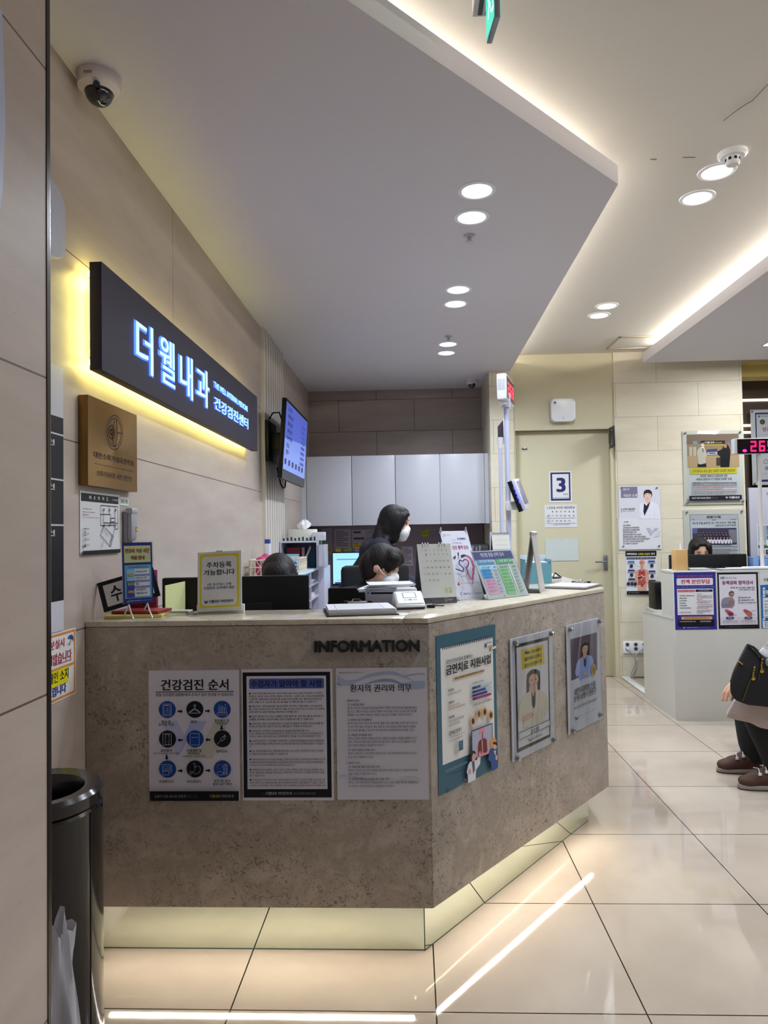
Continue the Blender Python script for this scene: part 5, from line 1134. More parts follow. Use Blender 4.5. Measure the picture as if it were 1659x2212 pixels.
for u, v in ((.006, h1 - .004), (w1 - .006, h1 - .004), (.006, .004), (w1 - .006, .004)):
    p = o1 + rt * u + up * v; b.tube([p + nn * .003, p + nn * .008 + up * (.016 if v > .1 else -.008), p - nn * .01], .0032, M('#d5d6da', .2, .3), 7)
b.build('corner_hook', t)
b = MB(); b.tube([o1 + rt * .01 + up * .29 - nn * .004, V((.165, 2.99, ZT + .004))], .003, M('#c9cacd', .2, .5), 6).tube([o1 + rt * (w1 - .01) + up * .29 - nn * .004, V((.235, 3.01, ZT + .004))], .003, M('#c9cacd', .2, .5), 6); b.build('support_rod', t)

# acrylic price list
o1 = V((.300, 2.846, ZT + .002)); rt = V((.70, .71, 0)).normalized(); lean = V((-.71, .70, 0)); up = (lean * .42 + V((0, 0, 1)) * .9).normalized(); w1, h1 = .272, .212
t = thing('price_list_stand', 'slanted clear stand with a pastel coloured test list on the counter', 'sign stand', (.4, 2.98, ZT))
s = Sheet((840, 1120, 3.456), [(630, 235), (935, 230), (1050, 570), (740, 605)], None, frame=(o1 + up * h1, rt, up, w1, h1), base='#d3d8d6', th=.002)
s.poly([(.004, -.004), (w1 - .004, -.004), (w1 - .004, -.042), (.004, -.042)][::-1], '#4d4f8c', True)
s.tx('개인별 맞춤 선택 검사', 694, 250, 884, 276, '#e4e4ee', .03, 2)
s.rect(664, 300, 806, 336, '#55a0d0'); s.rect(684, 345, 818, 372, '#a9d3ea'); s.rect(690, 372, 784, 438, '#3f97d6'); s.rect(712, 452, 832, 558, '#dfa5c2'); s.rect(808, 296, 946, 330, '#4f9a6c'); s.rect(826, 360, 958, 560, '#8cc88a'); s.rect(900, 332, 985, 556, '#c9dcc9')
s.tx('1. 뇌혈관질환 정밀검사', 668, 304, 800, 320, '#eaf2fa', .02, 1); s.tx('2. 종합 혈액 검사', 820, 302, 940, 320, '#eaf5ec', .02, 1)
for i in range(8):
    s.tx(('갑상선 초음파', '경동맥 초음파', '심장 초음파', '동맥경화 검사', '골밀도 검사', '종양표지자', '비타민 D', '알레르기')[i], 700 + i * 6, 352 + i * 26, 770 + i * 7, 364 + i * 26, '#3c4a66', .0, 1)
    s.tx(('간염 항체', '갑상선 기능', '당화혈색소', '류마티스', '호모시스테인', '철 결핍', '남성호르몬', '여성호르몬')[i], 836 + i * 6, 350 + i * 26, 900 + i * 7, 362 + i * 26, '#2e5238', .0, 1)
    s.rect(930 + i * 6, 350 + i * 26, 960 + i * 7, 356 + i * 26, '#7d8f80'); s.rect(790 + i * 6, 352 + i * 26, 812 + i * 7, 358 + i * 26, '#8a9ab0')
logo(s, 848, 575, 10, '#5a5c70', '#5a5c70'); s.tx('더웰내과 이비인후과', 868, 562, 940, 556, '#5a5c70', .01, 1)
s.done('printed_sheet', parent=t)
MB().box((-.004, -h1 - .002, .0025), (w1 + .004, .004, .0045), ACR, 0, s.T).build('acrylic_cover', t)
q = o1 + rt * w1; nn = rt.cross(up)
b = MB(); b.poly([o1, q, q - nn * .14 * 1.0 + V((0, 0, 0)), o1 - nn * .14], ACR)
MB().box((0, -.002, 0), (w1, .12, .0025), ACR, 0, Matrix(((rt.x, lean.x, 0, o1.x), (rt.y, lean.y, 0, o1.y), (0, 0, 1, ZT + .0003), (0, 0, 0, 1)))).build('acrylic_base', t)
b.bm.free()

# folding calendar seen from its side
t = thing('desk_calendar', 'folding desk calendar seen from its open side by the price list stand', 'calendar', (.58, 3.25, ZT), 'desk calendars')
ax = V((.27, .96, 0)).normalized(); acr = V((.96, -.27, 0)); P0 = V((.556, 3.130, ZT + .001)); ridge = P0 - acr * .034 + V((0, 0, .262)); LQ = P0 - acr * .075
for nm, a, c in (('front_leaf', P0, '#b9b6b2'), ('back_leaf', LQ, '#8d8985')):
    b = MB(); d = (ridge - a).normalized(); n_ = d.cross(ax)
    b.prism([(0, 0), (.215, 0), (.215, (ridge - a).length), (0, (ridge - a).length)], -.002, .002, c, Matrix(((ax.x, d.x, n_.x, a.x), (ax.y, d.y, n_.y, a.y), (ax.z, d.z, n_.z, a.z), (0, 0, 0, 1)))); b.build(nm, t)
b = MB(); b.prism([(0, 0), (.215, 0), (.215, .075), (0, .075)], 0, .003, M('#4d4b50', .5), Matrix(((ax.x, -acr.x, 0, P0.x), (ax.y, -acr.y, 0, P0.y), (0, 0, 1, ZT + .0005), (0, 0, 0, 1)))); b.build('foot_panel', t)
b = MB()
for k in range(10):
    p = ridge + ax * (.012 + k * .0205); b.tube([p + acr * .006 - V((0, 0, .008)), p + acr * .008 + V((0, 0, .004)), p + V((0, 0, .009)), p - acr * .008 + V((0, 0, .004)), p - acr * .006 - V((0, 0, .008))], .0016, M('#c6c6c8', .3), 6)
b.build('wire_binding', t)
# teal leaflet box
t = thing('leaflet_box', 'teal open leaflet box standing behind the folding calendar', 'leaflet box', (.655, 3.78, ZT)); tl = M('#5e95a3', .5)
for nm, a, b_ in (('front_wall', (.585, 3.712, ZT + .0005), (.722, 3.716, ZT + .105)), ('back_wall', (.585, 3.876, ZT + .0005), (.722, 3.88, ZT + .145)), ('side_wall', (.585, 3.716, ZT + .0005), (.589, 3.876, ZT + .125)), ('side_wall', (.718, 3.716, ZT + .0005), (.722, 3.876, ZT + .125)), ('base', (.589, 3.716, ZT + .0005), (.718, 3.876, ZT + .004))): bx(nm, a, b_, tl if nm != 'back_wall' else M('#c9d2d6', .5), 0, t)
bx('leaflet_stack', (.60, 3.74, ZT + .005), (.71, 3.86, ZT + .11), M('#d3d8da', .6), 0, t)
# small wire bound calendar at the far end
o1 = V((.437, 3.78, ZT + .001)); rt = V((.97, .2, 0)).normalized(); up = V((-.16, .16, .95)); up = (up - rt * up.dot(rt)).normalized(); w1, h1 = .098, .268
t = thing('desk_calendar', 'small pale calendar with black wire binding behind the price list stand', 'calendar', (.48, 3.82, ZT), 'desk calendars')
s = Sheet((840, 1120, 3.456), [(800, 145), (930, 145), (1010, 460), (880, 470)], None, frame=(o1 + up * h1, rt, up, w1, h1), base='#d2d0c8', th=.002)
for r_ in range(6):
    for c_ in range(6): s.rect(836 + c_ * 16 + r_ * 9, 186 + r_ * 30, 841 + c_ * 16 + r_ * 9, 192 + r_ * 30, '#a19f98')
s.done('month_page', parent=t); aframe(t, o1, rt, up, w1, h1, M('#232226', .6), None, spread=.10)
b = MB(); nn = rt.cross(up)
for k in range(16):
    p = o1 + up * (h1 - .003) + rt * (.005 + k * .006); b.tube([p + nn * .004 - up * .004, p + nn * .004 + up * .006, p - nn * .004 + up * .005], .0011, M('#3a393c', .3), 5)
b.build('wire_binding', t)
# stacked document tray with papers, behind the terminal
t = thing('document_tray', 'grey stacked document tray behind the card terminal', 'document tray', (-.08, 2.86, .74)); tg = M('#a9a8b8', .4)
for k in range(4):
    z = .741 + k * .108
    bx('shelf', (-.185, 2.70, z), (.03, 2.94, z + .006), tg, 0, t)
for x in (-.185, .024): bx('side_wall', (x, 2.70, .741), (x + .006, 2.94, 1.155), tg, 0, t)
bx('front_panel', (-.18, 2.698, 1.06), (.028, 2.702, 1.150), tg, 0, t)
b = MB(); r = random.Random(9)
for k in range(7):
    T0 = Matrix.Translation((-.10, 2.80, 1.157 + k * .0042)) @ Matrix.Rotation((r.random() - .5) * .35, 4, 'Z')
    b.box((-.11 + (.03 if k > 2 else 0), -.08, 0), (.10, .10, .003), '#d6d6de', 0, T0)
tag(b.build('paper_stack'), 'untidy white papers on top of the grey document tray', 'papers')

# ---------------------------------------------------------------- ticket number poles on the counter
WP = M('#c3c6de', .3, 0, .5, name='white_painted_pole')
t = thing('ticket_display', 'tall white pole with a red ticket number display and a blue lit reader', 'ticket display', (.548, 4.03, ZT))
MB().cyl((.548, 4.03, ZT + .012), (.548, 4.03, 2.12), .0145, .0145, WP, 20).build('pole', t)
MB().cyl((.548, 4.03, ZT), (.548, 4.03, ZT + .014), .06, .05, WP, 24).build('pole_base', t)
MB().cyl((.548, 4.03, 2.09), (.548, 4.03, 2.17), .024, .026, WP, 20).build('collar', t)
dv = V((.276, .961, 0)).normalized(); dn = V((.961, -.276, 0)); N0 = onY(1094.5, 861, 3.93); L = .31; H_ = .145
TM = Matrix(((dv.x, 0, dn.x, N0.x), (dv.y, 0, dn.y, N0.y), (0, 1, 0, N0.z), (0, 0, 0, 1)))
MB().box((0, 0, -.055), (L, H_, 0), WPL, .008, TM).build('display_case', t)
MB().prism([(.02, -.05), (L - .02, -.05), (L - .07, -.012), (.07, -.012)], -.02, 0, WPL, TM @ Matrix(((1, 0, 0, 0), (0, 0, 1, 0), (0, 1, 0, 0), (0, 0, 0, 1))), .003).build('under_bracket', t)
b = MB()
for k in range(9): b.box((-.0008, .05, -.048 + k * .0048), (.0002, .115, -.0455 + k * .0048), M('#8f93a6', .6), 0, TM)
b.build('vent_slots', t)
s = Sheet((0, 0, 1), [(0, 0), (100, 0), (100, 44), (0, 44)], None, frame=(TM @ V((.012, H_ - .01, .0004)), dv, V((0, 0, 1)), L - .022, H_ - .02), base=M('#4a3638', .25), th=.0006)
RD = M('#ff2f4a', .4, es=1.2, name='red_led'); RD2 = M('#a84048', .5, es=.35)
def seg7(s, d, x, y, w, h, th, m):
    S = {'0': 'abcdef', '1': 'bc', '2': 'abged', '3': 'abgcd', '4': 'fgbc', '5': 'afgcd', '6': 'afgedc', '7': 'abc', '8': 'abcdefg', '9': 'abcdfg'}[d]
    R = {'a': (x, y, x + w, y + th), 'g': (x, y + h / 2 - th / 2, x + w, y + h / 2 + th / 2), 'd': (x, y + h - th, x + w, y + h), 'f': (x, y, x + th, y + h / 2), 'e': (x, y + h / 2, x + th, y + h), 'b': (x + w - th, y, x + w, y + h / 2), 'c': (x + w - th, y + h / 2, x + w, y + h)}
    for q in S: s.rr(*R[q], th * .35, m)
for i, d in enumerate('268'): seg7(s, d, 12 + i * 28, 10, 20, 26, 5, RD)
s.done('number_panel', parent=t)
MB().box((-.03, -.02, 0), (.03, .02, .05), WPL, .003, Matrix.Translation((.56, 4.0, 1.50))).build('reader_mount', t)
Rr = Matrix.Translation((.583, 3.93, 1.555)) @ Matrix.Rotation(math.radians(-28), 4, 'Y') @ Matrix.Rotation(math.radians(-14), 4, 'Z') @ Matrix.Rotation(0, 4, 'X')
Rr = Matrix.Translation((.572, 3.92, 1.575)) @ Matrix.Rotation(math.radians(-20), 4, 'Y') @ Matrix.Rotation(math.radians(-20), 4, 'Z')
MB().box((-.012, -.01, -.09), (.012, .12, .09), BLK, .004, Rr).build('reader_back', t)
MB().box((.012, -.01, -.09), (.034, .12, .09), M('#d0d1e2', .3), .006, Rr).build('reader_body', t)
MB().box((.034, 0, -.06), (.0365, .11, .075), M('#7f7c90', .3), .001, Rr).build('reader_screen', t)
b = MB()
for k in range(4): b.box((.010, -.0118, -.045 + k * .026), (.017, -.0095, -.027 + k * .026), M('#2a2cff', .4, es=6.0), .001, Rr)
b.build('blue_light', t)
t = thing('ticket_display', 'thinner white pole with a dark ticket screen facing the cabinets', 'ticket display', (.572, 4.5, ZT))
MB().cyl((.568, 4.5, ZT + .01), (.568, 4.5, 1.95), .0125, .0125, WP, 18).build('pole', t)
MB().cyl((.568, 4.5, ZT), (.568, 4.5, ZT + .012), .05, .045, WP, 24).build('pole_base', t)
n0 = onY(1088.5, 947.6, 4.48)
MB().box((n0.x, n0.y, n0.z - .002), (n0.x + .036, n0.y + .30, n0.z + .128), WPL, .004).build('display_case', t)
MB().box((n0.x - .002, n0.y + .006, n0.z + .006), (n0.x + .001, n0.y + .294, n0.z + .122), M('#3a2e38', .3), .0005).build('number_panel', t)
MB().cyl((.568, 4.5, n0.z - .06), (.568, 4.5, n0.z + .01), .013, .022, WPL, 18).build('collar', t)
tag(bx('leaflet_holder', (.50, 4.565, ZT + .0005), (.60, 4.595, ZT + .27), M('#c9cbd2', .4)), 'white leaflet holder at the foot of the ticket poles', 'leaflet holder')
tag(MB().box((-.03, -.02, 0), (.03, .02, .21), '#8ea6d2', .001, Matrix.Translation((.435, 4.30, ZT + .0005)) if False else Matrix.Translation((.545, 4.32, ZT + .0005))).build('booklet'), 'blue and white booklet standing near the ticket poles', 'booklet')
t = thing('label_printer', 'black printer on the back desk near the cream tiled wall', 'printer', (.62, 6.75, .75))
MB().box((.50, 6.6, .751), (.72, 6.9, 1.27), BLK, .02).build('body', t); MB().box((.52, 6.595, 1.21), (.70, 6.602, 1.25), M('#3a3a40', .4), .001).build('panel', t)
t = thing('pen_holder', 'clear pen holder with silver pens before the black printer', 'pen holder', (.43, 5.2, .75))
MB().box((.40, 5.10, .751), (.50, 5.2, 1.10), M('#2a2a30', .5), .004).build('stand', t)
for k in range(4): MB().cyl((.415 + k * .022, 5.15, 1.10), (.41 + k * .026, 5.15, 1.27 + .012 * (k % 2)), .006, .006, M('#b9bac6', .25, .6), 10).build('pen', t)
tag(bx('side_table', (.36, 5.0, 0), (.72, 5.4, .75), M('#bdb9b4', .5)), 'small pale pedestal under the pen holder', 'cabinet')

# ---------------------------------------------------------------- bin and umbrella cover by the pillar
BC = V((-.926, 1.701, 0)); BR_ = .150
t = thing('waste_bin', 'tall black round bin with an open top beside the pillar', 'bin', BC)
BM_ = M('#0d0c0e', .12, .35, .6, name='bin_black', coat=.6); T0 = Matrix.Translation(BC)
MB().lathe([(BR_ - .012, 0), (BR_, .01), (BR_, .728), (BR_ - .006, .736), (BR_ - .012, .736)], BM_, T0, 64, True).build('body', t)
MB().lathe([(BR_ - .005, .738), (BR_ + .001, .742), (BR_ + .001, .768), (BR_ - .008, .778), (BR_ - .042, .774), (BR_ - .05, .76), (BR_ - .052, .70), (BR_ - .05, .66), (0, .655)], M('#1d1c1f', .2, .3, .6, coat=.5), T0, 64, True).build('rim', t)
for a in (-75, -12): 
    c, d = math.cos(math.radians(a)), math.sin(math.radians(a)); MB().box((-.0012, -.0012, .01), (.0012, .0012, .73), M('#050506', .6), 0, Matrix.Translation(BC + V((c * (BR_ + .0002), d * (BR_ + .0002), 0)))).build('seam', t)
t = None
b = MB(); n, m = 40, 26; rings = []
ctr = V((-.772, 1.475)); rr_ = random.Random(4); ph = [rr_.random() * 6 for _ in range(6)]
for j in range(m):
    v = j / (m - 1); z = .005 + v * .545
    ring = []
    for k in range(n):
        a = 2 * PI * k / n
        base = .062 - .012 * v + .012 * math.sin(v * 5) 
        r_ = base + .010 * math.sin(3 * a + ph[0] + 3 * v) + .007 * math.sin(7 * a + ph[1] - 4 * v) + .004 * math.sin(11 * a + ph[2] + 9 * v)
        zt = z + (v > .9) * (.018 * math.sin(5 * a + ph[3]) + .012 * math.sin(9 * a))
        ring.append(b.bm.verts.new((ctr.x + r_ * math.cos(a) * 1.1 - .02 * v, ctr.y + r_ * math.sin(a) * .85 + .035 * v, zt)))
    rings.append(ring)
tc = NT('crumpled_vinyl'); tb = tc.b; tb.inputs['Base Color'].default_value = (*lin('#d3d1d8'), 1); tb.inputs['Roughness'].default_value = .25; tb.inputs['Alpha'].default_value = .62; tb.inputs['Specular IOR Level'].default_value = .6
ii = b.mi(tc.m)
for A, B in zip(rings, rings[1:]):
    for k in range(n): b.bm.faces.new((A[k], A[(k + 1) % n], B[(k + 1) % n], B[k])).material_index = ii
tag(b.build('umbrella_cover', ang=1.2), 'crumpled clear vinyl umbrella cover standing against the black bin', 'umbrella cover')
# ---------------------------------------------------------------- rear wall: door signs and posters
PR = ((0, -1, 0), -(YD - .0012)); PDO = ((0, -1, 0), -(YD + .0738))
NAV = '#2c2f66'
s = Sheet((1040, 780, 5.03), [(730, 1197), (978, 1197), (985, 1532), (738, 1535)], PDO, base='#dcdcdf')
s.rect(748, 1210, 970, 1515, NAV); s.rect(768, 1228, 953, 1494, '#dcdcdf'); s.tx('3', 812, 1268, 916, 1424, NAV, .05, 4); s.tx('진료실', 886, 1436, 942, 1458, '#24243a', .02, 1); logo(s, 776, 1482, 9, NAV, NAV); s.tx('더웰내과 이비인후과 건강검진센터', 792, 1480, 950, 1490, '#5a5a70', .01, 1)
s.done('door_number_sign', 'white sign with a navy border and a large number 3 on the door', 'sign')
s = Sheet((1040, 780, 5.03), [(683, 1562), (1035, 1558), (1038, 1804), (690, 1808)], PDO, base='#d9d9da')
s.tx('3 진료실 서지현 대표원장님', 710, 1580, 1012, 1606, '#24232c', .03, 2)
for i, d in enumerate('월화수목금토'):
    x = 772 + i * 45.5; s.tx(d, x - 8, 1628, x + 8, 1645, '#3a3944', .03, 1); s.tx('진료', x - 12, 1672, x + 12, 1688, '#46455a', .02, 1)
    if i < 5: s.tx('휴진' if i == 4 else '진료', x - 12, 1728, x + 12, 1744, '#b05048' if i == 4 else '#46455a', .02, 1)
for y, a in ((1668, '오전'), (1724, '오후')): s.tx(a, 714, y, 740, y + 15, '#2c2b36', .02, 1); s.rect(706, y + 20, 748, y + 23, '#8a8994'); s.rect(702, y + 36, 1020, y + 37.5, '#b5b5bd')
for i in range(6): s.rect(750 + i * 45.5, 1660, 751.5 + i * 45.5, 1758, '#c0c0c8')
logo(s, 778, 1778, 9, '#5a5a70', '#5a5a70'); s.tx('더웰내과 이비인후과 건강검진센터', 796, 1770, 958, 1780, '#5a5a70', .01, 1)
s.done('schedule_sheet', 'white weekly schedule sheet on the door under the number 3 sign', 'notice')
s = Sheet((1040, 780, 5.03), [(693, 1930), (1052, 1928), (1054, 2170), (697, 2170)], PDO, base=M('#c3cbc8', .2), th=.003)
s.ci(870, 1930, 16, BEIGE); s.done('acrylic_pocket', 'empty clear acrylic pocket low on the door', 'sign holder')
a, c = onY(1188.7, 912.8, YD), onY(1240.4, 861.5, YD)
t = thing('air_monitor', 'white rounded square wall unit with a small lens above the door', 'wall unit', ((a.x + c.x) / 2, YD, a.z))
r = .035
pts = []
for cx, cz, t0 in ((c.x - r, c.z - r, 0), (a.x + r, c.z - r, 90), (a.x + r, a.z + r, 180), (c.x - r, a.z + r, 270)):
    for i in range(7): an = math.radians(t0 + 15 * i); pts.append((cx + r * math.cos(an), cz + r * math.sin(an)))
Ty = Matrix(((1, 0, 0, 0), (0, 0, -1, YD + .012), (0, 1, 0, 0), (0, 0, 0, 1)))
MB().prism(pts, .0005, .06, WPL, Ty, .012).build('body', t)
MB().cyl((a.x + .038, YD - .047, c.z - .040), (a.x + .038, YD - .050, c.z - .040), .015, .014, STEEL).cyl((a.x + .038, YD - .049, c.z - .040), (a.x + .038, YD - .052, c.z - .040), .009, .009, M('#2a2c30', .1)).build('lens', t)
b = MB(); cx = (a.x + c.x) / 2 + .0; b.poly([(cx - .012, YD - .0486, a.z + .034), (cx, YD - .0486, a.z + .022), (cx + .012, YD - .0486, a.z + .034), (cx + .006, YD - .0486, a.z + .040), (cx, YD - .0486, a.z + .036), (cx - .006, YD - .0486, a.z + .040)], '#bfc0c6'); b.build('mark', t)
# blade sign beside the door
t = thing('blade_sign', 'dark projecting room sign at the top corner of the door', 'sign', (1.868, 6.6, 2.16))
b0, b1 = onX(1330, 964, 1.868), onX(1330, 917, 1.868)
MB().box((1.864, 6.52, b0.z), (1.873, YD + .012, b1.z), M('#2d2a2c', .4), .001).build('plate', t)
MB().box((1.86, YD - .03, b0.z + .05), (1.877, YD + .0125, b1.z - .05), M('#2d2a2c', .4), .001).build('wall_bracket', t)
s = Sheet((0, 0, 1), [(0, 0), (60, 0), (60, 90), (0, 90)], None, frame=(V((1.8636, YD, b1.z - .004)), V((0, -1, 0)), V((0, 0, 1)), .145, b1.z - b0.z - .008), base=M('#2d2a2c', .4), th=.0003)
W2 = '#cfcdcf'; s.ring(30, 40, 11, 3, W2); s.ring(30, 24, 7, 3, W2, 9); s.ln([(22, 16), (30, 10), (38, 16)], 3, W2); s.rect(22, 58, 38, 60, W2); s.tx('진료실', 18, 66, 42, 78, W2, .02, 1); s.done('sign_face', parent=t)
# doctor introduction board
def drA(s):
    s.rect(48, 690, 840, 1240, '#d6d5da'); s.rr(92, 108, 402, 302, 12, '#77748c'); s.tx('더웰내과', 112, 128, 254, 172, '#cfcdd8', .01, 1); s.tx('의료진 소개', 140, 240, 390, 290, '#e3e2ea', .02, 2)
    s.rect(96, 500, 108, 578, '#5f7396'); s.tx('서지현 대표원장', 120, 500, 352, 532, '#35343e', .03, 1); s.tx('SEO JI HYEON', 120, 546, 334, 570, '#8d8c98', 0, 1)
    s.poly([(545, 340), (640, 340), (650, 420), (590, 470), (520, 420)], '#d9b9ac'); s.poly([(540, 372), (500, 390), (432, 410), (420, 600), (428, 688), (820, 688), (815, 600), (770, 420), (650, 350), (600, 470)], '#dcdbe6'); s.poly([(518, 400), (560, 450), (632, 370), (600, 480), (526, 636), (504, 560)], '#23222c')
    s.poly([(510, 240), (520, 180), (560, 150), (620, 148), (660, 180), (672, 240), (655, 300), (520, 300)], '#2e2528'); s.poly([(522, 250), (545, 200), (600, 190), (645, 205), (658, 250), (645, 320), (600, 360), (560, 350), (530, 310)], '#dcbcb0'); s.poly([(518, 260), (530, 195), (580, 180), (650, 190), (664, 260), (640, 225), (580, 215), (540, 225)], '#2e2528')
    for x in (555, 612): s.ci(x, 245, 9, '#4a3a3a', 5)
    s.ci(582, 312, 18, '#b56a68', 6); s.ln([(720, 560), (700, 680)], 4, '#b9b8c6'); s.ln([(440, 560), (450, 680)], 4, '#b9b8c6')
    s.poly([(556, 855), (620, 855), (665, 920), (700, 855), (785, 855), (745, 905), (705, 905), (640, 1005)], '#b3b3c2'); s.poly([(720, 960), (790, 900), (820, 900), (800, 1000), (690, 1030)], '#c9c9c6')
    s.tx('- 약 력 -', 128, 738, 244, 764, K, .03, 1)
    for i, (g, x1) in enumerate((('내과 전문의', 262), ('소화기내시경 세부전문의', 424), ('중앙대학교 의과대학 졸업', 430), ('중앙대학교병원 인턴', 372), ('중앙대학교병원 내과 전공의', 460), ('중앙대학교병원 소화기내과 전임의', 542), ('전) 중앙대학교병원 내과 임상전담전문의', 614), ('전) 성북구 밝은한내과의원 원장', 508), ('현) 더웰내과 대표원장', 398))): s.tx(g, 128, 800 + i * 41.5, x1, 824 + i * 41.5, K, .025, 1)
acrylic('white board introducing a doctor, on the rear wall beside the door', (1330, 1040, 8.51), [(50, 95), (815, 68), (832, 1225), (75, 1240)], (PR[0], PR[1]), drA, [(105, 120), (757, 112), (784, 1182), (130, 1188)], '#cfcfd8', th=.006, cover=False, group='boards on the rear wall')
s = Sheet((1330, 1040, 8.51), [(170, 1285), (740, 1268), (775, 2062), (205, 2080)], PR, base='#d6d7e0')
s.poly([(170, 1285), (740, 1268), (744, 1368), (175, 1385)], '#12111a'); s.tx('대학병원급', 196, 1320, 384, 1352, '#dfdfe6', .04, 1); s.tx('고화질 초음파', 396, 1316, 628, 1350, '#cdbf2e', .04, 1); s.tx('검사', 642, 1308, 716, 1342, '#dfdfe6', .04, 1)
s.rect(192, 1400, 728, 1424, '#23222e'); s.tx('갑상선부터 심장, 복부, 혈관까지 정밀 초음파 검사', 206, 1408, 716, 1416, '#d0d0d8', 0, 1)
SK = '#d3a184'
s.poly([(440, 1530), (430, 1470), (470, 1440), (520, 1448), (536, 1490), (525, 1540), (505, 1570), (508, 1600), (590, 1625), (605, 1720), (618, 1830), (622, 1940), (600, 1960), (580, 1830), (570, 1760), (570, 2000), (405, 2010), (400, 1760), (390, 1830), (378, 1960), (352, 1950), (350, 1830), (356, 1720), (366, 1640), (460, 1605), (462, 1570)], SK)
s.ci(468, 1490, 36, '#c47a5c', 34); s.ln([(472, 1540), (474, 1640)], 6, '#8a3f38'); s.poly([(420, 1640), (455, 1615), (465, 1650), (462, 1730), (412, 1740)], '#b5484a'); s.poly([(490, 1650), (500, 1615), (535, 1640), (548, 1735), (495, 1730)], '#b5484a'); s.ci(480, 1680, 22, '#9c3038', 30); s.poly([(408, 1760), (480, 1740), (492, 1765), (440, 1800), (410, 1795)], '#6d2a30'); s.poly([(480, 1775), (540, 1750), (552, 1790), (500, 1810)], '#b05a50')
for i in range(14): s.ci(425 + (i % 5) * 29, 1822 + (i // 5) * 30, 17, '#b03e44' if i % 2 else '#c25a58', 15)
s.ci(486, 1912, 16, '#6d2a30', 18)
for x, y, c in ((275, 1475, '#3f7ad0'), (652, 1462, '#33479a'), (283, 1637, '#2b3474'), (662, 1646, '#2b3474'), (292, 1798, '#20202e'), (668, 1820, '#20202e')): s.rr(x - 62, y - 11, x + 62, y + 11, 8, c); s.rect(x - 70, y + 18, x + 70, y + 26, '#8d8d9a'); s.rect(x - 60, y + 31, x + 66, y + 38, '#9d9daa')
for x, y in ((280, 1560), (657, 1545), (288, 1722), (666, 1735), (232, 1885), (298, 1885), (360, 1885), (674, 1908)): s.ci(x, y, 31, '#17161c'); s.ci(x + 3, y + 3, 13, '#4a4650')
for p in ([(310, 1535), (472, 1580)], [(620, 1528), (480, 1600)], [(350, 1668), (470, 1680)], [(595, 1685), (510, 1660)], [(360, 1850), (440, 1790)], [(590, 1860), (492, 1910)]): s.ln(p, 3, '#5a5a66')
s.poly([(203, 2020), (772, 2002), (775, 2062), (205, 2080)], '#12111a'); s.tx('소화기 내과 내시경 전문의', 230, 2040, 430, 2054, '#8d8c96', .01, 1); logo(s, 600, 2022, 20, '#dfdfe4', '#dfdfe4'); s.tx('더웰내과', 642, 2016, 740, 2040, '#dfdfe4', .02, 1)
s.done('wall_poster', 'poster of a human body with organs under a black heading on the rear wall', 'poster')
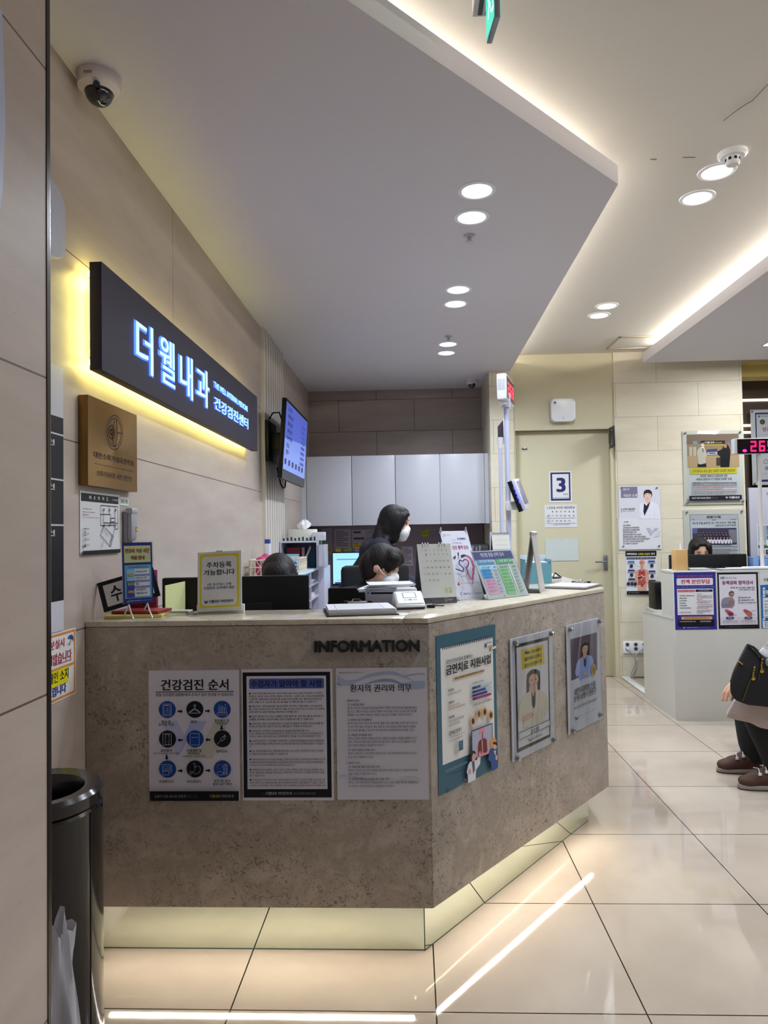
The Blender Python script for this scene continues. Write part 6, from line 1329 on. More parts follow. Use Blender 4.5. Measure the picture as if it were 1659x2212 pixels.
# donation photograph board
def drB(s):
    s.rect(93, 130, 908, 1155, '#d6d6da')
    s.rect(93, 138, 905, 640, '#a88a68'); s.poly([(93, 138), (900, 120), (900, 260), (93, 290)], '#8a6f5c'); s.rect(100, 470, 905, 635, '#c2a27c'); s.poly([(190, 240), (255, 238), (258, 285), (192, 286)], '#6aa6c8'); s.poly([(755, 225), (815, 222), (815, 295), (758, 298)], '#5a78c8')
    s.poly([(318, 232), (686, 226), (688, 286), (320, 292)], '#2a241f'); s.rect(320, 292, 688, 300, '#d9b83e'); s.tx('더웰내과', 372, 244, 522, 278, '#e6e2d8', .03, 1); s.tx('건강검진센터', 530, 254, 640, 272, '#c9c5bb', .02, 1)
    for x0 in (130, 190): s.rect(x0, 330, x0 + 50, 470, '#c9c0b0')
    s.poly([(255, 640), (262, 590), (275, 560), (390, 560), (392, 640)], '#1c1b22'); s.poly([(255, 380), (300, 335), (340, 325), (370, 340), (392, 420), (410, 450), (380, 500), (388, 580), (300, 600), (270, 590), (268, 520), (248, 430)], '#cfc4b4'); s.poly([(330, 330), (345, 330), (352, 400), (338, 420)], '#4a5a72'); s.ci(335, 285, 33, '#cfa58c', 40); s.poly([(300, 280), (305, 248), (340, 232), (368, 250), (372, 280), (345, 262)], '#1e1a1c'); s.poly([(312, 290), (362, 290), (360, 320), (338, 330), (318, 320)], '#dcdcde')
    s.poly([(402, 368), (560, 356), (566, 420), (560, 448), (412, 458)], '#3b4880'); s.poly([(408, 412), (562, 402), (560, 446), (412, 456)], '#c9c6cc'); s.rect(436, 420, 536, 432, '#2a2a3a')
    s.poly([(610, 640), (608, 480), (570, 440), (560, 400), (640, 360), (665, 300), (700, 270), (740, 310), (765, 380), (762, 470), (745, 640)], '#17141a'); s.ci(688, 312, 26, '#b98a76', 34)
    s.rect(548, 495, 610, 615, '#4a3d38')
    s.rr(140, 655, 865, 740, 10, '#d2c53a'); s.tx('건국대학교 교수 출신 의료진 김지환 대표원장', 174, 680, 838, 716, '#33301c', .02, 1)
    s.tx('따뜻한 겨울나기 김장김치 선물', 298, 758, 714, 790, '#3d3c48', .02, 1); s.tx('사랑의 김장나누기 "김장을 부탁해" 후원', 236, 808, 780, 838, '#3d3c48', .02, 1)
    s.rect(163, 872, 170, 1056, '#5a5a78')
    rq = random.Random(2)
    for i, y in enumerate((872, 896, 920, 944, 986, 1012, 1038)):
        x = 182; end = 856 if i not in (3, 6) else 640
        while x < end:
            w_ = 14 + rq.random() * 40; s.rect(x, y, min(x + w_, end), y + 11, '#a8605c' if (i in (3, 4) and x > 250) else '#77757f'); x += w_ + 7
    s.poly([(113, 1082), (918, 1070), (920, 1140), (116, 1155)], '#191822'); s.tx('소화기 내과 내시경 전문의', 150, 1104, 436, 1126, '#cfcfd6', .03, 1); s.tx('직접 시술', 446, 1104, 545, 1124, '#6d6c76', .01, 1); logo(s, 668, 1096, 24, '#e3e3e6', '#e3e3e6'); s.tx('더웰내과', 722, 1092, 884, 1124, '#e3e3e6', .03, 1)
acrylic('framed photo of two people handing over a box, upper board on the rear wall', (1470, 920, 7.138), [(30, 85), (955, 60), (970, 1205), (55, 1215)], (PR[0], PR[1]), drB, [(72, 116), (918, 96), (946, 1160), (96, 1178)], '#dcd8cb', th=.012, group='boards on the rear wall')
def drC(s):
    s.poly([(142, 1368), (890, 1362), (912, 2110), (165, 2130)], '#3a3a42'); s.poly([(148, 1374), (886, 1368), (906, 2104), (171, 2124)], '#d9d9e0'); s.rect(150, 1378, 888, 1455, '#c3c3cc'); s.tx('朝鮮日報', 404, 1386, 626, 1424, '#15141a', .03, 2); s.rect(175, 1440, 222, 1446, '#6a6a74'); s.rect(780, 1440, 860, 1448, '#6a6a74'); s.rect(486, 1444, 548, 1456, '#7a7a84')
    s.tx('내시경 토털 솔루션으로 ‘지역 주치의’ 역할 톡톡', 180, 1482, 858, 1512, '#1d1c26', .015, 1); s.tx('더웰내과의원 김지환 대표원장', 532, 1524, 860, 1548, '#1d1c26', .015, 1)
    s.poly([(180, 1578), (862, 1572), (868, 1830), (186, 1838)], '#4a4560'); s.rect(180, 1580, 260, 1660, '#6a6ea8'); s.rect(740, 1600, 860, 1800, '#8d8798')
    rq = random.Random(6)
    for row, y0, sc in ((0, 1640, .8), (1, 1675, .9), (2, 1720, 1.1)):
        for i in range(11):
            x = 250 + i * 48 + row * 10 + rq.random() * 12; s.ci(x, y0 + rq.random() * 10, 13 * sc, '#221c24', 20 * sc); s.ci(x, y0 + 8, 8 * sc, '#b58c80', 11 * sc)
            if row == 2: s.poly([(x - 28, y0 + 95), (x - 24, y0 + 40), (x, y0 + 26), (x + 24, y0 + 40), (x + 28, y0 + 95)], '#cfcad6'); s.poly([(x - 8, y0 + 95), (x, y0 + 32), (x + 8, y0 + 95)], '#2e2a3c')
    for y, x0, x1 in ((1862, 200, 872), (1908, 200, 760), (1922, 200, 872), (1968, 200, 740), (2000, 200, 680), (2014, 200, 870), (2060, 200, 860)): s.rect(x0, y, x1, y + 8, '#77767f')
acrylic('framed newspaper page with a group photo, lower board behind the second counter', (1470, 920, 7.138), [(50, 1290), (980, 1275), (1000, 2430), (72, 2445)], (PR[0], PR[1]), drC, [(98, 1330), (944, 1314), (968, 2390), (116, 2405)], '#dcd8cb', th=.012, group='boards on the rear wall')
# frames inside the niche
PN = ((0, -1, 0), -7.19)
def drD(s):
    s.rect(155, 548, 520, 1280, '#2b2c62'); s.rect(168, 566, 505, 1258, '#d9d9e2'); s.ci(198, 588, 10, '#3a5a9c'); s.rect(212, 582, 330, 590, '#9d9daa'); s.ci(233, 648, 28, '#5a4338'); s.ci(233, 650, 13, '#8a6a52')
    s.tx('암검진 안내', 232, 705, 470, 748, '#b03a4a', .03, 2); s.rect(185, 786, 490, 788, '#b9b9c4'); s.ring(262, 1070, 22, 5, '#c9b48a'); s.tx('경력 의료진', 246, 1122, 470, 1158, '#b03a4a', .03, 2); s.rect(185, 1195, 490, 1197, '#b9b9c4'); s.tx('전문', 280, 1222, 330, 1234, '#3a4a7a', .02, 1)
acrylic('clear framed certificate with red lettering inside the dark niche', (1600, 780, 4.917), [(105, 515), (560, 512), (566, 1312), (120, 1315)], PN, drD, [(122, 535), (545, 532), (550, 1295), (138, 1302)], '#dfe0e3', th=.012, group='boards in the niche')
for k in range(2):
    z = (2.25, 1.65)[k]; tag(bx('frame_rail', (3.20, 7.192, z), (3.9, 7.28, z + .02), M('#3a322c', .5)), ('upper' if k == 0 else 'lower') + ' dark rail carrying the framed certificate in the niche', 'rail', 'rails in the niche')
p0, p1 = onY(1617.3, 1053.5, 6.95), onY(1621.4, 1201, 6.95)
t = thing('notice_board', 'tall pale grey notice panel standing in front of the niche', 'notice panel', (p0.x + .4, 6.98, 0))
MB().box((p0.x, 6.951, .0), (p0.x + .9, 7.0, p0.z), M('#b9b9c8', .5), .003).build('board', t)
s = Sheet((1600, 780, 4.917), [(165, 1735), (460, 1733), (470, 2063), (178, 2065)], ((0, -1, 0), -6.949), base='#d5d6de')
s.rect(182, 1745, 450, 1960, '#9fb0b8'); s.rect(186, 1958, 452, 1985, '#3f6a42'); s.tx('원장', 200, 1962, 250, 1980, '#dfe6df', .02, 1); s.tx('환절기 건강', 268, 1750, 440, 1798, '#31459a', .03, 1); s.tx('검진 예약', 272, 1808, 400, 1836, '#31459a', .02, 1)
for x in (222, 292, 362): portrait(s, x, 1888, 105, '#dddde2', arms=False)
s.rect(200, 2005, 250, 2048, '#23273c'); s.rect(265, 2005, 440, 2048, '#23273c'); s.tx('더웰내과', 280, 2016, 420, 2036, '#c9cad6', .02, 1)
s.done('notice_print', 'doctor group print', None, parent=t); s.rect
s = Sheet((1600, 780, 4.917), [(270, 1385), (420, 1385), (420, 1425), (270, 1425)], ((0, -1, 0), -6.9495), base='#b9b9c8'); s.tx('I N F O', 278, 1395, 400, 1415, '#33333c', .02, 1); s.done('heading', parent=t)
for k, (x0, x1, z1) in enumerate(((1618, 1631, 1203), (1633, 1650, 1207), (1653, 1672, 1204))):
    a = onY(x0, z1, 6.7); c = onY(x1, 1232, 6.7); tag(bx('blue_file', (a.x, 6.62, .752), (c.x, 6.9, a.z), M('#6f92c8', .5), .003), ('pale blue file box behind the black monitor end', 'blue file box beside the white display pole', 'blue file box farthest along behind the second counter')[k], 'file box', 'blue file boxes')
tag(bx('file_cabinet', (3.12, 6.55, 0), (3.75, 6.94, .75), M('#bdb9b4', .5)), 'low pale cabinet carrying the blue file boxes', 'cabinet')
tag(MB().box((3.10, 7.0, .0), (3.165, 7.10, 1.62), M('#1a1718', .5)).build('post'), 'narrow black post between the tiled wall and the notice panel', 'post')

# power outlet, cords and floor duct
o0, o1 = onY(1345.3, 1385, YD), onY(1346.5, 1411.5, YD)
t = thing('power_outlet', 'white double row power outlet low on the rear wall', 'power outlet', (o0.x + .12, YD, o1.z))
MB().box((o0.x, YD - .012, o1.z), (o0.x + .26, YD, o0.z), WPL, .004).build('plate', t)
for r_ in range(2):
    for c_ in range(3):
        x = o0.x + .038 + c_ * .077; z = o0.z - .030 - r_ * .040
        MB().cyl((x, YD - .0125, z), (x, YD - .0135, z), .0185, .0185, M('#8e8b86', .5), 20).cyl((x, YD - .0135, z), (x, YD - .0138, z), .0145, .0145, M('#4a4743', .5), 20).cyl((x - .006, YD - .0138, z), (x - .006, YD - .0142, z), .003, .003, BLK, 8).cyl((x + .006, YD - .0138, z), (x + .006, YD - .0142, z), .003, .003, BLK, 8).build('socket', t)
x, z = o0.x + .040, o0.z - .068
cg = M('#b5b2ae', .5)
def cord(name, lb, pts, r, m=cg):
    tag(MB().tube(pts, r, m, 8).build(name), lb, 'cord', 'cords below the power outlet')
b = MB(); b.cyl((x, YD - .014, z), (x, YD - .04, z), .014, .012, WPL, 14).tube([(x, YD - .04, z), (x + .03, YD - .05, z - .04), (x + .07, YD - .03, z - .12), (x + .06, YD - .02, z - .18), (x + .015, YD - .02, z - .27), (x - .005, YD - .03, z - .33), (x + .0, YD - .05, z - .39), (x + .03, YD - .06, .03)], .006, cg, 8)
tag(b.build('electric_cable'), 'pale power cable plugged into the lowest outer socket', 'cord', 'cords below the power outlet')
x2 = x + .155
b = MB(); b.cyl((x2, YD - .014, z + .01), (x2, YD - .04, z + .01), .014, .012, WPL, 14).tube([(x2, YD - .04, z + .01), (x2 - .04, YD - .05, z + .0), (x2 - .09, YD - .03, z - .06), (x2 - .10, YD - .02, z - .14), (x2 - .15, YD - .02, z - .25), (x2 - .165, YD - .04, z - .34), (x2 - .15, YD - .06, .03)], .006, cg, 8)
tag(b.build('electric_cable'), 'grey power cable running from the socket nearest the second counter', 'cord', 'cords below the power outlet')
a, c = onZ(1352, 1466, .0), onZ(1398, 1499, .0)
d = (c - a).normalized(); T0 = Matrix(((d.x, -d.y, 0, a.x), (d.y, d.x, 0, a.y), (0, 0, 1, 0.0005), (0, 0, 0, 1)))
MBd = MB().box((-.02, -.035, 0), ((c - a).length + .05, .035, .018), M('#d6d3cc', .4), .006, T0); tag(MBd.build('cable_duct'), 'white cable duct lying on the floor towards the second counter', 'cable duct')

# ---------------------------------------------------------------- second counter
CW = M('#c9c7c0', .28, 0, .45, name='counter_laminate')
t = thing('second_counter', 'white reception counter with a stepped side at the right', 'counter', (2.6, 5.4, 0))
X0, X1, Y0 = 1.883, 4.2, 5.186
bx('front_panel', (X0, Y0, .0), (X1, Y0 + .03, 1.052), CW, .0015, t)
bx('top_ledge', (X0, Y0, 1.054), (X1, 5.47, 1.074), CW, .0015, t)
MB().prism([(Y0 + .031, 0), (5.905, 0), (5.905, .70), (5.45, .735), (5.45, 1.052), (Y0 + .031, 1.052)], X0, X0 + .03, CW, Matrix(((0, 0, 1, 0), (1, 0, 0, 0), (0, 1, 0, 0), (0, 0, 0, 1)))).build('side_panel', t)
bx('desk_top', (X0 + .031, Y0 + .031, .715), (X1, 5.905, .74), CW, .0015, t)
MB().prism([(5.90, .712), (5.90, .70), (Y0 + .03, .722), (Y0 + .03, .738)], X0 - .004, X0 + .001, CW, Matrix(((0, 0, 1, 0), (1, 0, 0, 0), (0, 1, 0, 0), (0, 0, 0, 1)))).build('desk_edge', t)
bx('side_panel', (X1 - .03, Y0 + .031, 0), (X1, 5.905, .715), CW, 0, t)
P2 = ((0, -1, 0), -(Y0 - .0012)); C3 = (1440, 1200, 7.575)
s = Sheet(C3, [(115, 275), (797, 272), (825, 1210), (143, 1212)], P2, base='#332f88')
s.tx('2024년 5월 20일부터 신분증 없으면', 166, 318, 748, 352, '#a8506a', .03, 1); s.rr(160, 372, 758, 484, 18, '#dcdce2'); s.tx('전액 본인부담', 228, 392, 712, 464, '#b8263c', .05, 3)
s.tx('* 단, 19세 미만 미성년자, 응급환자 등은 제외', 148, 504, 776, 524, '#8f8ec8', .02, 1); s.rect(167, 545, 772, 970, '#dcdcdf'); s.rr(178, 562, 458, 598, 6, '#b8524a'); s.rr(470, 558, 750, 594, 2, '#1c1c3a')
s.tx('본인확인 가능 신분증 종류', 192, 572, 446, 590, '#e3c9c6', .02, 1); s.tx('본인확인 예외대상', 526, 568, 694, 584, '#b9b9cc', .02, 1)
for i, g in enumerate(('주민등록증, 운전면허증, 여권', '장애인등록증', '외국인등록증', '건강보험증', '모바일신분증', '모바일건강보험증 등')): s.tx('· ' + g, 194 + i, 648 + i * 40, (446, 328, 328, 310, 332, 396)[i], 668 + i * 40, '#22222a', .03, 1)
s.tx('※ 신분증 사본은 불인정', 200, 918, 402, 940, '#a8383c', .02, 1)
for i, (g, y, x1, c) in enumerate((('◁미성년자▷', 624, 576, '#a8383c'), ('· 해당 요양기관에서 본인 확인', 656, 742, '#22222a'), ('후 그 기록을 확인한 날부터', 682, 740, '#a8383c'), ('6개월 이내', 706, 580, '#a8383c'), ('· 의사의 처방전에 따라 약국', 736, 736, '#a8383c'), ('에서 약제를 지급받는 경우', 762, 714, '#22222a'), ('· 진료 의뢰 및 회송 받는 경우', 796, 748, '#a8383c'), ('· 응급의료에 관한 법률 제2조', 828, 750, '#22222a'), ('제1호에 따른 응급환자', 852, 684, '#a8383c'), ('· 거동이 현저히 불편한 자 등', 886, 746, '#a8383c'), ('보건복지부장관이 정하여', 910, 708, '#22222a'), ('고시한 경우', 936, 592, '#22222a'))): s.tx(g, 488, y, x1, y + 17, c, .025, 1)
s.rr(235, 998, 742, 1046, 6, '#cf9a6a'); s.tx('본인확인 의무화 관련 문의 및 불편 신고', 284, 1012, 692, 1032, '#3a2418', .03, 1); s.rect(186, 1052, 776, 1152, '#0e0d14'); s.tx('보건복지부(국번 없이 129)', 208, 1068, 470, 1090, '#cfcfd6', .03, 1); s.tx('국민건강보험공단', 538, 1066, 722, 1088, '#cfcfd6', .03, 1); s.rect(244, 1118, 440, 1126, '#3a2a2a'); s.rect(540, 1112, 700, 1120, '#3a2a2a')
logo(s, 266, 1166, 22, '#c9c9e2', '#c9c9e2'); s.tx('더웰내과 이비인후과', 320, 1168, 514, 1184, '#b9b9dc', .02, 1); s.tx('건강검진센터 보청기센터', 526, 1170, 694, 1182, '#8f8ec8', 0, 1)
s.done('counter_poster', 'navy blue poster with a large red heading on the second counter front', 'poster', group='posters on the second counter')
s = Sheet(C3, [(825, 280), (1490, 272), (1520, 1195), (855, 1197)], P2, base='#0f0e14')
s.poly([(850, 312), (1460, 303), (1492, 1130), (880, 1137)], '#d9d6de'); s.tx('5분', 874, 344, 946, 386, '#2c2c66', .05, 2); s.tx('이면 진단 가능!', 950, 352, 1140, 382, '#3a3a5a', .01, 1); s.tx('동맥경화 협착검사', 902, 414, 1418, 474, '#7d2350', .05, 3)
s.tx('방치할 경우 심근경색, 뇌졸중 등의', 1040, 514, 1438, 540, '#33346a', .03, 1); s.tx('심각한 합병증으로 발전', 1176, 548, 1438, 572, '#33346a', .02, 1)
s.poly([(888, 800), (900, 720), (940, 690), (1010, 680), (1080, 690), (1112, 740), (1108, 820), (1070, 858), (904, 858)], '#8b8592'); s.poly([(905, 800), (960, 790), (1040, 800), (1080, 840), (900, 850)], '#7d7684'); s.ci(1060, 630, 44, '#a8807a', 52); s.poly([(1015, 640), (1018, 600), (1050, 580), (1090, 588), (1105, 620), (1080, 608), (1040, 612), (1030, 660)], '#5a4a48'); s.ci(1048, 770, 48, '#a06a64', 34); s.ci(1062, 655, 14, '#6a3a3a', 9)
for i, g in enumerate(('혈관 탄력도 평가', '동맥혈관 협착도 측정', '혈관 나이 및 위험도 평가')):
    y = 674 + i * 42; s.ln([(1172, y), (1196, y), (1196, y + 26), (1172, y + 26), (1172, y)], 3, '#44424e'); s.ln([(1176, y + 10), (1184, y + 20), (1200, y - 2)], 4, '#44424e'); s.tx(g, 1212, y + 2, (1376, 1420, 1460)[i], y + 24, '#33313c', .03, 1)
for x, c in ((945, '#b0506e'), (1248, '#b04a54')): s.poly([(x, 885), (x + 40, 878), (x + 140, 930), (x + 150, 980), (x + 80, 990), (x + 10, 910)], c); s.poly([(x + 50, 925), (x + 140, 938), (x + 150, 975), (x + 80, 985)], '#7d2a3a' if x < 1000 else '#a8704a'); s.tx('혈관', x + 160, 962, x + 196, 978, '#44424e', .02, 1)
s.tx('콜레스테롤', 1384, 894, 1460, 908, '#44424e', .02, 1)
for x0, c, g in ((890, '#33417a', '정상'), (1190, '#6d2a5a', '동맥경화')): s.ln([(x0, 1018), (x0 + 284, 1014), (x0 + 286, 1108), (x0, 1114), (x0, 1018)], 3, '#77757f'); s.rr(x0 + 78, 1002, x0 + 206, 1036, 10, c); s.tx(g, x0 + 110, 1010, x0 + 174, 1028, '#d6d5de', .02, 1); s.tx('혈액이 원활하게 흐르는 상태로' if x0 < 1000 else '혈관이 좁아져 혈액 흐름이 막힌', x0 + 24, 1052, x0 + 262, 1072, '#44424e', .02, 1); s.tx('혈관벽이 깨끗하고 탄력이 있음' if x0 < 1000 else '상태로 각종 혈관 질환의 원인', x0 + 20, 1078, x0 + 266, 1098, '#44424e', .02, 1)
logo(s, 960, 1154, 20, '#4a4952', '#4a4952'); s.tx('더웰내과 이비인후과', 1006, 1152, 1226, 1174, '#5f5e68', .02, 1); s.tx('건강검진센터 보청기센터', 1240, 1154, 1430, 1168, '#4a4952', 0, 1)
s.done('counter_poster', 'black bordered poster of a man holding his chest on the second counter front', 'poster', group='posters on the second counter')
s = Sheet(C3, [(1520, 268), (2200, 260), (2230, 1185), (1552, 1195)], P2, base='#d3d4d2')
s.poly([(1530, 485), (2205, 440), (2230, 1185), (1552, 1195)], '#1f6aa8'); s.tx('인플루엔자 예방접종 안내', 1585, 372, 2120, 414, '#24505a', .05, 2)
for y0, y1 in ((520, 630), (645, 1010), (1030, 1180)): s.rr(1570, y0, 2190, y1, 14, '#d9dade')
for y in (540, 660, 1040): s.rr(1576, y - 20, 2180, y + 22, 10, '#245a94'); s.ci(1594, y, 19, '#d9dade')
for i, y in enumerate((580, 610, 735, 790, 835, 880, 900, 940, 985, 1085, 1120, 1150)): s.tx('접종 대상자 및 접종 기간을 꼭 확인하시기 바랍니다', 1600, y, 2100 - (i % 3) * 60, y + 18, '#3a4452', .02, 1)
s.done('counter_poster', 'white and bright blue poster farthest along the second counter front', 'poster', group='posters on the second counter')
# things on the second counter
t = monitor('monitor', 'black monitor seen from behind above the second counter', 2.01, 2.60, 5.62, .80, 1.176, .74, 1, M('#9db7d6', .4, es=.4))
a, c = onY(1459.5, 1226.5, 5.26), onY(1484.3, 1187, 5.26)
t = thing('pen_block', 'light wooden pen block with a white pen on the second counter', 'pen holder', ((a.x + c.x) / 2, 5.3, 1.074))
MB().box((a.x, 5.25, 1.0745), (c.x, 5.34, c.z), M('#cfa56a', .5), .002).build('block', t); MB().cyl((c.x - .03, 5.31, c.z - .01), (c.x - .028, 5.31, c.z + .045), .006, .006, WPL, 10).build('pen', t)
a, c = onY(1486, 1227, 5.26), onY(1536, 1219, 5.26)
t = thing('acrylic_tray', 'clear acrylic tray of slips beside the wooden pen block', 'tray', ((a.x + c.x) / 2, 5.3, 1.074))
for nm, p, q in (('base', (a.x, 5.24, 1.0745), (c.x, 5.36, 1.077)), ('front_wall', (a.x, 5.24, 1.077), (c.x, 5.243, 1.105)), ('back_wall', (a.x, 5.357, 1.077), (c.x, 5.36, 1.105)), ('side_wall', (a.x, 5.243, 1.077), (a.x + .003, 5.357, 1.105)), ('side_wall', (c.x - .003, 5.243, 1.077), (c.x, 5.357, 1.105))): bx(nm, p, q, ACR, 0, t)
MB().box((a.x + .01, 5.25, 1.0775), (c.x - .015, 5.35, 1.088), '#e3e2de', 0, Matrix.Identity(4)).build('slips', t)
b = MB(); a = onY(1548, 1228, 5.25)
for k, (dx, w_, c, zz_) in enumerate(((0, .55, '#3a3438', .0), (.03, .55, '#d3d0d4', .004), (.10, .55, '#dcdbdf', .009), (.22, .45, '#e3e2e6', .014))): b.box((a.x + dx, 5.205 + .008 * k, 1.0745 + zz_), (a.x + dx + w_, 5.34, 1.0785 + zz_), c)
b.box((a.x + .05, 5.25, 1.092), (a.x + .08, 5.27, 1.1), BLK); tag(b.build('file_stack'), 'flat dark folder under white papers on the second counter', 'folder')
tag(MB().box((1.922, 5.70, .7405), (2.00, 5.86, .955), BLK, .004).build('computer_case'), 'small black computer box on the low desk of the second counter', 'computer')
tag(blob('paper_roll', [('e', (1.962, 5.885, .792), (.02, .014, .05))], .006, M('#d9d6ce', .6)), 'white rounded dispenser at the low desk edge by the black box', 'dispenser')
# number display on its pole
Yp = 5.40; c0 = onY(1647, 1228, Yp)
t = thing('ticket_display', 'white pole display with glowing red numbers on the second counter', 'ticket display', (c0.x, Yp, 1.074))
MB().cyl((c0.x, Yp, 1.085), (c0.x, Yp, 2.0), .0135, .0135, M('#cfcbc4', .3), 18).build('pole', t); MB().cyl((c0.x, Yp, 1.0745), (c0.x, Yp, 1.087), .05, .045, WPL, 24).build('pole_base', t)
a, c = onY(1587, 980.5, Yp - .03), onY(1587, 947, Yp - .03); hw = c0.x - a.x
MB().box((a.x, Yp - .03, a.z), (a.x + 2 * hw, Yp + .03, c.z), M('#cfd0d2', .35), .008).build('display_case', t)
s = Sheet((1470, 920, 7.138), [(872, 205), (1600, 192), (1602, 418), (878, 428)], ((0, -1, 0), -(Yp - .0305)), base=M('#17070d', .2), th=.0008)
RM = M('#ff1260', .4, es=1.3, name='magenta_led')
seg7(s, '2', 1076, 232, 92, 165, 26, RM); seg7(s, '6', 1206, 230, 94, 165, 26, RM); seg7(s, '5', 1334, 228, 94, 165, 26, RM); s.ci(985, 382, 34, M('#ff2aa0', .4, es=1.2), 22, 14)
s.done('number_panel', parent=t)
# ---------------------------------------------------------------- people
SKIN = M('#d9a88c', .5, 0, .35, name='skin'); NAVY = M('#0d1020', .85, name='navy_knit'); BLKC = M('#0c0c0f', .85, name='black_cloth')
def hair_mat(name, c1, c2):
    t = NT(name); g = t.n('TexCoord'); mp = t.n('Mapping'); mp.inputs['Scale'].default_value = (120, 120, 9); t.l(g, 'Object', mp, 0)
    nz = t.n('TexNoise', Scale=1.0, Detail=3.0); t.l(mp, 0, nz, 'Vector'); r = t.ramp(nz, 'Fac', [(.35, c1), (.7, c2)]); t.l(r, 0, t.b, 'Base Color')
    bp = t.n('Bump'); bp.inputs['Strength'].default_value = .7; bp.inputs['Distance'].default_value = .006; t.l(nz, 'Fac', bp, 'Height'); t.l(bp, 0, t.b, 'Normal')
    t.b.inputs['Roughness'].default_value = .6; t.b.inputs['Specular IOR Level'].default_value = .3; return t.m
HAIR = hair_mat('dark_hair', '#0b0809', '#1c1414'); HAIRB = hair_mat('brown_black_hair', '#0b0706', '#211511')
class Head:
    def __init__(s, c, f, u=(0, 0, 1)):
        s.c = V(c); s.f = V(f).normalized(); u = V(u); s.u = (u - s.f * u.dot(s.f)).normalized(); s.r = s.f.cross(s.u)
        s.R = Matrix((s.r, s.f, s.u)).transposed(); s.e = s.R.to_euler()
    def w(s, x, y, z): return s.c + s.R @ V((x, y, z))
    def E(s, x, y, z, rx, ry, rz): return ('e', s.w(x, y, z), (rx, ry, rz), s.e)
    def skull(s):
        return [s.E(0, -.005, .02, .074, .090, .094), s.E(0, .022, -.05, .058, .064, .066), s.E(0, .045, -.088, .03, .032, .024), s.E(0, .088, -.016, .011, .016, .013), s.E(0, .082, .008, .009, .010, .026),
                s.E(.073, -.008, -.012, .009, .018, .030), s.E(-.073, -.008, -.012, .009, .018, .030), s.E(0, .076, -.056, .022, .012, .010), s.E(.034, .060, -.03, .026, .022, .024), s.E(-.034, .060, -.03, .026, .022, .024), ('c', s.w(0, -.01, -.07), s.w(0, -.03, -.15), .048, .052)]
    def face(s, body, lids=False):
        for k in (-1, 1):
            MB().ell(s.w(k * .031, .079, .012), (.013, .006, .004 if lids else .0065), M('#1a1210', .2), s.e, 2).build('eye', body)
            MB().ell(s.w(k * .033, .081, .034), (.018, .005, .0035), M('#2a1d1a', .7), s.e, 2).build('eyebrow', body)
        MB().ell(s.w(0, .085, -.055), (.021, .006, .006), M('#b3655c', .45), s.e, 2).build('mouth', body)
    def mask(s, body):
        o = blob('face_mask', [s.E(0, .062, -.052, .062, .045, .052), s.E(0, .080, -.030, .034, .030, .030), s.E(0, .058, -.085, .046, .040, .030)], .006, M('#e4e6ea', .75), body, 4)
        for k in (-1, 1): MB().tube([s.w(k * .058, .062, -.035), s.w(k * .073, .025, -.02), s.w(k * .079, -.012, .012)], .0022, M('#e4e6ea', .75), 6).build('ear_loop', body)
    def cap(s, low=0.0): return [s.E(0, -.022, .030, .085, .094, .098), s.E(0, -.045, -.01, .082, .075, .09), s.E(0, .035, .082, .066, .058, .044)]
def person(name, label, parts, at, vox=.008):
    o = blob(name, parts, vox, SKIN, None, 3 if vox > .005 else 2)
    tag(o, label, 'person'); return o
def fingers(prims, palm, k0, tip, side, n=4, sp=.017, r=.0085):
    for i in range(n):
        q = V(side) * ((i - 1.5) * sp); L = (1.0, 1.12, 1.06, .86)[i]; a = V(k0) + q; b = V(k0) + q + (V(tip) - V(k0)) * L; m = (a + b) / 2 + V((-.006, 0, .008))
        prims += [('c', V(palm) + q * .8, a, r * 1.5, r * 1.1), ('c', a, m, r * 1.1, r), ('c', m, b, r, r * .8)]
    return prims

# standing masked staff member leaning to the right
H = Head((-.105, 4.45, 1.447), (.95, -.12, -.20), (.22, 0, .97))
sh = V((-.205, 4.46, 1.285)); hip = V((-.40, 4.48, .92))
bd = H.skull() + [('c', H.w(0, -.03, -.14), sh, .045, .045), ('c', sh + V((0, -.13, -.03)), sh + V((0, .13, -.03)), .05, .05), ('c', sh, hip, .085, .10), ('c', hip + V((0, -.08, 0)), V((-.44, 4.40, .50)), .085, .06), ('c', V((-.44, 4.40, .50)), V((-.50, 4.40, .09)), .055, .038), ('c', hip + V((0, .08, 0)), V((-.46, 4.56, .50)), .085, .06), ('c', V((-.46, 4.56, .50)), V((-.54, 4.56, .09)), .055, .038),
    ('c', V((-.50, 4.40, .05)), V((-.38, 4.40, .035)), .035, .03), ('c', V((-.54, 4.56, .05)), V((-.42, 4.56, .035)), .035, .03)]
for sy, el, wr in ((-.155, (-.075, 4.25, 1.06), (.12, 4.22, .985)), (.155, (-.07, 4.66, 1.06), (.12, 4.62, .985))):
    a = sh + V((0.02, sy, -.03)); bd += [('c', a, el, .040, .034), ('c', el, wr, .032, .026), ('c', wr, V(wr) + V((.06, 0, -.012)), .026, .028)]
    fingers(bd, V(wr) + V((.05, 0, -.012)), V(wr) + V((.095, 0, -.015)), V(wr) + V((.155, 0, -.04)), (0, 1, 0)); bd += [('c', V(wr) + V((.03, -.03 if sy > 0 else .03, -.01)), V(wr) + V((.085, -.05 if sy > 0 else .05, -.02)), .012, .009)]
p = person('person', 'standing person in a white mask and dark jumper leaning over the desk', bd, None)
H.face(p); H.mask(p)
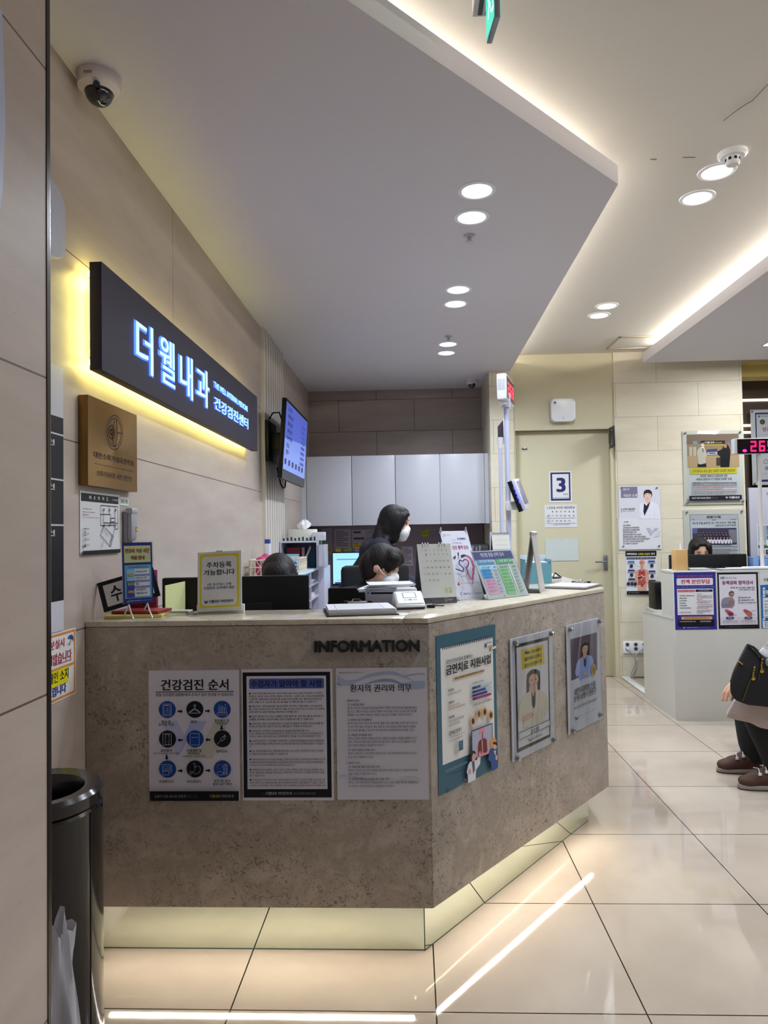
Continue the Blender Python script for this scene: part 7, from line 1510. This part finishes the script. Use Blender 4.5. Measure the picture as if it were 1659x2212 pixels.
hp = [H.E(0, -.022, .028, .083, .094, .094), H.E(0, -.045, -.01, .082, .075, .09), H.E(0, .02, .075, .06, .062, .040), H.E(.045, -.025, -.06, .046, .066, .085), H.E(-.045, -.025, -.06, .046, .066, .085), H.E(0, -.07, -.05, .075, .045, .10), H.E(.070, .010, -.015, .022, .056, .085), H.E(.066, .018, -.085, .018, .040, .055), H.E(.066, .044, .02, .014, .034, .055), H.E(-.066, .028, -.02, .020, .042, .085),
    ('c', H.w(.03, -.075, -.06), V((-.215, 4.40, 1.33)), .05, .045), ('c', H.w(-.03, -.075, -.06), V((-.225, 4.52, 1.33)), .05, .045), ('c', H.w(.055, -.03, -.10), V((-.165, 4.36, 1.325)), .035, .025), H.E(.05, .070, .055, .016, .016, .030), H.E(.03, .074, .068, .03, .018, .016)]
blob('hair', hp, .007, HAIR, p, 5)
cl = [('c', sh + V((0, -.14, -.01)), sh + V((0, .14, -.01)), .080, .080), ('c', sh + V((-.005, 0, .055)), sh + V((-.02, 0, -.02)), .066, .12), ('c', sh + V((0, 0, .03)), sh + V((0, 0, -.05)), .075, .12), ('c', sh + V((.0, -.05, -.06)), hip + V((0, -.05, .02)), .12, .125), ('c', sh + V((0, .05, -.06)), hip + V((0, .05, .02)), .12, .125), ('e', sh + V((-.07, 0, -.03)), (.075, .14, .09))]
for sy, el, wr in ((-.155, (-.075, 4.25, 1.06), (.10, 4.222, .99)), (.155, (-.07, 4.66, 1.06), (.10, 4.622, .99))): cl += [('c', sh + V((0.02, sy, -.03)), el, .066, .056), ('c', el, wr, .054, .04)]
blob('jumper', cl, .012, NAVY, p, 4)
blob('trousers', [('c', hip + V((0, -.08, .02)), hip + V((0, .08, .02)), .11, .11), ('c', hip + V((0, -.08, 0)), V((-.44, 4.40, .50)), .10, .08), ('c', V((-.44, 4.40, .50)), V((-.50, 4.40, .10)), .078, .065), ('c', hip + V((0, .08, 0)), V((-.46, 4.56, .50)), .10, .08), ('c', V((-.46, 4.56, .50)), V((-.54, 4.56, .10)), .078, .065)], .012, BLKC, p, 4)
for x, y in ((-.44, 4.40), (-.48, 4.56)): blob('shoe', [('e', (x, y, .042), (.125, .045, .04)), ('e', (x - .06, y, .055), (.06, .043, .05))], .008, M('#1a1a1c', .5), p, 4)

for q in [p]: q.location = (-.008, .20, .003)
# seated staff
def seated(name, label, H, hipx, hipy, cloth, hairp, hm, yaw, mask=False, lids=False, seat=.52, arms=None, mesh_name='jumper', aw=.19, sw=.13, drop=0.0):
    fw = V((math.sin(yaw), -math.cos(yaw), 0)); rt_ = V((math.cos(yaw), math.sin(yaw), 0)); hip = V((hipx, hipy, seat + .06)); nk = H.w(0, -.035, -.15); sh = V((nk.x, nk.y, nk.z - .05 - drop))
    bd = H.skull() + [('c', nk, sh, .05, .055), ('c', sh + rt_ * sw, sh - rt_ * sw, .055, .055), ('c', sh - V((0, 0, .07)), hip, .11, .12)]; cl = [('c', sh + rt_ * sw, sh - rt_ * sw, .078, .078), ('c', sh - V((0, 0, .03)) + rt_ * .05, hip + rt_ * .05, .12, .14), ('c', sh - V((0, 0, .03)) - rt_ * .05, hip - rt_ * .05, .12, .14), ('c', nk + V((0, 0, .01)), sh, .06, .08)]
    tr_ = []; feet = []
    for k in (-1, 1):
        h0 = hip + rt_ * .085 * k; kn = h0 + fw * .40 + V((0, 0, -.03)); an = V((kn.x, kn.y, .09)) + fw * .02
        bd += [('c', h0, kn, .08, .056), ('c', kn, an, .052, .036), ('c', an, an + fw * .12 + V((0, 0, -.045)), .036, .03)]; tr_ += [('c', h0, kn, .095, .075), ('c', kn, an + V((0, 0, .03)), .072, .06)]; feet.append(an + fw * .06)
        el = sh + rt_ * aw * k + fw * .08 + V((0, 0, -.25)); wr = el + fw * .22 - rt_ * .05 * k + V((0, 0, .01))
        bd += [('c', sh + rt_ * (sw + .03) * k, el, .044, .036), ('c', el, wr, .034, .025), ('c', wr, wr + fw * .06, .025, .027)]; fingers(bd, wr + fw * .05, wr + fw * .095, wr + fw * .15 + V((0, 0, -.025)), rt_); bd += [('c', wr + fw * .03 - rt_ * .03 * k, wr + fw * .085 - rt_ * .05 * k, .012, .009)]
        cl += [('c', sh + rt_ * (sw + .03) * k, el, .064, .054), ('c', el, wr - fw * .03, .052, .038)]
    p = person(name, label, bd, None); H.face(p, lids)
    if mask: H.mask(p)
    blob('hair', hairp, .007, hm, p, 5); blob(mesh_name, cl, .012, cloth, p, 4); blob('trousers', tr_, .012, BLKC, p, 4)
    for q in feet: blob('shoe', [('c', V((q.x, q.y, .042)) - fw * .07, V((q.x, q.y, .042)) + fw * .08, .044, .036)], .008, M('#1a1a1c', .5), p, 4)
    return p
H = Head((-.655, 3.43, 1.165), (.08, -.80, -.58), (0, -.58, .8))
seated('person', 'seated person with dark hair bowed low behind the wide black monitor', H, -.72, 3.53, BLKC, H.cap() + [H.E(.05, -.02, -.03, .046, .07, .07), H.E(-.05, -.02, -.03, .046, .07, .07), H.E(0, -.08, -.02, .072, .05, .085), H.E(.036, .060, .066, .036, .034, .034), H.E(-.036, .058, .068, .034, .034, .034), H.E(.073, .03, -.01, .016, .03, .06), H.E(-.073, .03, -.01, .016, .03, .06)], HAIRB, .08, aw=.12, sw=.10, drop=.07)
H = Head((-.165, 3.82, 1.200), (.88, -.30, -.34), (.34, 0, .9))
p2 = seated('person', 'seated person in black bending over papers, seen from the side in a mask', H, -.15, 4.08, BLKC, H.cap() + [H.E(.02, -.075, -.005, .07, .05, .085), H.E(-.045, -.02, -.04, .046, .066, .07), H.E(.048, -.055, -.03, .036, .045, .07), H.E(.04, .055, .066, .036, .040, .036), H.E(-.03, .060, .066, .036, .036, .034), H.E(.060, .058, .025, .014, .020, .045), H.E(.045, .078, .035, .012, .010, .034), H.E(.02, .084, .045, .010, .009, .03)], HAIRB, .4, mask=True, lids=True)
H = Head((2.462, 6.16, 1.178), (-.08, -.93, -.36), (-.06, -.36, .93))
seated('person', 'person with centre parted dark hair sitting behind the second counter', H, 2.47, 6.33, M('#23242e', .8), [H.E(0, -.026, .030, .085, .092, .096), H.E(0, -.045, -.01, .082, .075, .09), H.E(.05, -.02, -.05, .05, .07, .08), H.E(-.05, -.02, -.05, .05, .07, .08), H.E(0, -.08, -.03, .075, .05, .09), H.E(0, .018, .092, .050, .056, .026), H.E(-.052, .036, .062, .034, .046, .040), H.E(.044, .030, .070, .034, .046, .036), H.E(.074, .026, .01, .015, .036, .075), H.E(-.072, .030, .01, .019, .042, .075)], HAIR, -.05, lids=True)
for nm, x, y, rz in (('low office chair hidden behind the wide black monitor', -.73, 3.54, .08), ('black high backed office chair of the masked person bending over papers', -.14, 4.11, .40), ('low office chair hidden behind the second counter', 2.47, 6.36, 0)):
    office_chair(nm, x, y, rz, 1.19 if nm.startswith('black') else .86)

# visitor sitting at the right edge with a black bag
Yc = 4.02
LK = M('#0e0e11', .8, name='black_trousers')
bd = []
H = Head((2.27, Yc, 1.27), (-.95, -.05, -.25)); bd += H.skull(); hip = V((2.28, Yc, .54)); sh = V((2.30, Yc, 1.06))
bd += [('c', sh + V((0, -.15, 0)), sh + V((0, .15, 0)), .06, .06), ('c', sh, hip, .12, .13), ('c', H.w(0, -.03, -.14), sh, .05, .06)]
LEG = ((3.905, 3.845, 1.80), (4.135, 4.105, 1.885))
for yk, ya, kx in LEG: bd += [('c', (2.26, yk, .52), (kx, yk, .475), .085, .062), ('c', (kx, yk, .475), (1.905, ya, .10), .056, .040), ('c', (1.905, ya, .06), (1.80, ya, .045), .028, .022)]
# resting hand on the knee
wr = V((1.742, 3.825, .605)); pm = V((1.712, 3.82, .575)); kn = V((1.683, 3.818, .545)); tp = V((1.655, 3.818, .490))
bd += [('c', sh + V((0, -.16, 0)), (1.98, 3.80, .815), .048, .038), ('c', (1.98, 3.80, .815), wr, .036, .026), ('c', wr, pm, .026, .028)]
fingers(bd, pm, kn, tp - V((0, 0, .014)), (.72, -.60, .30), sp=.0225, r=.0075); bd += [('c', pm + V((.01, -.028, .005)), V((1.705, 3.79, .525)), .012, .009)]
w2 = V((2.0, 4.02, .66)); bd += [('c', sh + V((0, .16, 0)), (2.2, 4.2, .80), .048, .038), ('c', (2.2, 4.2, .80), w2, .036, .026), ('c', w2, w2 + V((-.06, -.02, -.01)), .026, .027)]
fingers(bd, w2 + V((-.05, -.02, -.01)), w2 + V((-.095, -.03, -.02)), w2 + V((-.13, -.05, -.06)), (0, 1, 0)); bd += [('c', w2 + V((-.03, -.04, 0)), w2 + V((-.09, -.06, -.01)), .012, .009)]
p = person('person', 'seated visitor in black trousers and brown trainers with a bag on the lap', bd, None, .0042); H.face(p)
blob('hair', H.cap() + [H.E(0, -.08, -.04, .075, .05, .10)], .008, HAIR, p, 4)
tr_ = []
for yk, ya, kx in LEG: tr_ += [('c', (2.26, yk, .52), (kx, yk, .475), .10, .084), ('c', (kx, yk, .475), (1.895, ya, .17), .082, .068), ('c', (1.895, ya, .17), (1.91, ya, .10), .068, .062)]
blob('trousers', tr_, .009, LK, p, 4)
ct = NT('padded_coat'); nz = ct.n('TexNoise', Scale=22.0, Detail=4.0); bp = ct.n('Bump'); bp.inputs['Strength'].default_value = .5; bp.inputs['Distance'].default_value = .012; ct.l(nz, 'Fac', bp, 'Height'); ct.l(bp, 0, ct.b, 'Normal'); ct.b.inputs['Base Color'].default_value = (*lin('#b9a7a2'), 1); ct.b.inputs['Roughness'].default_value = .6
ck = [('c', sh + V((0, -.15, 0)), sh + V((0, .15, 0)), .085, .085), ('c', sh, hip, .16, .20), ('e', (2.1, 3.86, .50), (.26, .09, .10)), ('c', (1.90, 3.83, .46), (2.25, 3.80, .45), .035, .09), ('c', sh + V((0, -.16, 0)), (1.99, 3.80, .82), .072, .055), ('c', sh + V((0, .16, 0)), (2.2, 4.2, .80), .075, .065), ('c', (2.2, 4.2, .80), w2 + V((.1, .04, 0)), .062, .05)]
blob('coat', ck, .010, ct.m, p, 3)
HEM = [onY(x, y, 3.775) for x, y in ((1567, 1550), (1575, 1533), (1584, 1516), (1600, 1500), (1660, 1490), (1740, 1480), (1750, 1572), (1705, 1580), (1659, 1577), (1640, 1573), (1622, 1563), (1604, 1559), (1588, 1556))]
hb = MB(); hb.prism([(q.x, q.z) for q in HEM], -3.775 - .075, -3.775, ct.m, Matrix(((1, .44, 0, -.44 * 3.775), (0, 1, 0, 0), (0, 0, 1, 0), (0, 0, 0, 1))) @ Matrix(((1, 0, 0, 0), (0, 0, -1, 0), (0, 1, 0, 0), (0, 0, 0, 1))), .012); hb.build('coat_hem', p)
fur = NT('fluffy_knit'); nz = fur.n('TexNoise', Scale=35.0, Detail=5.0); r = fur.ramp(nz, 'Fac', [(.4, '#5a4540'), (.6, '#cfc0ba')]); fur.l(r, 0, fur.b, 'Base Color'); fur.b.inputs['Roughness'].default_value = .95; bp = fur.n('Bump'); bp.inputs['Strength'].default_value = 1.0; bp.inputs['Distance'].default_value = .01; fur.l(nz, 'Fac', bp, 'Height'); fur.l(bp, 0, fur.b, 'Normal')
rq = random.Random(8); fz = [('c', (1.95, 3.80, .80), (2.06, 3.80, .93), .055, .075), ('c', (1.95, 3.80, .80), (1.80, 3.835, .64), .05, .034)]
for k in range(40):
    v = rq.random(); c = V((1.95 + .10 * v, 3.80, .78 + .14 * v)); a = rq.random() * 6.28; fz.append(('e', c + V((math.cos(a) * .052, math.sin(a) * .052, 0)), (.014, .014, .014)))
blob('fluffy_sleeve', fz, .007, fur.m, p, 2)
BRN_ = M('#4a2d20', .75, name='brown_suede'); SOLE = M('#8d8378', .7); 
for y, x0 in ((4.105, 1.700), (3.845, 1.700)):
    sx = lambda v: x0 + v
    up_ = blob('shoe', [('e', (sx(.062), y, .042), (.060, .044, .032)), ('c', (sx(.05), y, .036), (sx(.215), y, .036), .036, .036), ('e', (sx(.12), y, .055), (.080, .044, .040)), ('e', (sx(.17), y, .072), (.070, .042, .046)), ('e', (sx(.205), y, .075), (.060, .041, .052)), ('e', (sx(.195), y, .105), (.045, .038, .035))], .006, BRN_, p, 5)
    pts = [(sx(.134 + .134 * math.cos(a)), y + .0445 * math.copysign(abs(math.sin(a)) ** .8, math.sin(a))) for a in [k * PI / 20 for k in range(40)]]
    MB().prism(pts, .003, .026, SOLE, None, .006).build('sole', up_)
    MB().prism([(q[0] * 1.0, q[1]) for q in pts], .0, .006, M('#2a211d', .8), None, .001).build('outsole', up_)
    for k, v in enumerate((.10, .135)):
        for sgn in (-1,): MB().box((sx(v) - .008, y - .042, .080 + .012 * k), (sx(v) + .008, y - .034, .094 + .012 * k), M('#d9dadd', .4), .002).build('lace_toggle', up_)
        MB().tube([(sx(v), y - .038, .090 + .012 * k), (sx(v + .01), y, .106 + .014 * k), (sx(v), y + .034, .098 + .012 * k)], .0025, M('#cfcfd2', .5), 6).build('lace', up_)
    if y < 4: MB().cyl((sx(.225), y - .040, .078), (sx(.225), y - .046, .080), .02, .019, M('#9a948c', .5), 20).build('logo_disc', up_)
# the bag
t = thing('backpack', 'black bag with gold zips held on the lap of the seated visitor', 'bag', (1.85, 3.70, .47))
BGM = M('#0c0c10', .7, name='bag_nylon'); YB = 3.665
PT = [onY(x, y, YB) for x, y in ((1614, 1393), (1595, 1430), (1584, 1452), (1577, 1474), (1577, 1498), (1588, 1514), (1614, 1524), (1659, 1529), (1710, 1528), (1722, 1480), (1715, 1432), (1690, 1424), (1659, 1424), (1645, 1416), (1636, 1405))]
Ty = Matrix(((1, 0, 0, 0), (0, 0, -1, 0), (0, 1, 0, 0), (0, 0, 0, 1)))
SHR = Matrix(((1, .46, 0, -.46 * YB), (0, 1, 0, 0), (0, 0, 1, 0), (0, 0, 0, 1)))     # the soft bag leans away behind its front
MB().prism([(q.x, q.z) for q in PT], -YB - .085, -YB, BGM, SHR @ Ty, .014).build('body', t)
GOLD = M('#c9a650', .25, 1.0, name='gold_metal')
def zp(pts, r, m, nm): MB().tube([onY(x, y, YB - .004) for x, y in pts], r, m, 6).build(nm, t)
zp([(1595.5, 1428), (1604, 1435)], .005, GOLD, 'side_tab'); zp([(1622.5, 1466), (1618, 1476), (1604, 1514)], .0032, M('#6a5a34', .4, .8), 'zip'); zp([(1645, 1440), (1638, 1469)], .003, M('#6a5a34', .4, .8), 'zip')
for px in ([(1630, 1441), (1629, 1447), (1627.5, 1453), (1627, 1458)], [(1647, 1424), (1646, 1431), (1645, 1437), (1645.5, 1442)]):
    b = MB()
    for x, y in px: b.ell(onY(x, y, YB - .008), (.0055, .004, .007), GOLD, None, 1)
    x, y = px[-1]; c = onY(x, y + 6, YB - .008); b.prism([(c.x - .005, c.z + .014), (c.x + .005, c.z + .014), (c.x + .011, c.z - .008), (c.x, c.z - .014), (c.x - .011, c.z - .008)], -c.y - .003, -c.y + .003, GOLD, Ty, .001); b.build('zip_pull', t)
zp([(1614, 1393), (1628, 1398), (1636, 1408), (1643, 1416), (1648, 1428)], .006, BGM, 'opening_rim'); zp([(1625, 1401), (1634, 1409), (1642, 1420)], .0022, M('#8e8a80', .4, .6), 'zip')
MB().ell(onY(1659, 1431, YB - .004), (.014, .006, .02), M('#8d8a85', .4, .5), None, 2).build('badge', t)
b = MB(); q = [onY(x, y, YB + .03) for x, y in ((1638.5, 1410), (1649, 1399), (1659, 1406), (1668, 1414), (1664, 1430), (1650, 1432))]
b.prism([(v.x, v.z) for v in q], -YB - .036, -YB - .030, '#dfdfe4', Ty, .001); tag(b.build('folded_paper'), 'folded white paper sticking out of the black bag', 'paper')
t = thing('waiting_bench', 'grey padded waiting bench under the seated visitor', 'bench', (2.45, 4.05, 0))
bx('seat', (2.16, 3.45, .36), (2.70, 4.75, .425), M('#77736f', .6), .02, t)
for x in (2.22, 2.64):
    for y in (3.55, 4.65): MB().cyl((x, y, 0), (x, y, .362), .02, .02, STEEL).build('leg', t)
